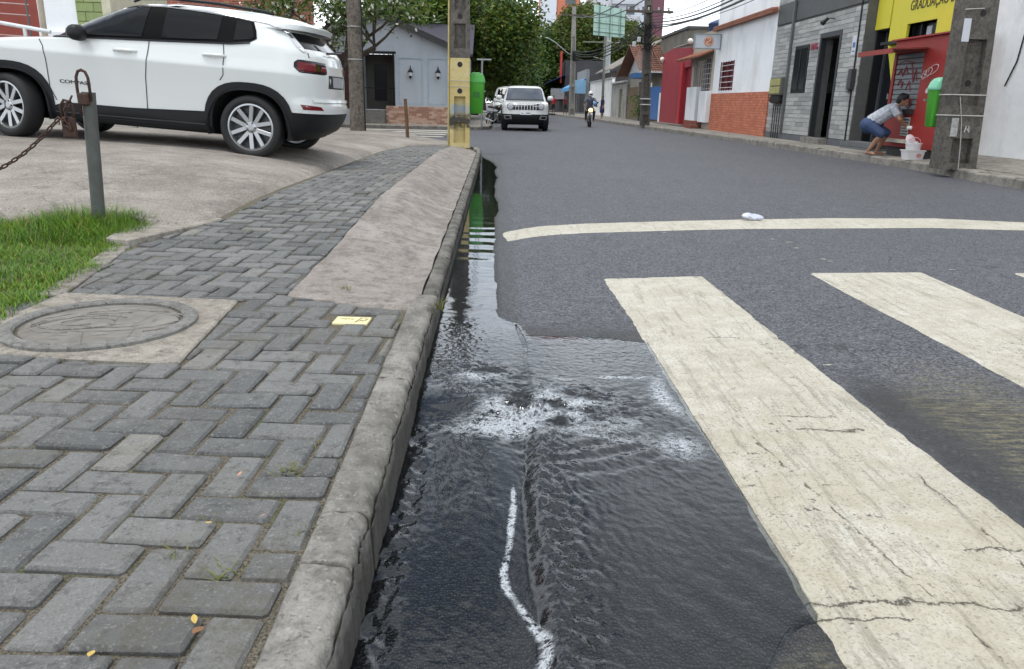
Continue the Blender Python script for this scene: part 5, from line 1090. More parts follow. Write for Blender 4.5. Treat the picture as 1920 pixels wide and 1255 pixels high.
# neighbour with dark roof behind
nh = empty('dark_roof_house', (-3.5, 41, 0), label='long dark tiled roof of the house behind the blue corner house', cat='house'); m = MB().prism([(-9, 40.3, 3.2), (-1.2, 40.3, 3.2), (-1.2, 44, 4.9), (-9, 44, 4.9)], (0, 0, .1)); m.build('roof', basic('slate_purple', (.045, .043, .06), .8, var=.3, scale=4), nh); m = MB().box((-8.8, 40.6, .1), (-1.4, 44, 3.2)); m.build('wall', BLU, nh)
# ---- brick house behind the flowering tree
bh = empty('brick_house', (-11, 27, 0), label='red brick house behind the flowering tree', cat='house'); m = MB().box((-16, 26, 0), (-6.7, 30, 5.5)); m.build('wall', m_brick('red_brick', S(165, 90, 70), S(140, 72, 58), S(170, 150, 135), .22, .07, 'y'), bh)
m = MB().box((-12, 25.95, 2.0), (-10.8, 26.02, 3.3)); m.build('window', GLASS, bh)
# ---- side house behind the parked car
sh_ = empty('side_house', (-9.5, 16, 0), label='patchwork red, white and green painted house behind the parked car', cat='house')
FZ = Fac('y', 15.0)
for a, b, mt, nm in ((-14, -8.32, basic('oxide_red', (.24, .055, .04), .85, var=.15), 'red_wall'), (-8.318, -7.62, WHITEW, 'white_wall')): m = MB(); FZ.box(m, a, b, .1, 4.4, -2.5, 0); m.build(nm, mt, sh_)
m = MB(); FZ.box(m, -7.615, -7.14, .1, 4.4, -2.5, .02); gwall = m.build('green_wall', basic('green_joint', (.12, .15, .06), .9), sh_)
gm = [basic('green_block', S(150, 165, 110, .8), .85, var=.12, scale=8), basic('green_block_b', S(160, 172, 120, .8), .85, var=.12, scale=8)]
for r_ in range(26):
    a = -7.61 - (r_ % 2) * .16
    while a < -7.15:
        a0, a1 = max(a, -7.61), min(a + .31, -7.145)
        if a1 - a0 > .04: q = MB(); FZ.box(q, a0, a1, .2 + r_ * .16, .345 + r_ * .16, .02, .035); q.build('block', random.choice(gm), gwall, fix=False)
        a += .32
m = MB(); FZ.box(m, -7.138, -6.98, .1, 4.4, -2.5, .05); m.build('cream_pillar', basic('cream', (.50, .48, .36), .8), sh_); m = MB(); FZ.box(m, -6.978, -4.9, .1, 2.25, -.3, .0); m.build('oxide_wall', MATS['oxide_red'], sh_)
m = MB(); FZ.box(m, -8.3, -7.64, 1.98, 2.08, .003, .1); m.build('white_sill', WHITEW, sh_)
rl = empty('ramp_railing', (-8, 13, 0), label='white pipe handrail sloping down beside the parked car bonnet', cat='railing'); a, b = PY(-60, 32, 13), PY(95, 60, 13)
m = MB().tube([a, b], .03, 8); m.build('handrail', basic('rail_white', (.62, .65, .67), .4), rl)
for t in (.12, .68): q = a.lerp(b, t); m = MB().tube([q, (q.x, q.y, .3)], .028, 8); m.build('rail_post', MATS['rail_white'], rl)
fe = empty('bar_fence', (-8.5, 14, 0), label='thin metal bar fence in front of the red wall', cat='fence')
for i in range(5): z = 1.75 + i * .17; m = MB().tube([(-9.6, 14, z + .08), (-7.9, 14, z)], .011, 5); m.build('rail', basic('fence_pink', (.35, .24, .22), .5), fe)
for i in range(3): x = -9.3 + i * .68; m = MB().tube([(x, 14, .3), (x, 14, 2.9)], .016, 6); m.build('upright', MATS['bar_grey'] if False else basic('fence_steel', (.08, .09, .10), .5), fe)
q = PY(75, 0, 13.6); qb = PY(82, 52, 13.6); m = MB().tube([(q.x - .02, 13.6, q.z + .8), q, qb, (qb.x + .06, 13.6, .3)], .048, 8); setp(m.build('timber_post', basic('pale_timber', (.38, .33, .26), .8, var=.2)), 'pale round timber post in front of the white wall', 'post')
lw = empty('low_wall', (-6, 13.2, .2), label='low rough stone wall seen under the parked car', cat='wall'); LWM = basic('rubble_stone', (.40, .38, .34), .9, var=.3, scale=4, bump=.5, bscale=12, grime=.4)
for i in range(10):
    for j in range(2): q = MB().box((-8.6 + i * .42 + (j % 2) * .2, 13.0 + random.uniform(-.02, .02), .15 + j * .27), (-8.19 + i * .42 + (j % 2) * .2 - .015, 13.35, .405 + j * .27 + random.uniform(-.02, .01))); q.build('stone', LWM, lw, bevel=.03)
# ================================================================== VEHICLES
def m_carpaint(name, c):
    n = NT(name); n.bump(n.noise(n.obj(), 900, 2, .5), .01, .001); return n.set(col=c, rough=.32, spec=.5, coat=.8)
CARW = m_carpaint('car_paint_white', (.61, .63, .62)); CARW.node_tree.nodes['Principled BSDF'].inputs['Coat Roughness'].default_value = .06
CLAD = basic('car_cladding', (.0085, .0095, .0115), .5, var=.1, scale=40, spec=.3); CGLASS = NT('car_glass').set(col=(.006, .007, .008), rough=.06, spec=.2)
GAP = basic('panel_gap', (.05, .05, .05), .8); CHROME = NT('chrome').set(col=(.75, .75, .76), rough=.12, metal=1.0); ALLOY = NT('alloy').set(col=(.36, .37, .38), rough=.30, metal=.85); DARKALLOY = NT('dark_alloy').set(col=(.06, .06, .065), rough=.4, metal=.4)
RUBBER = basic('tyre_rubber', (.009, .009, .0095), .75, var=.25, scale=30, bump=.2, bscale=90); TAIL = NT('tail_red').set(col=(.13, .004, .008), rough=.15, spec=.35); TAILD = NT('tail_dark').set(col=(.012, .005, .007), rough=.10, spec=.4)
PLATE = basic('plate_white', (.62, .64, .66), .5); HEADL = NT('headlight_glass').set(col=(.42, .44, .46), rough=.08, spec=.6)
class Car:
    def __init__(s, root, xf, xr, w, zl, rf=.6, rr=.4, pf=2.4, pr=2.6, ns=110, belt=None):
        s.root = root; s.zl = zl; n = ns; rows = []
        th = np.linspace(0, 1, n); th = th - np.sin(2 * np.pi * th * 2) / (2 * np.pi * 2) * .75         # dense at both ends and the middle
        for z in zl:
            a, b = np.interp(z, *zip(*xf)), np.interp(z, *zip(*xr)); ww = np.interp(z, *zip(*w)); l = a - b
            x = a - l * th; df = (a - x); dr = (x - b); f = min(rf, l * .45); r = min(rr, l * .4)
            g = np.clip(1 - (1 - np.clip(df / f, 0, 1)) ** pf, 0, 1) ** (1 / pf) * np.clip(1 - (1 - np.clip(dr / r, 0, 1)) ** pr, 0, 1) ** (1 / pr)
            taper = 1 - .035 * np.clip((x - .6) / 1.4, 0, 1) ** 2 - .05 * np.clip((-.9 - x) / 1.3, 0, 1) ** 2
            y = ww * g * taper; rows.append((x, y))
        X = np.array([r[0] for r in rows]); Y = np.array([r[1] for r in rows]); Z = np.repeat(np.array(zl)[:, None], n, 1)
        s.X, s.Y, s.Z = X, Y, Z; full = np.concatenate([np.stack([X, Y, Z], -1), np.stack([X[:, ::-1], -Y[:, ::-1], Z], -1)[:, 1:-1]], 1)
        s.m = full.shape[1]; s.V = full.reshape(-1, 3); nz_ = len(zl); i, j = np.meshgrid(np.arange(nz_ - 1), np.arange(s.m), indexing='ij'); i, j = i.ravel(), j.ravel(); j2 = (j + 1) % s.m
        s.F = np.stack([i * s.m + j, (i + 1) * s.m + j, (i + 1) * s.m + j2, i * s.m + j2], 1); s.C = s.V[s.F].mean(1)
        s.bvh = BVHTree.FromPolygons([Vector(v) for v in s.V], [tuple(f) for f in s.F])
    def sub(s, name, mask, mat, parent=None, off=0.0, caps=False, rim=0.0):
        f = s.F[mask]; u, inv = np.unique(f, return_inverse=True); v = s.V[u]; m = MB(); m.v = [tuple(q) for q in v]; m.f = [tuple(q) for q in inv.reshape(-1, 4)]; m.mi = [0] * len(m.f)
        o = m.build(name, mat, parent or s.root, world=False, auto=32, fix=False)
        bm = bmesh.new(); bm.from_mesh(o.data); bmesh.ops.recalc_face_normals(bm, faces=bm.faces)
        # make normals point outwards
        t = sum((1 if f_.normal.dot(f_.calc_center_median() - Vector((0, 0, .8))) > 0 else -1) * f_.calc_area() for f_ in bm.faces)
        if t < 0: bmesh.ops.reverse_faces(bm, faces=bm.faces)
        if off:
            bm.normal_update()
            for v_ in bm.verts: v_.co += v_.normal * off
        if rim:
            be = [e for e in bm.edges if e.is_boundary]; nr = {v_: v_.normal.copy() for v_ in bm.verts}; r = bmesh.ops.extrude_edge_only(bm, edges=be)
            for v_ in [g for g in r['geom'] if isinstance(g, bmesh.types.BMVert)]:
                k = min(nr, key=lambda q: (q.co - v_.co).length_squared if q.is_valid else 9); v_.co -= nr[k] * rim
        bm.to_mesh(o.data); bm.free(); o.data.polygons.foreach_set('use_smooth', np.ones(len(o.data.polygons), bool))
        try: o.data.set_sharp_from_angle(angle=R(32))
        except Exception: pass
        return o
    def cast(s, o, d):
        h = s.bvh.ray_cast(Vector(o), Vector(d).normalized()); return (h[0], h[1]) if h[0] is not None else (None, None)
    def panel(s, name, poly, mat, parent=None, axis='y', side=1, off=.004, rim=.012, step=.05, auto=40, holes=None):
        """project a flat outline onto the body: axis 'y' (x,z outline, from the side), 'x' (y,z outline; side=+1 front, -1 rear)"""
        bm = bmesh.new(); multi = isinstance(poly[0][0], (tuple, list)); fl_ = poly if multi else [poly]
        for q_ in fl_: bm.faces.new([bm.verts.new((p[0], 0, p[1])) for p in q_])
        if not multi and len(poly) > 4: bmesh.ops.triangulate(bm, faces=bm.faces[:])
        if multi: bmesh.ops.remove_doubles(bm, verts=bm.verts[:], dist=1e-5)
        A = np.array([p for q_ in fl_ for p in q_])
        for k, (lo, hi) in enumerate(((A[:, 0].min(), A[:, 0].max()), (A[:, 1].min(), A[:, 1].max()))):
            q = lo + step
            while q < hi - 1e-4:
                bmesh.ops.bisect_plane(bm, geom=bm.verts[:] + bm.edges[:] + bm.faces[:], plane_co=(q, 0, q), plane_no=((1, 0, 0) if k == 0 else (0, 0, 1))); q += step
        nr = {}; last = 0.0
        for v in bm.verts:
            a, z = v.co.x, v.co.z
            if axis == 'y': h, n_ = s.cast((a, side * 3, z), (0, -side, 0)); n0 = Vector((0, side, 0))
            else: h, n_ = s.cast((side * 4, a, z), (-side, 0, 0)); n0 = Vector((side, 0, 0))
            if h is None: h = Vector((a, side * last, z)) if axis == 'y' else Vector((side * last, a, z)); n_ = n0
            else: last = abs(h.y if axis == 'y' else h.x)
            if n_.dot(n0) < 0: n_ = -n_
            nr[v] = n_; v.co = h + n_ * off
        bmesh.ops.recalc_face_normals(bm, faces=bm.faces)
        if sum(f.normal.dot(n0) for f in bm.faces) < 0: bmesh.ops.reverse_faces(bm, faces=bm.faces)
        if rim:
            be = [e for e in bm.edges if e.is_boundary]; src = {tuple(round(c, 5) for c in v.co): nr[v] for v in bm.verts}; r = bmesh.ops.extrude_edge_only(bm, edges=be)
            for v in [g for g in r['geom'] if isinstance(g, bmesh.types.BMVert)]: v.co -= src.get(tuple(round(c, 5) for c in v.co), n0) * (rim + off)
        me = bpy.data.meshes.new(name); bm.to_mesh(me); bm.free(); me.polygons.foreach_set('use_smooth', np.ones(len(me.polygons), bool))
        try: me.set_sharp_from_angle(angle=R(auto))
        except Exception: pass
        return link(name, me, mat, parent or s.root)
def ribbon(pts, w):
    """closed outline of a polyline with width w (2-D)"""
    L_, R_ = [], []
    for i, p in enumerate(pts):
        a, b = pts[max(i - 1, 0)], pts[min(i + 1, len(pts) - 1)]; dx, dz = b[0] - a[0], b[1] - a[1]; l = math.hypot(dx, dz) or 1; nx, nz_ = -dz / l * w / 2, dx / l * w / 2
        L_.append((p[0] + nx, p[1] + nz_)); R_.append((p[0] - nx, p[1] - nz_))
    return [[L_[i], L_[i + 1], R_[i + 1], R_[i]] for i in range(len(pts) - 1)]
def archring(cx, cz, ri, ro, a0, a1, k=22, sq=.30):
    def pt(r, a):
        c, s_ = math.cos(a), math.sin(a); m = (abs(c) ** (2 + sq * 2) + abs(s_) ** (2 + sq * 2)) ** (-1 / (2 + sq * 2)); return (cx + r * c * m, cz + r * s_ * m)
    A = [a0 + (a1 - a0) * i / k for i in range(k + 1)]; return [pt(ri, a) for a in A], [pt(ro, a) for a in A]
def wheel(root, loc, r=.352, wd=.225, rimr=.236, steer=0.0, side=1, spokes=5, n=44, name='wheel'):
    """side=+1: outer face towards +y"""
    M = Matrix.Rotation(R(-90 * side), 4, 'X'); hw = wd / 2
    prof = [(rimr, -hw * .75), (rimr + .02, -hw * .96), (r - .055, -hw), (r - .02, -hw * .93), (r - .004, -hw * .72), (r, -hw * .35), (r, hw * .35), (r - .004, hw * .72), (r - .02, hw * .93), (r - .055, hw), (rimr + .02, hw * .96), (rimr, hw * .75)]
    t = MB().lathe(prof, n, M).build(name, RUBBER, root, world=False, auto=50); t.location = loc; t.rotation_euler = (0, 0, steer)
    MB().lathe([(rimr - .022, -hw * .6), (rimr + .004, -hw * .6), (rimr + .006, hw * .80), (rimr - .012, hw * .82), (rimr - .022, hw * .62)], n, M, closed=True).build('rim', ALLOY, t, world=False, auto=40)
    MB().lathe([(rimr - .02, 0), (0, .0)], 24, M).build('brake_disc', DARKALLOY, t, world=False)
    m = MB()
    for k in range(spokes):
        for d in (-1, 1):
            a = 2 * math.pi * k / spokes + .12 * d * 5 / spokes; a2 = 2 * math.pi * k / spokes + d * (math.pi / spokes) * .56
            p0 = Vector((.045 * math.cos(a), .045 * math.sin(a), hw * .62)); p1 = Vector((rimr * .985 * math.cos(a2), rimr * .985 * math.sin(a2), hw * .70))
            m.add([M @ q for q in _sp(p0, p1, .046, .046, .035)], [(0, 1, 2, 3), (4, 5, 6, 7)[::-1], (0, 4, 5, 1), (1, 5, 6, 2), (2, 6, 7, 3), (3, 7, 4, 0)])
    m.lathe([(.0, hw * .72), (.030, hw * .72), (.062, hw * .64), (.066, hw * .35), (0, hw * .35)], 20, M)
    m.build('spokes', ALLOY, t, world=False, bevel=.004)
    for k in range(5):
        a = 2 * math.pi * k / 5 + .6; q = MB().lathe([(.0, hw * .69), (.009, hw * .69), (.010, hw * .6)], 8, M @ Matrix.Translation((.052 * math.cos(a), .052 * math.sin(a), 0)) if False else M); q = MB().tube([M @ Vector((.048 * math.cos(a), .048 * math.sin(a), hw * .55)), M @ Vector((.048 * math.cos(a), .048 * math.sin(a), hw * .735))], .009, 8); q.build('lug_nut', DARKALLOY, t, world=False)
    return t
def _sp(p0, p1, w0, w1, dep):
    d = (p1 - p0).normalized(); s_ = Vector((-d.y, d.x, 0)).normalized(); z = Vector((0, 0, 1))
    return [p0 - s_ * w0 / 2, p0 + s_ * w0 / 2, p1 + s_ * w1 / 2, p1 - s_ * w1 / 2, p0 - s_ * w0 / 2 - z * dep, p0 + s_ * w0 / 2 - z * dep, p1 + s_ * w1 / 2 - z * dep, p1 - s_ * w1 / 2 - z * dep]
def wheel_well(root, cx, ry, r=.43, hw=.24, zc=.352):
    """dark half-drum liner behind the arch"""
    m = MB(); k = 16; rs = []
    for i in range(k + 1):
        a = -.25 + (math.pi + .5) * i / k; rs.append((cx + r * math.cos(a), zc + r * math.sin(a)))
    y0, y1 = ry - hw, ry + hw; s_ = 1 if ry > 0 else -1; yi = min(abs(y0), abs(y1)) * s_; yo = (max(abs(y0), abs(y1)) - .035) * s_
    m.add([(x, yi, z) for x, z in rs] + [(x, yo, z) for x, z in rs], [(i, i + 1, i + k + 2, i + k + 1) for i in range(k)]); m.add([(x, yi, z) for x, z in rs], [tuple(range(k + 1))])
    return m.build('wheel_liner', basic('liner_black', (.008, .008, .009), .9), root, world=False)

# ---------------------------------------------------------------- parked white SUV
cr, cf = PD(478, 298, 8.4), PD(28, 256, 8.4); fwd = (cf - cr).normalized(); lft = Vector((0, 0, 1)).cross(fwd).normalized(); upv = fwd.cross(lft)
suv = empty('parked_suv', (0, 0, 0), label='large white SUV with black lower cladding parked across the forecourt at the left', cat='car')
mid = (cr + cf) / 2 - lft * .80 
suv.matrix_world = Matrix(((fwd.x, lft.x, upv.x, mid.x), (fwd.y, lft.y, upv.y, mid.y), (fwd.z, lft.z, upv.z, mid.z), (0, 0, 0, 1))) @ Matrix.Diagonal((.985, 1, .95, 1))
zl = sorted({.24, .27, .30, .33, .36, .40, .44, .48, .52, .56, .60, .64, .68, .72, .76, .80, .84, .88, .92, .955, .98, .992, 1.0, 1.012, 1.03, 1.045, 1.06, 1.075, 1.09, 1.10, 1.11, 1.12, 1.13, 1.14, 1.16, 1.18, 1.20, 1.225, 1.25, 1.275, 1.30, 1.33, 1.36, 1.39, 1.42, 1.44, 1.4475, 1.455, 1.47, 1.49, 1.51} | {round(1.52 + .005 * k, 4) for k in range(17)} | {1.603, 1.607, 1.61, 1.613, 1.617, 1.62, 1.623, 1.6265, 1.63, 1.633, 1.6355, 1.6375, 1.639, 1.640})
C1 = Car(suv, [(.24, 2.02), (.34, 2.12), (.5, 2.18), (.75, 2.19), (.9, 2.15), (1.0, 2.06), (1.06, 1.86), (1.10, 1.55), (1.13, 1.24), (1.155, 1.02), (1.25, .84), (1.4, .56), (1.5, .36), (1.56, .20), (1.60, .02), (1.625, -.15), (1.64, -.42)],
         [(.24, -1.845), (.34, -2.015), (.45, -2.085), (.56, -2.120), (.64, -2.120), (.72, -2.085), (.95, -2.070), (1.10, -2.050), (1.2, -2.025), (1.26, -1.985), (1.36, -1.880), (1.44, -1.795), (1.455, -1.915), (1.51, -1.940), (1.54, -1.875), (1.58, -1.720), (1.61, -1.460), (1.625, -1.190), (1.64, -.8)],
         [(.24, .78), (.30, .85), (.40, .862), (.6, .876), (.8, .895), (.98, .916), (1.0, .914), (1.03, .905), (1.10, .885), (1.2, .862), (1.25, .848), (1.29, .825), (1.36, .79), (1.44, .75), (1.50, .715), (1.55, .68), (1.58, .645), (1.60, .60), (1.62, .52), (1.635, .36), (1.64, .22)], zl, rf=.62, rr=.42)
c = C1.C; x, y, z = c[:, 0], np.abs(c[:, 1]), c[:, 2]
def archmask(cx, r=.455, sq=.3): dx, dz = np.abs(x - cx), np.maximum(z - .352, 0); e = 2 + 2 * sq; return ((dx ** e + dz ** e) ** (1 / e) < r) & (y > .5)
am = archmask(1.318) | archmask(-1.318)
bump_r = (z < .575) & (x < -1.66); bump_f = (z < .50) & (x > 1.75); sill = (z < .34) & ~bump_r & ~bump_f & (x < 9)
C1.sub('body', ~am & ~bump_r & ~bump_f & ~sill, CARW)
C1.sub('rear_bumper', bump_r & ~am, CLAD); C1.sub('front_bumper', bump_f & ~am, CLAD); C1.sub('sill', sill & ~am & (c[:, 1] > 0), CLAD); C1.sub('sill', sill & ~am & (c[:, 1] <= 0), CLAD)
MB().box((-1.75, -.70, .235), (1.9, .70, .245)).build('underbody', basic('underbody_dark', (.01, .01, .01), .9), suv, world=False)
rv = MB().box((-.35, -.4, 1.6395), (-.9, .4, 1.6405)); rv.build('roof_seam', CARW, suv, world=False)
for sd in (1, -1):
    dlo = [(.80, 1.150), (.74, 1.165), (.55, 1.285), (.33, 1.425), (.17, 1.515), (.0, 1.548), (-.35, 1.562), (-.80, 1.547), (-1.15, 1.516), (-1.335, 1.492), (-1.375, 1.40), (-1.395, 1.315), (-1.33, 1.275), (-1.13, 1.243), (-.4, 1.205), (.3, 1.172)]
    dp = C1.panel('window_surround', dlo, basic('pillar_black', (.0035, .0038, .0042), .6, var=.05, spec=.06), side=sd, off=.008, rim=.01, step=.06)
    C1.panel('window', [(.69, 1.190), (.53, 1.292), (.30, 1.432), (.15, 1.505), (-.02, 1.531), (-.20, 1.540), (-.175, 1.222), (.3, 1.195)], CGLASS, side=sd, off=.013, rim=.008, step=.06)
    C1.panel('window', [(-.39, 1.545), (-.70, 1.537), (-.995, 1.516), (-.98, 1.262), (-.385, 1.230)], CGLASS, side=sd, off=.013, rim=.008, step=.06)
    C1.panel('window', [(-1.155, 1.498), (-1.315, 1.475), (-1.365, 1.325), (-1.32, 1.297), (-1.155, 1.275)], CGLASS, side=sd, off=.013, rim=.008, step=.06)
    C1.panel('belt_trim', ribbon([(.80, 1.143), (.3, 1.165), (-.4, 1.198), (-1.13, 1.236), (-1.33, 1.265)], .016), CLAD, side=sd, off=.012, rim=.012, step=.08)
    C1.panel('chrome_strip', ribbon([(.76, 1.165), (.55, 1.300), (.33, 1.440), (.16, 1.535), (0, 1.566), (-.35, 1.580), (-.8, 1.565), (-1.2, 1.530), (-1.5, 1.495), (-1.64, 1.44), (-1.72, 1.37), (-1.80, 1.28), (-1.88, 1.225)], .019), CHROME, side=sd, off=.012, rim=.008, step=.05)
    for (gp, wv) in (([(.93, 1.10), (.885, 1.03), (.865, .9), (.86, .6), (.80, .46)], .010), ([(-.255, 1.20), (-.245, 1.05), (-.21, .8), (-.20, .44)], .010), ([(-1.05, 1.24), (-1.065, 1.1), (-1.06, .90), (-1.02, .84)], .010), ([(-1.90, 1.22), (-1.92, 1.17)], .008)):
        C1.panel('panel_gap', ribbon(gp, wv), GAP, side=sd, off=.004, rim=0, step=.06)
    for cx in (1.318, -1.318):
        i_, o_ = archring(cx, .352, .405, .492, -.22, math.pi + .22)
        C1.panel('arch_cladding', [[o_[k], o_[k + 1], i_[k + 1], i_[k]] for k in range(len(o_) - 1)], CLAD, side=sd, off=.010, rim=.03, step=.045)
        wheel_well(suv, cx, sd * .70, r=.45)
    C1.panel('sill_cladding', [(.84, .27), (.84, .40), (.70, .445), (0, .45), (-.80, .475), (-.86, .49), (-.87, .27)], CLAD, side=sd, off=.012, rim=.03, step=.07)
    C1.panel('sill_crease', ribbon([(.82, .335), (-.84, .345)], .012), basic('clad_edge', (.03, .031, .034), .35), side=sd, off=.020, rim=.012, step=.2)
    # handles, mirror, rail
    for hx, hz in ((.00, 1.062), (-.96, 1.098)):
        h, n_ = C1.cast((hx, sd * 3, hz), (0, -sd, 0)); m = MB(); m.tube([(hx + .125, h.y - .004 * sd, hz - .004), (hx + .10, h.y + .028 * sd, hz), (hx, h.y + .036 * sd, hz + .004), (hx - .10, h.y + .028 * sd, hz + .004), (hx - .125, h.y - .004 * sd, hz + .002)], [.012, .016, .018, .016, .012], 8); m.build('door_handle', CARW, suv, world=False, smooth=True)
        C1.panel('handle_recess', [(hx + .085 * math.cos(t), hz - .012 + .028 * math.sin(t)) for t in np.linspace(0, 2 * math.pi, 15)[:-1]], basic('recess_grey', (.45, .46, .46), .4), side=sd, off=.002, rim=0, step=.03)
    m = MB(); rings_ = []
    for t, sx, sz, ox in ((0, .03, .03, .0), (.12, .075, .078, .0), (.45, .098, .092, .0), (.8, .095, .085, .01), (1.0, .05, .05, .015)):
        yy = sd * (.885 + .20 * t); rings_.append([(.44 + ox + sx * math.cos(a) * (1 if math.cos(a) > 0 else .75), yy, 1.195 + sz * math.sin(a) * (.9 if math.sin(a) < 0 else 1)) for a in np.linspace(0, 2 * math.pi, 15)[:-1]])
    m.rings(rings_); mr = m.build('mirror', CLAD, suv, world=False, smooth=True); MB().bar((.50, sd * .84, 1.15), (.46, sd * .93, 1.17), .06, .035).build('mirror_arm', CLAD, mr, world=False)
    m = MB().tube([(.02, sd * .60, 1.600), (-.06, sd * .60, 1.640), (-.4, sd * .605, 1.668), (-.9, sd * .60, 1.660), (-1.35, sd * .575, 1.628), (-1.50, sd * .565, 1.60)], [.012, .018, .018, .018, .018, .012], 8); m.build('roof_rail', CLAD, suv, world=False, smooth=True)
    # tail lamp wraps the corner: rays to the corner axis
    rows_ = []
    TH = np.linspace(0, 1, 16)
    for lamp, zt_, zb_, u0, u1, mat_, off_ in (('taillight', None, None, 0, 1, TAILD, .006), ('taillight_band', 1.125, 1.005, .08, .52, TAIL, .010), ('taillight_band', 1.10, 1.01, .70, .93, TAIL, .010)):
        V_, F_ = [], []; k = 18
        for i in range(k + 1):
            u = u0 + (u1 - u0) * i / k; ang = R(118 + 56 * u); top = 1.155 - .012 * u - .05 * max(0, (.12 - u) / .12); bot = .985 + .02 * (u > .8) * (u - .8) * 5 + .075 * max(0, (.12 - u) / .12) + .0
            if zt_: top, bot = zt_ - .01 * u, zb_ + .02 * abs(u - .3)
            for j in range(7):
                zz = bot + (top - bot) * j / 6; o_ = Vector((-1.50 + 3 * math.cos(ang), sd * (.30 + 3 * math.sin(ang)), zz)); h, n_ = C1.cast(o_, Vector((-1.50, sd * .30, zz)) - o_)
                if h is None: h, n_ = Vector((-2.1, sd * .6, zz)), Vector((-1, 0, 0))
                if n_.dot(o_ - h) < 0: n_ = -n_
                V_.append(h + n_ * (off_ if 0 < j < 6 and 0 < i < k else -.004))
        F_ = [(i * 7 + j, (i + 1) * 7 + j, (i + 1) * 7 + j + 1, i * 7 + j + 1) for i in range(k) for j in range(6)]
        m = MB().add(V_, F_); m.build(lamp, mat_, suv, world=False, smooth=True)
    C1.panel('reflector', [(sd * .55, .60), (sd * .80, .60), (sd * .82, .655), (sd * .60, .64)], TAIL, axis='x', side=-1, off=.004, rim=.006, step=.05)
C1.panel('rear_window', [(-.66, 1.262), (.66, 1.262), (.60, 1.425), (-.60, 1.425)], CGLASS, axis='x', side=-1, off=.005, rim=.01, step=.06)
C1.panel('windscreen', [(-.70, 1.19), (.70, 1.19), (.60, 1.545), (-.60, 1.545)], CGLASS, axis='x', side=1, off=.005, rim=.01, step=.06)
MB().tube([(-2.02, .30, 1.245), (-2.06, .1, 1.262), (-2.03, -.3, 1.285)], .014, 6).build('rear_wiper', CLAD, suv, world=False)
C1.panel('plate_recess', [(-.36, .85), (.36, .85), (.33, 1.0), (-.33, 1.0)], CLAD, axis='x', side=-1, off=.003, rim=.004, step=.2)
C1.panel('number_plate', [(-.20, .865), (.20, .865), (.20, .985), (-.20, .985)], basic('plate_grey', (.30, .31, .34), .4), axis='x', side=-1, off=.012, rim=.006, step=.2)
C1.panel('bumper_step', ribbon([(-.70, .70), (.70, .70)], .03), CARW, axis='x', side=-1, off=.02, rim=.02, step=.1)
C1.panel('grille', [(-.62, .86), (.62, .86), (.66, .97), (-.66, .97)], CLAD, axis='x', side=1, off=.004, rim=.01, step=.08)
for sd in (1, -1): C1.panel('headlight', [(sd * .66, .86), (sd * .86, .90), (sd * .86, .985), (sd * .68, .97)], HEADL, axis='x', side=1, off=.008, rim=.01, step=.05)
m = MB().tube([(-1.35, -.15, 1.635), (-1.46, -.15, 1.70), (-1.50, -.15, 1.80)], .006, 5); m.build('aerial', CLAD, suv, world=False)
badge = text_mesh('badge', 'COMPASS', .052, CLAD, None, Matrix.Identity(4), .003)
h, n_ = C1.cast((.6, 3, .665), (0, -1, 0)); badge.parent = suv
bw_ = max(v.co.x for v in badge.data.vertices); badge.data.transform(Matrix(((-.34 / bw_, 0, 0, .745), (0, 0, 1, h.y + .004), (0, 1, 0, .655), (0, 0, 0, 1))))
for (ax, sd, st) in ((1.318, 1, -.30), (1.318, -1, -.30), (-1.318, 1, 0), (-1.318, -1, 0)): w_ = wheel(suv, (ax / .985, sd * .785, .337 / .95), r=.337, rimr=.244, steer=st, side=sd); w_.scale = (1 / .985, 1, 1 / .95)
for ax in (1.318, -1.318): MB().tube([(ax, -.7, .33), (ax, .7, .33)], .05, 8).build('axle', MATS['underbody_dark'], suv, world=False)

# ---------------------------------------------------------------- approaching white SUV
jp = PY(985, 243, 29.8); jeep = empty('approaching_suv', (jp.x, 31.9, .0), (0, 0, R(-90)), 'boxy white SUV with round headlights driving towards the crossing', 'car')
zl2 = sorted({.24, .28, .32, .38, .44, .50, .56, .62, .68, .74, .80, .86, .92, .97, 1.0, 1.02, 1.04, 1.055, 1.07, 1.08, 1.09, 1.10, 1.12, 1.15, 1.18, 1.22, 1.27, 1.32, 1.37, 1.42, 1.47, 1.52, 1.56, 1.60, 1.63, 1.65, 1.665, 1.675, 1.685, 1.69})
C2 = Car(jeep, [(.24, 1.95), (.4, 2.08), (.55, 2.12), (.7, 2.10), (.95, 2.09), (1.02, 2.02), (1.06, 1.80), (1.09, 1.30), (1.12, 1.02), (1.2, .93), (1.4, .74), (1.6, .50), (1.65, .38), (1.675, .2), (1.69, -.1)], [(.24, -2.0), (.4, -2.1), (.7, -2.12), (1.0, -2.11), (1.2, -2.08), (1.5, -1.95), (1.62, -1.85), (1.675, -1.6), (1.69, -1.2)],
         [(.24, .80), (.34, .88), (.6, .90), (.95, .90), (1.03, .885), (1.08, .86), (1.12, .845), (1.3, .80), (1.5, .735), (1.58, .70), (1.63, .66), (1.665, .58), (1.685, .42), (1.69, .3)], zl2, rf=.5, rr=.4, pf=3.0, ns=90)
c = C2.C; x, y, z = c[:, 0], np.abs(c[:, 1]), c[:, 2]; am = archmask(1.285, .44) | archmask(-1.285, .44)
b1 = ((z < .62) & (x > 1.62) & (y < .99)) | ((z < .36)); C2.sub('body', ~am & ~b1, CARW); C2.sub('lower_cladding', b1 & ~am, CLAD)
C2.panel('windscreen', [(-.735, 1.165), (.735, 1.165), (.655, 1.585), (-.655, 1.585)], NT('screen_glass').set(col=(.05, .065, .085), rough=.05, spec=.7), axis='x', side=1, off=.006, rim=.012, step=.08)
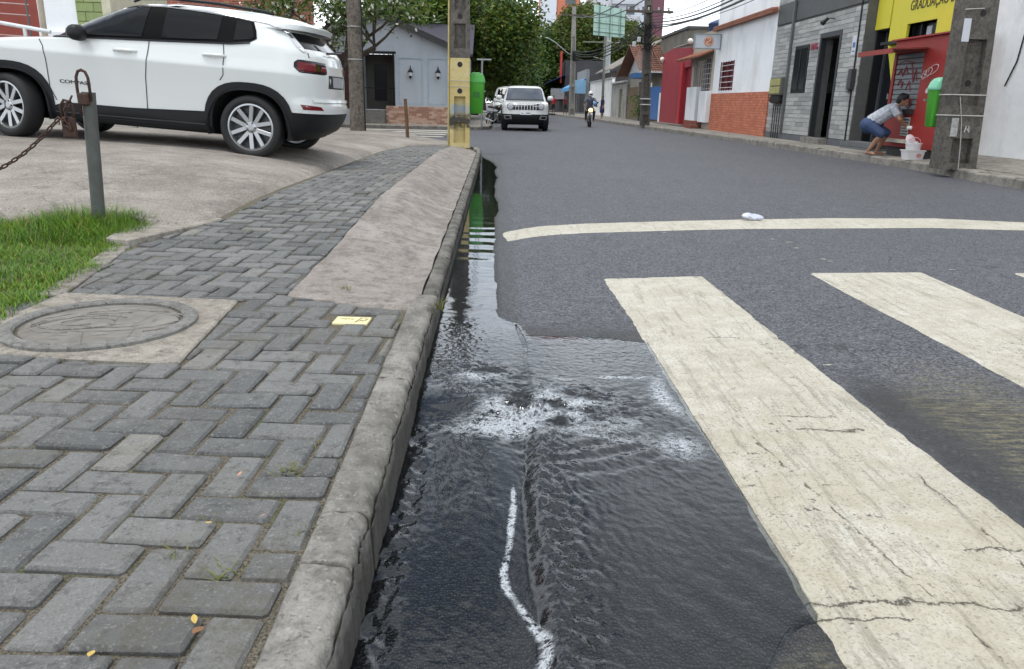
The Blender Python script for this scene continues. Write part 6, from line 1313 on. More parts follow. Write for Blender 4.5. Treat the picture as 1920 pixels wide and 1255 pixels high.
C2.panel('scuttle', [(-.76, 1.115), (.76, 1.115), (.745, 1.165), (-.745, 1.165)], CLAD, axis='x', side=1, off=.004, rim=.01, step=.1)
gp = C2.panel('grille', [(-.70, .84), (-.64, .775), (.64, .775), (.70, .84), (.70, .96), (.62, 1.005), (-.62, 1.005), (-.70, .96)], CLAD, axis='x', side=1, off=.004, rim=.008, step=.08)
for k in range(8): a = -.385 + k * .11; C2.panel('grille_bar', [(a - .013, .785), (a + .013, .785), (a + .013, .995), (a - .013, .995)], basic('grille_silver', (.42, .43, .44), .35, metal=.4), axis='x', side=1, off=.020, rim=.014, step=.1)
for sd in (1, -1):
    ring = lambda r, cz=.895: [(sd * .575 + r * math.cos(t), cz + r * math.sin(t)) for t in np.linspace(0, 2 * math.pi, 25)[:-1]]
    C2.panel('headlight_ring', ring(.125), basic('lamp_ring', (.10, .10, .105), .3), axis='x', side=1, off=.010, rim=.012, step=.05); C2.panel('headlight', ring(.098), HEADL, axis='x', side=1, off=.022, rim=.012, step=.05)
    C2.panel('fog_surround', [(sd * .52, .44), (sd * .78, .42), (sd * .82, .56), (sd * .56, .58)], basic('fog_silver', (.30, .31, .32), .4, metal=.4), axis='x', side=1, off=.010, rim=.012, step=.07); C2.panel('fog_light', [(sd * .58, .465), (sd * .75, .455), (sd * .77, .54), (sd * .60, .55)], CLAD, axis='x', side=1, off=.018, rim=.01, step=.07)
    m = MB(); rings_ = []
    for t, sx, sz in ((0, .03, .04), (.2, .08, .085), (.7, .09, .09), (1.0, .06, .06)): rings_.append([(.62 + sx * math.cos(a), sd * (.90 + .22 * t), 1.22 + sz * math.sin(a)) for a in np.linspace(0, 2 * math.pi, 13)[:-1]])
    m.rings(rings_); m.build('mirror', CARW, jeep, world=False, smooth=True)
    C2.panel('side_window', [(.62, 1.16), (.42, 1.52), (-1.6, 1.52), (-1.75, 1.2)], CGLASS, side=sd, off=.005, rim=.01, step=.12)
    for cx in (1.285, -1.285):
        i_, o_ = archring(cx, .35, .40, .49, -.2, math.pi + .2); C2.panel('arch_cladding', [[o_[k], o_[k + 1], i_[k + 1], i_[k]] for k in range(len(o_) - 1)], CLAD, side=sd, off=.022, rim=.04, step=.06); wheel_well(jeep, cx, sd * .70, r=.44)
    MB().tube([(.1, sd * .62, 1.66), (.0, sd * .62, 1.73), (-1.3, sd * .62, 1.73), (-1.45, sd * .62, 1.66)], .018, 7).build('roof_rail', CLAD, jeep, world=False)
C2.panel('number_plate', [(-.21, .60), (.21, .60), (.21, .73), (-.21, .73)], PLATE, axis='x', side=1, off=.015, rim=.015, step=.2)
C2.panel('plate_characters', ribbon([(-.16, .655), (.16, .655)], .045), basic('plate_ink', (.22, .24, .28), .6), axis='x', side=1, off=.017, rim=0, step=.2)
C2.panel('bumper_slot', ribbon([(-.50, .40), (.50, .40)], .07), basic('slot_black', (.005, .005, .005), .9), axis='x', side=1, off=.004, rim=0, step=.15)
for (ax, sd) in ((1.285, 1), (1.285, -1), (-1.285, 1), (-1.285, -1)): wheel(jeep, (ax, sd * .79, .35), r=.35, side=sd, n=28)
MB().box((-1.9, -.72, .232), (1.95, .72, .238)).build('underbody', MATS['underbody_dark'], jeep, world=False)

# ---------------------------------------------------------------- part of a white pickup behind it, parked at the kerb
pk = empty('parked_pickup', (.72, 42.5, .0), (0, 0, R(-90)), 'white vehicle parked at the kerb behind the approaching SUV', 'car')
C3 = Car(pk, [(.3, 1.9), (.5, 2.2), (.9, 2.2), (1.05, 2.0), (1.15, 1.1), (1.3, .9), (1.75, .5), (1.85, .2)], [(.3, -2.2), (.6, -2.3), (1.1, -2.3), (1.7, -2.1), (1.85, -1.5)], [(.3, .80), (.5, .87), (1.0, .88), (1.15, .84), (1.7, .70), (1.8, .60), (1.85, .3)], [.3, .4, .5, .6, .7, .8, .9, 1.0, 1.05, 1.1, 1.15, 1.2, 1.3, 1.4, 1.5, 1.6, 1.7, 1.75, 1.8, 1.83, 1.85], ns=60, pf=3)
C3.sub('body', C3.C[:, 2] > .45, CARW); C3.sub('bumper', C3.C[:, 2] <= .45, CLAD); C3.panel('windscreen', [(-.70, 1.22), (.70, 1.22), (.6, 1.70), (-.6, 1.70)], CGLASS, axis='x', side=1, step=.15)
C3.panel('grille', [(-.5, .7), (.5, .7), (.5, .95), (-.5, .95)], CLAD, axis='x', side=1, step=.2)
for sd in (1, -1):
    C3.panel('headlight', [(sd * .55, .75), (sd * .8, .78), (sd * .8, .95), (sd * .56, .93)], HEADL, axis='x', side=1, step=.1)
    for ax in (1.35, -1.35): wheel(pk, (ax, sd * .76, .35), r=.35, side=sd, n=24)
# ================================================================== POLES, BINS, POSTS
CPOLE = m_concrete('pole_concrete', (.115, .104, .09), (.195, .178, .156), (.055, .049, .042), 2.0, .6, .5)
def t_pole(name, label, base, top, w0, w1, dep, h, cat='utility pole', mat=None, painted=None, pockets=((.12, .52), (.95, 2.2), (2.45, 4.0), (4.3, 6.0)), holes=((.0, 1.45), (.0, 2.3))):
    """double-T concrete pole: solid shaft with recessed pockets on the faces towards and away from the street"""
    r = empty(name, base, label=label, cat=cat); b, t = Vector(base), Vector(top); H = (t - b).length
    def at(z, u, v):         # u across (-1..1), v depth (-1..1)
        k = z / h; c_ = b.lerp(t, k); w_ = (w0 + (w1 - w0) * k) / 2; d_ = dep / 2 * (1 - .25 * k); return Vector((c_.x + u * w_, c_.y + v * d_, c_.z))
    def shaft(m, z0, z1, u0, u1, v0, v1, k=1):
        rs = [[at(z0 + (z1 - z0) * i / k, u, v) for u, v in ((u0, v0), (u1, v0), (u1, v1), (u0, v1))] for i in range(k + 1)]; m.rings(rs)
    def make(nm, z0, z1, mt):
        m = MB(); zs = sorted({z0, z1, *[q for p in pockets for q in p if z0 < q < z1]})
        for a, c_ in zip(zs[:-1], zs[1:]):
            midz = (a + c_) / 2
            if any(p[0] <= midz <= p[1] for p in pockets):
                shaft(m, a, c_, -1, -.58, -1, 1); shaft(m, a, c_, .58, 1, -1, 1); shaft(m, a, c_, -.58, .58, -.35, .35)
            else: shaft(m, a, c_, -1, 1, -1, 1)
        return m.build(nm, mt, r)
    if painted:
        make('painted_base', 0, painted[0], painted[1]); make('shaft', painted[0], h, mat or CPOLE)
    else: make('shaft', 0, h, mat or CPOLE)
    for u, z in holes:
        p = at(z, u, -1); q = at(z, u, -.33 if any(a < z < c_ for a, c_ in pockets) else -.98)
        hm = MB(); p = q; hm.prism([(p.x + .052 * math.cos(a), p.y - .004, p.z + .052 * math.sin(a)) for a in np.linspace(0, 2 * math.pi, 17)[:-1]], (0, .008, 0)); hm.build('bolt_hole', basic('hole_dark', (.02, .018, .018), .9), r)
    r['_at'] = 0; del r['_at']
    return r, at
rp_, rat = t_pole('concrete_pole', 'leaning grey concrete utility pole on the pavement in front of the red kiosk', (7.645, 12.78, .13), (7.29, 12.78, 9.1), .59, .33, .36, 9.0, pockets=((.10, .50), (1.02, 2.02), (2.75, 4.0), (4.3, 6.0)), holes=((.05, 1.36), (.1, 2.40)))
m = MB().tube([rat(z, u, v) for z, u, v in ((1.18, -1.03, -1.05), (1.18, 1.03, -1.05), (1.18, 1.03, 1.05), (1.18, -1.03, 1.05), (1.18, -1.03, -1.05))], .010, 6); m.build('wire_band', basic('band_steel', (.42, .41, .38), .5), rp_)
m = MB().tube([rat(z, u, v) for z, u, v in ((.86, -1.03, -1.05), (.86, 1.03, -1.05), (.87, 1.03, 1.05), (.86, -1.03, 1.05), (.86, -1.03, -1.05))], .010, 6); m.build('wire_band', MATS['band_steel'], rp_)
m = MB().tube([rat(2.45, -1.03, -1.05), rat(2.47, .1, -1.06)], .008, 6); m.build('wire_band', MATS['band_steel'], rp_)
m = MB().tube([rat(.01, -.05, -1.08), rat(.4, -.12, -1.08), rat(.75, -.25, -1.08), rat(1.15, -.55, -1.08)], .008, 6); m.build('loose_wire', basic('wire_pale', (.36, .35, .33), .7), rp_)
def stick(z0, z1, u0, u1, nm, mt, d=-1.03):
    q = MB(); q.prism([rat(z0, u0, d), rat(z0, u1, d), rat(z1, u1, d), rat(z1, u0, d)], (0, -.003, 0)); return q.build(nm, mt, rp_)
stick(1.98, 2.32, -.99, -.55, 'white_notice', basic('notice_white', (.55, .57, .62), .6, var=.06, scale=6)); stick(.53, .82, -.80, -.40, 'torn_poster', basic('poster_torn', (.36, .36, .35), .8, var=.5, scale=26))
sq = MB()
for a, b, c_, d in ((.60, .0, .70, .08), (.66, .12, .62, .2), (.70, .22, .60, .26)): sq.bar(rat(a, b, -1.04), rat(c_, d, -1.04), .012, .012)
sq.build('chalk_mark', basic('chalk', (.5, .5, .48), .9), rp_)
GREEN = basic('bin_green', (.055, .30, .02), .45, var=.12, scale=4); LID = basic('bin_lid', (.16, .46, .30), .4, var=.1, scale=4)
def bin_(label, x, y, z, w_=.33, d_=.27, h_=.60, lid=None):
    r = empty('litter_bin', (x, y, z), label=label, cat='litter bin', group='green litter bins hung on poles'); m = MB(); rs = []
    def rr(a, b, zz, k=.05): return [(sx * (a - k) + k * math.cos(t), sy * (b - k) + k * math.sin(t), zz) for sx, sy, t0 in ((1, 1, 0), (-1, 1, 90), (-1, -1, 180), (1, -1, 270)) for t in (R(t0), R(t0 + 45), R(t0 + 90))]
    rs = [rr(w_ * .36, d_ * .36, 0), rr(w_ * .40, d_ * .40, .015), rr(w_ * .49, d_ * .49, h_ - .03), rr(w_ * .5, d_ * .5, h_)]; m.rings(rs); m.build('body', GREEN, r, world=False, auto=40)
    m = MB(); m.rings([rr(w_ * .53, d_ * .53, h_ - .005), rr(w_ * .545, d_ * .545, h_ + .02), rr(w_ * .52, d_ * .52, h_ + .045), rr(w_ * .46, d_ * .46, h_ + .12), rr(w_ * .34, d_ * .36, h_ + .175), rr(w_ * .15, d_ * .2, h_ + .195, .02)]); m.build('lid', lid or LID, r, world=False, auto=40)
    m = MB().box((-w_ * .2, -d_ * .47, h_ * .52), (w_ * .2, -d_ * .452, h_ * .70)); m.build('print', basic('bin_print', (.02, .14, .015), .6), r, world=False)
    m = MB().box((-w_ * .55, d_ * .5, h_ * .7), (w_ * .55, d_ * .56, h_ * .75)); m.build('bracket', GREYM, r, world=False); return r
bin_('green litter bin with pale lid strapped to the leaning concrete pole', 7.40, 13.12, .79, w_=.31)
bin_('green litter bin strapped behind the yellow pole', -.40, 16.12, .80, lid=basic('bin_lid_deep', (.06, .33, .05), .4))
def m_yellowpole():
    n = NT('pole_yellow'); p = n.pos(); a = n.noise(p, 3, 7, .65); b = n.noise(p, 18, 5, .7); z_ = n('SeparateXYZ', {'Vector': p}).outputs['Z']
    col = n.mix(n.ramp(a, .35, .7), (.47, .37, .14), (.54, .46, .25)); col = n.mix(n.math('MULTIPLY', n.ramp(b, .55, .7), .6), col, (.28, .22, .10))
    def band(lo, hi, s_=.05): return n.math('MULTIPLY', n.ramp(n.math('ADD', z_, n.math('MULTIPLY', n.math('SUBTRACT', b, .5), .25)), lo - s_, lo + s_), n.ramp(n.math('ADD', z_, n.math('MULTIPLY', n.math('SUBTRACT', b, .5), .25)), hi - s_, hi + s_, (1, 1, 1), (0, 0, 0)))
    col = n.mix(n.math('MULTIPLY', band(.80, .98), n.ramp(a, .3, .5)), col, (.28, .33, .36))
    col = n.mix(n.math('MULTIPLY', band(.52, .78), n.ramp(a, .38, .5)), col, (.05, .047, .04))
    return n.set(col=col, rough=.75, spec=.3)
yp_, yat = t_pole('yellow_pole', 'concrete utility pole with yellow painted base at the street corner', (-.725, 15.95, .13), (-.70, 15.95, 9.1), .405, .27, .30, 9.0, painted=(1.72, m_yellowpole()), pockets=((.10, .50), (.62, 1.0), (1.9, 2.35), (2.6, 4.5)), holes=((.0, 1.10), (.0, 1.60), (.0, 2.48)))
m = MB().tube([(-.955, 15.93, .13), (-.945, 15.93, 1.0), (-.94, 15.93, 2.0), (-.925, 15.93, 4.0)], .024, 8); m.build('cable_pipe', basic('pipe_yellow', (.45, .36, .15), .7, var=.3), yp_)
for z in (1.19, 1.30): m = MB().tube([yat(z, u, v) for u, v in ((-1.04, -1.05), (1.04, -1.05), (1.04, 1.05), (-1.04, 1.05), (-1.04, -1.05))], .005, 5); m.build('wire_band', MATS['band_steel'], yp_)
wp_ = empty('weathered_pole', (-3.57, 20.4, .13), label='weathered brown utility pole beside the parked SUV tail', cat='utility pole'); m = MB().tube([(-3.565 + .0 * z, 20.4, .05 + z) for z in (0, .8, 1.6, 2.4, 3.4, 5, 7, 9)], [.205, .195, .185, .178, .17, .155, .14, .12], 4 * 3); m.build('shaft', m_concrete('old_timber', (.15, .128, .105), (.25, .222, .19), (.05, .042, .034), 2.2, .6, .6), wp_, auto=60)
m = MB().torus((-3.565, 20.4, 1.98), .188, .014, 'z', 20, 6); m.build('steel_band', GREYM, wp_); m = MB().torus((-3.565, 20.4, 2.75), .18, .012, 'z', 20, 6); m.build('steel_band', GREYM, wp_)
m = MB().tube([(-3.36, 20.35, .13), (-3.37, 20.35, 3), (-3.41, 20.35, 6)], .013, 6); m.build('cable', BLACK, wp_)
m = MB().tube([(-2.06, 18.42, .10), (-2.08, 18.42, .6), (-2.105, 18.42, 1.06)], .040, 8); setp(m.build('thin_post', basic('rust_post', (.14, .075, .04), .85, var=.35, scale=9)), 'thin leaning rusty brown post near the street corner', 'post')
so = empty('sign_post', (-.55, 30.6, .13), label='slim grey metal sign post on the far corner', cat='sign post'); m = MB().tube([(-.55, 30.6, .13), (-.55, 30.6, 2.62)], .035, 8); m.build('pole', GREYM, so); m = MB().box((-.75, 30.58, 2.55), (-.2, 30.6, 2.60)); m.build('bracket', GREYM, so)
# barrier post with ring, padlock and chain
POSTM = basic('old_galvanised', (.085, .093, .086), .6, metal=.25, var=.25, scale=14, grime=.4, gscale=9, gcol=(.08, .06, .045)); RUST = basic('rust', (.052, .024, .016), .8, var=.5, scale=40, bump=.3, bscale=120)
bpst = empty('barrier_post', (-2.615, 5.07, .1), label='old grey steel barrier post with rusty ring at the edge of the grass', cat='post')
m = MB().tube([(-2.625, 5.07, .05), (-2.60, 5.07, .5), (-2.572, 5.07, 1.035)], .041, 18); m.build('pipe', POSTM, bpst, auto=50)
m = MB().tube([(-2.614, 5.03, .90), (-2.618, 5.03, 1.06), (-2.615, 5.03, 1.125), (-2.600, 5.03, 1.158), (-2.578, 5.03, 1.166), (-2.556, 5.03, 1.155), (-2.543, 5.03, 1.12), (-2.540, 5.03, .98)], .0095, 8); m.build('ring', RUST, bpst, smooth=True)
m = MB().box((-2.612, 5.0, .955), (-2.547, 5.035, 1.03)); m.build('weld_plate', RUST, bpst, bevel=.008)
pdl = empty('padlock', (-2.682, 5.0, .80), label='rusty padlock hanging beside the top of the barrier post', cat='padlock')
m = MB().box((-2.727, 4.985, .755), (-2.642, 5.02, .885)); m.build('body', RUST, pdl, bevel=.012, seg=2); m = MB().tube([(-2.717, 5.0, .88), (-2.722, 5.0, .95), (-2.697, 5.0, .985), (-2.657, 5.0, .975), (-2.642, 5.0, .93), (-2.650, 5.0, .88)], .009, 8); m.build('shackle', RUST, pdl, smooth=True)
ch = empty('chain', (-3.0, 5.0, .6), label='rusty chain sagging from the barrier post to the left', cat='chain')
def link_mesh(L_=.052, w_=.030, r_=.0052):
    m = MB(); pts = [Vector((math.cos(t) * (w_ / 2 - r_), math.sin(t) * (w_ / 2 - r_) + (1 if math.sin(t) > 0 else -1) * (L_ / 2 - w_ / 2), 0)) for t in np.linspace(0, 2 * math.pi, 15)[:-1]]
    rs = []
    for i, p in enumerate(pts):
        d = (pts[(i + 1) % 14] - pts[i - 1]).normalized(); a = Vector((0, 0, 1)); b = d.cross(a); rs.append([p + a * (r_ * math.cos(q)) + b * (r_ * math.sin(q)) for q in np.linspace(0, 2 * math.pi, 7)[:-1]])
    return m.rings(rs, False, True)
first = None; cpts = []
A0 = Vector((-2.642, 5.0, 1.01)); A1 = Vector((-2.697, 4.985, .90)); A2 = PY(112, 220, 4.98); A3 = PY(-10, 322, 4.95)
path = [A0, Vector((-2.662, 4.97, .95)), A1, Vector((-2.662, 4.975, .80)), A2] + [A2.lerp(A3, t) - Vector((0, 0, .035 * math.sin(math.pi * t))) for t in (.2, .4, .6, .8, 1.0)] + [A3 + Vector((-.4, 0, -.24)), A3 + Vector((-.8, 0, -.36)), A3 + Vector((-1.3, 0, -.40))]
dcum = [0]
for i in range(1, len(path)): dcum.append(dcum[-1] + (path[i] - path[i - 1]).length)
def along(s_):
    for i in range(1, len(path)):
        if s_ <= dcum[i] or i == len(path) - 1: t = (s_ - dcum[i - 1]) / (dcum[i] - dcum[i - 1]); return path[i - 1].lerp(path[i], t)
s_ = 0; k = 0
while s_ < dcum[-1] - .04:
    p, q = along(s_), along(s_ + .04); d = (q - p).normalized()
    o = link_mesh().build('link', RUST, ch, world=False, smooth=True) if first is None else first.copy()
    if first is None: first = o
    else: COL.objects.link(o)
    rot = d.to_track_quat('Y', 'Z').to_matrix().to_4x4() @ Matrix.Rotation(R(90 * (k % 2) + 20), 4, 'Y'); o.matrix_local = Matrix.Translation((p + q) / 2 - ch.location) @ rot
    s_ += .0385; k += 1
# street lattice pole with cables, further pole with lamp arm
tp, tat = t_pole('cable_pole', 'dark concrete pole loaded with tangled cables and crossarms beside the blue gate', (6.96, 36.6, .13), (6.62, 36.6, 9.0), .42, .26, .34, 8.9, mat=m_concrete('dark_pole', (.115, .105, .09), (.17, .155, .135), (.06, .055, .05), 2, .5), pockets=((.12, .5), (.65, 1.15), (1.3, 2.3), (2.5, 3.6), (3.8, 5.2), (5.5, 7)), holes=())
for z in (.95, 1.2): m = MB().tube([tat(z, u, v) for u, v in ((-1.05, -1.08), (1.05, -1.08), (1.05, 1.08), (-1.05, 1.08), (-1.05, -1.08))], .022, 6); m.build('pale_band', basic('band_pale', (.6, .6, .58), .6), tp)
for z in (5.0, 5.9): m = MB().box((5.75, 36.38, z), (7.85, 36.5, z + .1)); m.build('crossarm', basic('arm_wood', (.08, .065, .05), .85), tp)
for i in range(5):
    for z in (5.1, 6.0): m = MB().lathe([(.03, 0), (.055, .03), (.035, .06), (.055, .09), (.02, .13)], 10, Matrix.Translation((5.85 + i * .45, 36.44, z))); m.build('insulator', basic('porcelain', (.42, .40, .38), .3), tp)
for i in range(20):      # spare cable coils and splice boxes at the pole
    a = random.uniform(-.5, .5); z = random.uniform(3.7, 4.7); m = MB().tube([(6.85 + a, 36.35, z), (6.7 + a * .5, 36.25, z - random.uniform(.2, .5)), (6.6 - a, 36.3, z + random.uniform(-.1, .3))], .02, 5); m.build('slack_cable', BLACK, tp)
for (x_, z_) in ((6.35, 3.75), (6.25, 4.62), (6.15, 3.55)): m = MB().box((x_ - .05, 36.2, z_), (x_ + .10, 36.35, z_ + .22)); m.build('junction_box', basic('junction_pale', (.45, .46, .47), .5), tp, bevel=.02)
fp, fat = t_pole('far_lamp_pole', 'distant concrete pole with crossarm and curved street lamp arm', (6.15, 63.9, .13), (6.0, 63.9, 8.3), .5, .28, .36, 8.2, mat=m_concrete('pale_pole', (.30, .29, .265), (.38, .37, .34), (.2, .19, .17), 2, .3), holes=())
m = MB().box((5.0, 63.7, 7.6), (7.1, 63.85, 7.72)); m.build('crossarm', MATS['arm_wood'], fp)
m = MB().tube([(6.05, 63.6, 4.6), (5.4, 63.2, 4.95), (4.6, 63.0, 5.55), (4.0, 63, 5.88), (3.4, 63, 5.98)], .045, 8); m.build('lamp_arm', GREYM, fp, smooth=True); m = MB().ball((3.25, 63, 5.97), (.38, .14, .08), 12, 6); m.build('lamp_head', basic('lamp_pale', (.6, .62, .62), .4), fp, smooth=True)
m = MB().box((6.0, 63.55, 4.3), (6.5, 63.7, 5.0)); m.build('cable_box', BLACK, fp)
tpole = empty('slim_pole', (8.3, 61.5, .13), label='slim grey pole in front of the white street wall', cat='utility pole'); m = MB().tube([(8.3, 61.5, .1), (8.22, 61.5, 6.0)], [.11, .08], 8); m.build('shaft', CONC_GREY, tpole); m = MB().tube([(8.25, 61.45, 4.3), (7.4, 61.3, 4.5)], .03, 6); m.build('arm', GREYM, tpole)
dk = empty('distant_lamp_post', (3.2, 92, .1), label='slim distant street lamp with angled arm before the dark trees', cat='street lamp'); q0, q1, q2 = PY(1055, 150, 92), PY(1030, 140, 92), PY(1013, 118, 92); m = MB().tube([(q0.x, 92, .1), q0], .09, 8); m.build('pole', GREYM, dk); m = MB().tube([q0 - Vector((0, 0, .6)), q1, q2], .06, 6); m.build('arm', GREYM, dk); m = MB().ball(PY(1022, 132, 92), (.25, .2, .2), 10, 6); m.build('lamp_head', MATS['lamp_pale'], dk, smooth=True)
# overhead cables
CAB = basic('cable_black', (.018, .018, .02), .6)
def cable(p, q, sag, r_, label, n_=22, group='overhead cables along the street'):
    p, q = Vector(p), Vector(q); pts = [p.lerp(q, t) - Vector((0, 0, sag * 4 * t * (1 - t))) for t in np.linspace(0, 1, n_)]; setp(MB().tube(pts, r_, 5).build('overhead_cable', CAB), label, 'cable', group)
ORD = ['fifth highest', 'sixth highest', 'fourth highest', 'lowest', 'third highest', 'second highest', 'highest']
LB = 'black overhead cable sagging between the leaning pole and the cable pole'
for i, (z0, z1, sg_, rr_) in enumerate(((5.35, 4.62, .80, .028), (5.15, 4.50, .75, .022), (5.6, 4.75, .85, .018), (4.95, 4.38, .62, .030), (5.9, 4.85, .8, .014), (6.4, 5.05, .8, .012), (7.0, 5.6, .8, .012))): cable((7.50 + .05 * (i % 3), 12.6, z0), (6.85 + .05 * (i % 2), 36.5, z1), sg_, rr_, ORD[i] + ' of the ' + LB.replace('cable sagging', 'cables sagging'))
for i, (x0, z0, x1, z1) in enumerate(((6.8, 4.6, 6.1, 4.9), (6.8, 4.5, 6.15, 4.75), (6.75, 4.75, 6.0, 5.1), (6.3, 6.0, 5.6, 7.7), (7.2, 6.0, 6.6, 7.7), (6.8, 4.35, 6.2, 4.5))): cable((x0, 36.7, z0), (x1, 63.7, z1), .6, .03, ['middle', 'lower', 'upper', 'top left', 'top right', 'lowest'][i] + ' black overhead cable between the cable pole and the distant lamp pole')
for (p, q, l_) in (((6.8, 36.5, 4.55), (8.7, 31.9, 4.2), 'thin service cable from the cable pole to the white house corner'), ((6.8, 36.5, 4.4), (8.8, 43.5, 3.2), 'thin service cable from the cable pole down to the blue gate'), ((7.5, 12.7, 4.6), (8.75, 19.4, 4.9), 'thin service cable from the leaning pole to the tiled building'), ((6.8, 36.5, 4.5), (8.74, 26.0, 4.6), 'thin service cable running along the white house front'), ((-.72, 15.9, 5.6), (-.4, 46, 4.0), 'thin overhead cable leaving the yellow pole along the street trees'), ((-.72, 15.9, 5.2), (-.6, 46, 3.6), 'second thin overhead cable leaving the yellow pole towards the trees'), ((-3.55, 20.4, 4.4), (-.75, 15.9, 5.0), 'thin cable between the weathered pole and the yellow pole'), ((6.1, 63.8, 4.8), (4.0, 92, 4.0), 'thin cable from the distant lamp pole to the dark trees')): cable(p, q, .3, .013, l_, group='thin service cables')
# ================================================================== TREES
def leaf_mesh(name, C, size, mats, flat=.5, asp=.45, midx=None):
    """C (n,3) leaf centres; each leaf a bent diamond"""
    n_ = len(C); a = RNG.normal(size=(n_, 3)); a[:, 2] *= flat; a /= np.linalg.norm(a, axis=1)[:, None]; b = RNG.normal(size=(n_, 3)); b -= a * (a * b).sum(1)[:, None]; b /= np.linalg.norm(b, axis=1)[:, None]; nn_ = np.cross(a, b)
    s_ = (size * RNG.uniform(.65, 1.35, n_))[:, None]; V_ = np.stack([C - a * s_ * .5, C + b * s_ * asp * .5 + nn_ * s_ * .08, C + a * s_ * .5, C - b * s_ * asp * .5 + nn_ * s_ * .08], 1).reshape(-1, 3)
    i = np.arange(n_)[:, None] * 4; F_ = np.concatenate([i + np.array([[0, 1, 2]]), i + np.array([[0, 2, 3]])], 1).reshape(-1, 3); mi = np.repeat(midx if midx is not None else RNG.integers(0, len(mats), n_), 2)
    return np_mesh(name, V_, F_, mats, mi)
def crown_pts(blobs, per, spread, clump=26):
    P_ = []
    for (c_, r_) in blobs:
        vol = r_[0] * r_[1] * r_[2]; k = max(6, int(per * vol ** .72)); d = RNG.normal(size=(k, 3)); d /= np.linalg.norm(d, axis=1)[:, None]; rad = RNG.uniform(.45, 1.0, k) ** .55; rad *= .82 + .3 * RNG.random(k)
        cc = np.array(c_) + d * rad[:, None] * np.array(r_); P_.append((cc[:, None] + RNG.normal(0, 1, (k, clump, 3)) * spread * np.array([1, 1, .7])).reshape(-1, 3))
    return np.concatenate(P_)
BARK = m_concrete('bark', (.085, .065, .05), (.14, .115, .09), (.04, .03, .024), 3, .8, .4)
LG = [m_leaf('leaf_dark', (.030, .066, .014), .5, .5, .22, .5), m_leaf('leaf_mid', (.062, .122, .024), .5, .5, .28, .5), m_leaf('leaf_olive', (.115, .150, .028), .4, .5, .25, .5)]
def tree(name, label, base, h_trunk, blobs, per, leaf, spread, mats, tr=.25, limbs=5, group=None, lean=(0, 0), w=None, clump=26, asp=.45):
    b = Vector(base); r = empty(name, b, label=label, cat='tree', group=group); cen = np.mean([q[0] for q in blobs], axis=0); top = Vector((b.x + lean[0], b.y + lean[1], b.z + h_trunk))
    m = MB(); m.tube([b - Vector((0, 0, .1)), b.lerp(top, .3) + Vector((.04, .03, 0)), b.lerp(top, .7) - Vector((.05, .02, 0)), top], [tr * 1.35, tr, tr * .85, tr * .75], 10); m.build('trunk', BARK, r, smooth=True)
    for k in range(limbs):
        q = blobs[k % len(blobs)]; e = Vector(q[0]) + Vector((random.gauss(0, .3), random.gauss(0, .3), random.uniform(-.2, .4) * q[1][2])); md = top.lerp(e, .5) + Vector((random.gauss(0, .2), random.gauss(0, .2), .25)); m = MB().tube([top - Vector((0, 0, .15)), top.lerp(md, .5), md, md.lerp(e, .5), e], [tr * .62, tr * .5, tr * .36, tr * .24, tr * .10], 7); m.build('limb', BARK, r, smooth=True)
    C_ = crown_pts(blobs, per, spread, clump); me = leaf_mesh('crown', C_ - np.array(b), leaf, mats, asp=asp); link('crown', me, None, r); return r
def blobset(cx, cy, cz, rx, ry, rz, n_, sc=.48):
    out = []
    for _ in range(n_):
        d = RNG.normal(size=3); d /= np.linalg.norm(d); k = RNG.uniform(.35, .85); s_ = sc * RNG.uniform(.75, 1.25); out.append(((cx + d[0] * rx * k, cy + d[1] * ry * k, cz + d[2] * rz * k), (rx * s_, ry * s_, rz * s_)))
    return out
GRP = 'leafy street trees'
tree('street_tree', 'big dark green tree overhanging the street behind the corner house', (-2.4, 46, .1), 2.4, blobset(-1.6, 47, 4.9, 3.6, 3.4, 2.9, 13), 60, .26, .34, LG, .28, 7, GRP)
tree('street_tree', 'tall dark tree filling the street left of the sky gap, behind the approaching SUV', (-1.6, 56, .1), 2.6, blobset(.3, 56, 4.3, 2.7, 3.6, 2.5, 13), 60, .28, .36, LG, .3, 7, GRP)
tree('street_tree', 'shadowed green tree further down the left kerb with low branches', (-2.0, 68, .1), 2.4, blobset(1.2, 70, 4.4, 3.8, 5, 3.2, 12), 45, .34, .42, LG[:2], .3, 6, GRP)
tree('street_tree', 'dim tree closing the view at the bend of the street', (-1.5, 88, .1), 2.6, blobset(1.5, 92, 4.6, 5.0, 5, 4.0, 10), 34, .42, .5, LG[:2], .35, 6, GRP)
LO = [m_leaf('leaf_olive_far', (.062, .088, .022), .4, .5, .22, .3), m_leaf('leaf_brownish', (.10, .105, .03), .35, .5, .22, .3), LG[1]]
tree('street_tree', 'broad olive green tree below the orange tower', (9.8, 96, .1), 5, blobset(9.0, 96, 8.0, 3.0, 4, 3.2, 10), 46, .42, .5, LO, .4, 7, GRP)
tree('street_tree', 'broad olive tree behind the pale green billboard', (12.5, 98, .1), 5, blobset(12.0, 98, 7.8, 4.4, 4, 3.8, 11), 46, .42, .5, LO, .4, 7, GRP)
tree('street_tree', 'lower tree between the billboard and the white tower', (16.5, 94, .1), 4, blobset(16.0, 94, 6.4, 3.2, 3.5, 2.9, 8), 46, .42, .5, LO, .35, 6, GRP)
tree('street_tree', 'bright green tree showing above the corner house roof', (-5.5, 48, .1), 3, blobset(-4.6, 46.5, 6.0, 3.2, 2.5, 2.4, 9), 50, .28, .36, [LG[1], LG[2], m_leaf('leaf_bright', (.10, .19, .03), .4, .5, .3, .6)], .3, 6, GRP)
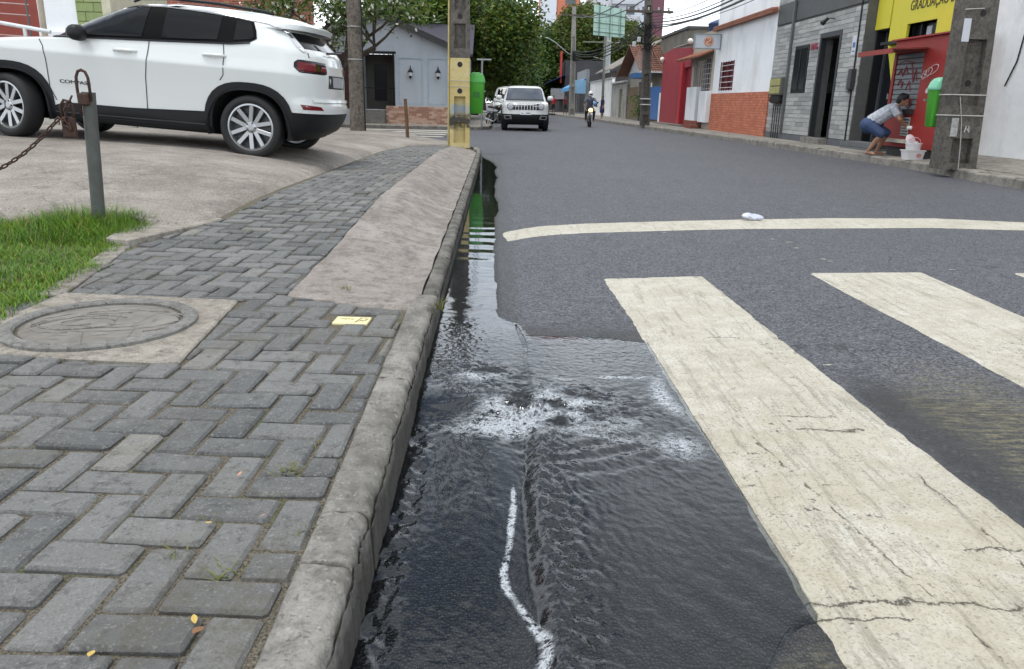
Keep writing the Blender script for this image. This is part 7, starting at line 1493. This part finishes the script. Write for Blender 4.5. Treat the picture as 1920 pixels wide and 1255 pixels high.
# flowering tree by the weathered pole: open, elongated leaves, white blossoms
ft = empty('flowering_tree', (-5.0, 24.2, .13), label='low spreading tree with long leaves and white blossoms beside the weathered pole', cat='tree')
m = MB().tube([(-5.0, 24.2, .0), (-4.95, 24.2, .8), (-4.75, 24.2, 1.5), (-4.62, 24.2, 1.95)], [.17, .14, .12, .10], 10); m.build('trunk', BARK, ft, smooth=True)
tips = []
def limb(p, d, l, r_, lvl):
    p = Vector(p); d = Vector(d).normalized(); q = p + d * l * .5 + Vector((random.gauss(0, .05), random.gauss(0, .05), random.uniform(0, .1))); e = q + (d + Vector((random.gauss(0, .2), random.gauss(0, .2), random.uniform(0, .35)))).normalized() * l * .5
    m = MB().tube([p, p.lerp(q, .5), q, q.lerp(e, .5), e], [r_, r_ * .9, r_ * .8, r_ * .7, r_ * .6], 7); m.build('branch', BARK, ft, smooth=True)
    if lvl == 0: tips.append(e); tips.append(q.lerp(e, .4)); return
    for k in range(2 if lvl > 1 or random.random() < .6 else 3): limb(e, d + Vector((random.gauss(0, .7), random.gauss(0, .6), random.uniform(-.25, .7))), l * .78, r_ * .6, lvl - 1)
for d in ((-1, 0, .55), (-.5, -.4, .8), (.7, -.3, .5), (1.1, .2, .6), (1.0, -.2, .9), (.2, .5, 1.0), (-1.2, -.2, .3)): limb((-4.62, 24.2, 1.9), d, 1.15, .075, 2)
for _ in range(14): tips.append(Vector((random.uniform(-7.6, -2.2), random.uniform(22.8, 25.5), random.uniform(3.4, 4.8))))
Ct = np.array([tuple(t) for t in tips]); Cl = (Ct[:, None] + RNG.normal(0, 1, (len(Ct), 52, 3)) * np.array([.34, .34, .24])).reshape(-1, 3); Cl = Cl[Cl[:, 2] > 2.05]
FL = [m_leaf('leaf_long_mid', (.075, .135, .03), .45, .45, .28, 1.2), m_leaf('leaf_long_pale', (.14, .19, .06), .35, .45, .3, 1.2), m_leaf('leaf_long_dark', (.035, .075, .02), .4, .45, .2, 1.2)]
link('crown', leaf_mesh('crown', Cl - np.array(ft.location), .21, FL, asp=.26, flat=.9), None, ft)
Cw = (Ct[:, None] + RNG.normal(0, 1, (len(Ct), 7, 3)) * np.array([.32, .32, .22])).reshape(-1, 3); Cw = Cw[(RNG.random(len(Cw)) < .75) & (Cw[:, 2] > 2.0)]; Cw5 = np.repeat(Cw, 3, 0) + RNG.normal(0, .015, (len(Cw) * 3, 3)); link('blossoms', leaf_mesh('blossoms', Cw5 - np.array(ft.location), .085, [basic('blossom_white', (.70, .70, .62), .7, var=.05)], asp=.8, flat=1), None, ft)
# shrub by the gate, and low plants at the foot of the walls
bpE, cS = SHRUB_SPOT; link('foliage', leaf_mesh('foliage', cS, .16, [LG[1], m_leaf('leaf_shrub', (.06, .17, .03), .4, .5, .3)]), None, bpE); MB().tube([(8.5, 46.6, .1), (8.46, 46.75, 1.2)], .03, 6).build('stem', BARK, bpE)
# ================================================================== PEOPLE
SKIN = basic('skin_brown', (.30, .155, .095), .55, var=.08, scale=8); SKIN2 = basic('skin_deep', (.17, .085, .055), .55, var=.08, scale=8); HAIR = basic('hair_black', (.004, .0036, .0036), .6, var=.3, scale=60)
def caps(m, p, q, r0, r1, n_=10):
    p, q = Vector(p), Vector(q); d = q - p
    pts = [p - d.normalized() * r0 * .7, p - d.normalized() * r0 * .35, p, q, q + d.normalized() * r1 * .35, q + d.normalized() * r1 * .7]; m.tube(pts, [r0 * .6, r0 * .9, r0, r1, r1 * .9, r1 * .6], n_)
def solid(name, parts, voxel, mat, parent, smooth=6):
    """tapered capsules and ellipsoids fused into one continuous surface"""
    m = MB()
    for p in parts:
        if p[0] == 'e': m.ball(p[1], p[2], 14, 10, p[3] if len(p) > 3 else None)
        else: caps(m, *p)
    me = bpy.data.meshes.new(name); me.from_pydata([tuple(v) for v in m.v], [], m.f); bm = bmesh.new(); bm.from_mesh(me); bmesh.ops.recalc_face_normals(bm, faces=bm.faces); bm.to_mesh(me); bm.free(); o = bpy.data.objects.new(name, me); COL.objects.link(o)
    md = o.modifiers.new('r', 'REMESH'); md.mode = 'VOXEL'; md.voxel_size = voxel; ms = o.modifiers.new('s', 'SMOOTH'); ms.iterations = smooth; ms.factor = .5
    dg = bpy.context.evaluated_depsgraph_get(); me2 = bpy.data.meshes.new_from_object(o.evaluated_get(dg)); bpy.data.objects.remove(o); bpy.data.meshes.remove(me); me2.name = name
    me2.polygons.foreach_set('use_smooth', np.ones(len(me2.polygons), bool)); return link(name, me2, mat, parent)
def hand(w_, d, n_, s_=1.0, thumb=1, curl=.5):
    """palm at wrist w_, pointing d, palm normal n_; returns capsule list with five bent fingers"""
    w_, d, n_ = Vector(w_), Vector(d).normalized(), Vector(n_).normalized(); sd = d.cross(n_).normalized(); out = [(w_, w_ + d * .085 * s_ + sd * .02, .024 * s_, .020 * s_), (w_, w_ + d * .08 * s_ - sd * .022, .022 * s_, .018 * s_)]
    for k, (o, l) in enumerate(((-.033, .060), (-.011, .075), (.011, .080), (.032, .072))):
        b = w_ + d * .085 * s_ + sd * o * s_; md = b + (d - n_ * curl * .5).normalized() * l * .5 * s_; e = md + (d - n_ * curl * 1.6).normalized() * l * .5 * s_; out += [(b, md, .0095 * s_, .0088 * s_), (md, e, .0088 * s_, .0075 * s_)]
    b = w_ + d * .02 * s_ + sd * .030 * s_ * thumb; md = b + (d * .6 + sd * thumb * .9 - n_ * .3).normalized() * .04 * s_; out += [(b, md, .012 * s_, .010 * s_), (md, md + (d + sd * thumb * .2 - n_ * .4).normalized() * .032 * s_, .010 * s_, .008 * s_)]
    return out
def foot(a, d, s_=1.0):
    a, d = Vector(a), Vector(d).normalized(); sd = d.cross(Vector((0, 0, 1))); out = [(a + Vector((0, 0, -.035)) - d * .035, a - Vector((0, 0, .045)) + d * .12, .036 * s_, .028 * s_)]
    for k in range(5): o = (k - 2) * .017; out.append((a - Vector((0, 0, .052)) + d * .10 + sd * o, a - Vector((0, 0, .058)) + d * (.165 - abs(k - 1) * .009) + sd * o * 1.15, .013 * s_, .010 * s_))
    return out
# woman bending at the kiosk
def wl(f, l, z): h_ = Vector((.80, -.60, 0)); lf = Vector((.60, .80, 0)); return h_ * f + lf * l + Vector((0, 0, z))
wo_ = empty('person', (7.86, 15.98, .148), label='person in grey patterned shirt and blue denim shorts bending at the kiosk', cat='person')
hd = wl(1, 0, 0)
hips = [wl(-.17, .09, .60), wl(-.17, -.09, .60)]; kn = [wl(.17, .13, .43), wl(.12, -.11, .42)]; an = [wl(.02, .12, .085), wl(-.10, -.10, .085)]; chest, neck = wl(.20, 0, .90), wl(.30, 0, 1.0); shl = [wl(.26, .16, .94), wl(.26, -.16, .94)]
el = [wl(.40, .20, .70), wl(.42, -.19, .72)]; wr = [wl(.60, .12, .80), wl(.52, -.07, .60)]; headc = wl(.39, 0, 1.10)
parts = [(wl(-.15, 0, .63), wl(.05, 0, .79), .150, .135), (wl(.05, 0, .79), chest, .135, .130), (shl[0], shl[1], .065, .065), (chest, neck, .09, .052), (neck, headc, .05, .055), ('e', headc, (.092, .080, .112)), ('e', headc + wl(.088, 0, -.015), (.018, .014, .018)), ('e', headc + wl(.0, .08, -.01), (.018, .012, .028)), ('e', headc + wl(0, -.08, -.01), (.018, .012, .028)), ('e', headc + wl(.065, 0, -.075), (.035, .035, .03))]
for i in (0, 1): parts += [(hips[i], kn[i], .098, .064), (kn[i], kn[i].lerp(an[i], .35) - hd * .02, .060, .058), (kn[i].lerp(an[i], .35) - hd * .02, an[i], .056, .036), (shl[i], el[i], .052, .042), (el[i], wr[i], .040, .026)] + foot(an[i], hd + (wl(0, .2, 0) if i == 0 else wl(0, -.25, 0))) + hand(wr[i], wr[i] - el[i] + wl(.1, 0, 0), wl(0, 0, 1) if i == 0 else wl(0, -1, .3), 1.0, 1 if i else -1, .5)
solid('body', parts, .0085, SKIN, wo_, 4)
solid('shirt', [(wl(-.13, 0, .66), wl(.05, 0, .80), .158, .150), (wl(.05, 0, .80), chest, .150, .146), (chest, neck - wl(.02, 0, .01), .115, .072), (shl[0], shl[1], .080, .080), (shl[0], shl[0].lerp(el[0], .55), .074, .070), (shl[1], shl[1].lerp(el[1], .55), .074, .070)], .012, basic('shirt_grey_print', (.40, .42, .46), .85, var=.55, scale=22), wo_)
solid('shorts', [(wl(-.20, 0, .585), wl(-.09, 0, .67), .178, .162), (hips[0], hips[0].lerp(kn[0], .95), .125, .098), (hips[1], hips[1].lerp(kn[1], .95), .125, .098), (hips[0], hips[1], .12, .12)], .012, basic('denim', (.030, .055, .125), .8, var=.3, scale=14, bump=.2, bscale=80), wo_)
solid('hair', [('e', headc + wl(-.022, 0, .028), (.108, .098, .112)), ('e', headc + wl(-.075, 0, -.02), (.065, .075, .08)), ('e', headc + wl(.03, 0, .075), (.075, .075, .05))], .012, HAIR, wo_)
m = MB(); c0 = wr[1] + wl(.08, 0, -.03); ringsc = [[c0 + wl(.05 * (t - .5) * 2, .035 * math.cos(a) * (1 - .3 * t), .03 * math.sin(a) * (1 + .5 * random.random())) for a in np.linspace(0, 2 * math.pi, 11)[:-1]] for t in np.linspace(0, 1, 6)]; m.rings(ringsc)
cl_ = m.build('cleaning_cloth', basic('cloth_white', (.66, .66, .63), .9), None, world=False, smooth=True); cl_.location = wo_.location; setp(cl_, 'small white cloth held by the person bending at the kiosk', 'cloth')
# buckets beside
bk = empty('white_tub', (8.02, 14.78, .148), label='white plastic tub with a red stain standing before the red kiosk', cat='tub'); PLW = basic('plastic_white', (.68, .66, .66), .45, var=.04)
def rrect(a, b, zz, k=.06): return [(sx * (a - k) + k * math.cos(t), sy * (b - k) + k * math.sin(t), zz) for sx, sy, t0 in ((1, 1, 0), (-1, 1, 90), (-1, -1, 180), (1, -1, 270)) for t in (R(t0), R(t0 + 45), R(t0 + 90))]
MB().rings([rrect(.19, .15, 0), rrect(.215, .17, .19), rrect(.235, .19, .195), rrect(.235, .19, .21), rrect(.21, .165, .205), rrect(.185, .145, .02)]).build('shell', PLW, bk, world=False, auto=40)
MB().rings([[(.06 + .055 * math.cos(t), -.158 - .012 * k_ - (.045 * math.sin(t)) * .085, .095 + .045 * math.sin(t)) for t in np.linspace(0, 2 * math.pi, 15)[:-1]] for k_ in (0, 1)]).build('stain', basic('stain_pink', (.55, .22, .20), .7, var=.3, scale=30), bk, world=False)
bk.scale = (.85, .85, .85); b2 = empty('white_bucket', (8.02, 14.80, .327), label='white bucket with handle and round lid stacked on the tub', cat='bucket'); b2.scale = (.85, .85, .85)
MB().lathe([(.0, .0), (.145, .0), (.165, .13), (.178, .135), (.178, .15), (.158, .145), (.14, .02)], 24).build('shell', PLW, b2, world=False, auto=40); MB().tube([(-.15, 0, .14), (-.13, -.02, .22), (-.05, -.03, .27), (.05, -.03, .27), (.13, -.02, .22), (.15, 0, .14)], .009, 6).build('handle', basic('handle_pink', (.55, .33, .36), .5), b2, world=False, smooth=True)
ld = MB().lathe([(.0, .012), (.12, .012), (.135, .004), (.138, -.01), (.125, .0), (.0, .002)], 24).build('lid', basic('lid_rosy', (.62, .56, .58), .4), b2, world=False, auto=40); ld.location = (-.07, .02, .21); ld.rotation_euler = (R(68), R(12), R(15))
MB().lathe([(0, 0), (.04, 0), (.045, .05), (.0, .06)], 12).build('cup', PLW, b2, world=False).location = (.05, 0, .13)
# pedestrians far away
def walker(label, x, y, h_, shirt, pants, skin, hair=HAIR, heading=0.0, dress=False, stride=.1, vox=.016):
    r = empty('person', (x, y, .148), (0, 0, heading), label, 'person'); k = h_ / 1.7
    def p(f, l, z): return (f * k, l * k, z * k)
    pr = [(p(0, 0, .92), p(0, 0, 1.15), .125 * k, .12 * k), (p(0, 0, 1.15), p(0, 0, 1.36), .12 * k, .13 * k), (p(0, .16, 1.40), p(0, -.16, 1.40), .06 * k, .06 * k), (p(0, 0, 1.40), p(.01, 0, 1.52), .05 * k, .05 * k), ('e', p(.015, 0, 1.60), (.09 * k, .075 * k, .115 * k)), ('e', p(.10, 0, 1.585), (.016 * k, .014 * k, .018 * k))]
    for s_ in (1, -1): pr += [(p(0, .09 * s_, .92), p(.03 + stride * s_ * .5, .095 * s_, .50), .085 * k, .058 * k), (p(.03 + stride * s_ * .5, .095 * s_, .50), p(stride * s_, .09 * s_, .09), .055 * k, .034 * k), (p(stride * s_ - .03, .09 * s_, .04), p(stride * s_ + .13, .10 * s_, .03), .036 * k, .026 * k), (p(0, .18 * s_, 1.40), p(-.03 - stride * s_ * .4, .23 * s_, 1.12), .046 * k, .038 * k), (p(-.03 - stride * s_ * .4, .23 * s_, 1.12), p(.04 - stride * s_ * .5, .22 * s_, .88), .036 * k, .026 * k)] + hand(p(.04 - stride * s_ * .5, .22 * s_, .87), (.15, 0, -1), (0, -s_, 0), k, 1 if s_ > 0 else -1)
    solid('body', pr, vox * .75, skin, r, 3)
    solid('shirt', [(p(0, 0, .95), p(0, 0, 1.36), .145 * k, .145 * k), (p(0, .15, 1.39), p(0, -.15, 1.39), .078 * k, .078 * k)] + [(p(0, .18 * s_, 1.39), p(-.02 - stride * s_ * .2, .215 * s_, 1.22), .064 * k, .06 * k) for s_ in (1, -1)], vox, shirt, r)
    if dress: solid('skirt', [(p(0, 0, 1.0), p(0, 0, .55), .14 * k, .20 * k)], vox, pants, r)
    else: solid('trousers', [(p(0, 0, .93), p(0, 0, 1.0), .15 * k, .14 * k)] + [(p(0, .09 * s_, .9), p(.03 + stride * s_ * .5, .095 * s_, .52), .10 * k, .08 * k) for s_ in (1, -1)], vox, pants, r)
    solid('hair', [('e', p(-.012, 0, 1.635), (.10 * k, .088 * k, .10 * k))], vox, hair, r); return r
CRED, CNAVY, CDARK, CMAR = basic('cloth_red', (.38, .02, .03), .85), basic('cloth_navy', (.02, .025, .09), .85), basic('cloth_dark', (.02, .02, .024), .85), basic('cloth_maroon', (.14, .02, .03), .85)
q = PY(1037, 216, 64); walker('person in red shirt and dark shorts on the far pavement behind the SUV', q.x, 64, 1.5, CRED, CDARK, SKIN2, heading=R(-90), stride=.08)
q = PY(1059, 216, 67); walker('person in maroon top beside the distant lamp pole', q.x, 67, 1.5, CMAR, CDARK, SKIN2, heading=R(-70))
q = PY(1128, 222, 52); walker('person in a navy dress standing by the white wall', q.x, 52, 1.42, CNAVY, CNAVY, SKIN, heading=R(200), dress=True, stride=.04)
# ================================================================== MOTORCYCLES
def motorcycle(name, label, loc, rz, tank, lit=False):
    r = empty(name, loc, (0, 0, rz), label, 'motorcycle'); MET = basic('engine_metal', (.16, .16, .165), .4, metal=.7); BK = basic('bike_black', (.015, .015, .016), .4)
    for ax, rr_, nm in ((.65, .30, 'wheel'), (-.63, .30, 'wheel')):
        M = Matrix.Translation((ax, 0, rr_)) @ Matrix.Rotation(R(90), 4, 'X'); t = MB().lathe([(rr_ - .07, -.035), (rr_ - .03, -.05), (rr_, -.02), (rr_, .02), (rr_ - .03, .05), (rr_ - .07, .035)], 28, M, closed=True).build(nm, RUBBER, r, world=False, smooth=True)
        MB().lathe([(rr_ - .075, -.02), (rr_ - .062, -.02), (rr_ - .062, .02), (rr_ - .075, .02)], 28, M, closed=True).build('rim', GREYM, t, world=False)
        mm = MB()
        for k in range(6): a = math.pi * k / 3; mm.bar((ax, 0, rr_), (ax + (rr_ - .07) * math.cos(a), 0, rr_ + (rr_ - .07) * math.sin(a)), .02, .03)
        mm.build('spokes', BK, t, world=False)
    for s_ in (1, -1): MB().tube([(.65, .075 * s_, .30), (.50, .08 * s_, .72), (.44, .08 * s_, .92)], .02, 7).build('fork', CHROME, r, world=False)
    MB().tube([(.76, 0, .44), (.64, 0, .63), (.50, 0, .60)], [.05, .06, .04], 8, flat=.5).build('front_mudguard', tank, r, world=False)
    mt = MB(); mt.rings([[(.36 - .5 * t, w_ * math.cos(a), .80 + h_ * math.sin(a) + .02 * t) for a in np.linspace(0, 2 * math.pi, 13)[:-1]] for t, w_, h_ in ((0, .05, .05), (.15, .13, .10), (.5, .15, .11), (.85, .10, .08), (1, .05, .05))]); mt.build('fuel_tank', tank, r, world=False, smooth=True)
    ms_ = MB(); ms_.rings([[(-.08 - .65 * t, w_ * math.cos(a), .80 + .04 * t + h_ * math.sin(a)) for a in np.linspace(0, 2 * math.pi, 11)[:-1]] for t, w_, h_ in ((0, .08, .04), (.3, .12, .05), (.7, .11, .05), (1, .05, .04))]); ms_.build('seat', BK, r, world=False, smooth=True)
    MB().obox((.05, 0, .42), (.34, .22, .30)).build('engine', MET, r, world=False, bevel=.05); MB().tube([(.20, -.12, .40), (.0, -.14, .24), (-.75, -.16, .34)], [.025, .025, .05], 8).build('exhaust', CHROME, r, world=False)
    MB().tube([(.42, 0, .80), (.0, 0, .62), (-.3, 0, .62), (-.63, 0, .32)], .03, 7).build('frame', BK, r, world=False); MB().tube([(.36, .36, 1.03), (.42, .20, 1.06), (.45, 0, 1.0), (.42, -.20, 1.06), (.36, -.36, 1.03)], .014, 7).build('handlebar', BK, r, world=False)
    hl = NT('headlamp_on' if lit else 'headlamp_off')
    if lit: hl.set(col=(.9, .75, .35), emi=(1.0, .72, .25), emis=2.2)
    else: hl.set(col=(.5, .5, .5), rough=.1)
    MB().ball((.56, 0, .86), (.07, .115, .10), 14, 8).build('headlight', hl.m, r, world=False, smooth=True); MB().ball((.51, 0, .87), (.08, .13, .12), 12, 8).build('headlight_shell', BK, r, world=False, smooth=True)
    for s_ in (1, -1):
        MB().tube([(.40, .26 * s_, 1.05), (.42, .34 * s_, 1.20)], .007, 5).build('mirror_stem', BK, r, world=False); MB().ball((.42, .35 * s_, 1.24), (.02, .06, .04), 10, 6).build('mirror', BK, r, world=False, smooth=True); MB().ball((.50, .20 * s_, .84), .03, 8, 6).build('indicator', basic('amber', (.6, .22, .03), .3), r, world=False, smooth=True)
    return r
mq = Vector((4.45, 37.3, 0)); motorcycle('motorcycle', 'dark motorcycle with lit yellow headlight coming up the street', (mq.x, mq.y, 0), R(-93), basic('tank_dark', (.03, .03, .045), .3), True).scale = (.9, .9, .9)
rd = empty('person', (mq.x, mq.y, .02), (0, 0, R(-93)), 'rider in white helmet and dark grey shirt on the motorcycle', 'person')
pr = [((-.18, 0, .92), (-.10, 0, 1.15), .14, .135), ((-.10, 0, 1.15), (-.02, 0, 1.36), .135, .14), ((-.01, .18, 1.40), (-.01, -.18, 1.40), .065, .065), ((0, 0, 1.42), (.03, 0, 1.54), .055, .05), ('e', (.05, 0, 1.62), (.09, .078, .11))]
for s_ in (1, -1): pr += [((-.18, .10 * s_, .90), (.22, .21 * s_, .74), .095, .07), ((.22, .21 * s_, .74), (.08, .20 * s_, .36), .062, .045), ((.04, .20 * s_, .30), (.20, .20 * s_, .28), .042, .034), ((0, .20 * s_, 1.40), (.14, .33 * s_, 1.18), .052, .044), ((.14, .33 * s_, 1.18), (.33, .32 * s_, 1.07), .042, .03)] + hand((.33, .32 * s_, 1.07), (.7, 0, -.2), (.2, 0, 1), 1.0, -s_, 1.3)
rd.scale = (.9, .9, .9); solid('body', pr, .012, SKIN2, rd, 3); solid('shirt', [((-.18, 0, .93), (-.02, 0, 1.36), .158, .160), ((-.01, .17, 1.39), (-.01, -.17, 1.39), .082, .082)] + [((0, .20 * s_, 1.40), (.09, .28 * s_, 1.26), .07, .066) for s_ in (1, -1)], .015, basic('shirt_slate', (.10, .11, .14), .85), rd); solid('trousers', [((-.22, 0, .88), (-.15, 0, .96), .165, .155)] + [((-.18, .10 * s_, .90), (.22, .21 * s_, .745), .108, .085) for s_ in (1, -1)] + [((.22, .21 * s_, .74), (.09, .20 * s_, .40), .076, .06) for s_ in (1, -1)], .015, CDARK, rd)
solid('helmet', [('e', (.04, 0, 1.665), (.135, .125, .135)), ('e', (.07, 0, 1.60), (.10, .11, .10))], .012, basic('helmet_white', (.72, .72, .74), .3), rd); MB().ball((.115, 0, 1.625), (.07, .095, .05), 12, 8).build('visor', CGLASS, rd, world=False, smooth=True)
bgx = MB().ball((0, 0, 0), (.10, .15, .11), 12, 8); bg2 = bgx.build('blue_bag', basic('bag_blue', (.09, .22, .45), .6, var=.2, scale=20), None, world=False, smooth=True); bg2.location = (mq.x + .20, mq.y - .25, 1.05); setp(bg2, 'small light blue bag carried at the motorcycle handlebar', 'bag')
pmx = PY(938, 226, 33.5); motorcycle('parked_motorcycle', 'black motorcycle parked at the far corner kerb, partly hidden by the SUV', (.05, 33.8, 0), R(-60), basic('tank_black', (.02, .02, .022), .3))
# ================================================================== LITTER
c = P(1410, 412, .012); m = MB().ball((0, 0, 0), (.105, .035, .032), 26, 16); lt_ = m.build('crumpled_wrapper', NT('foil').set(col=(.55, .58, .66), rough=.35, metal=.35), None, world=False)
for v in lt_.data.vertices: d = mnoise.noise(v.co * 38) * .014 + mnoise.noise(v.co * 90) * .006; v.co += v.co.normalized() * d; v.co.z = max(v.co.z + .024 + .012 * (v.co.x < -.03), 0)
lt_.location = (c.x, c.y, .009); lt_.rotation_euler = (0, 0, R(4)); setp(lt_, 'crumpled silvery plastic wrapper lying on the white stop line', 'litter')
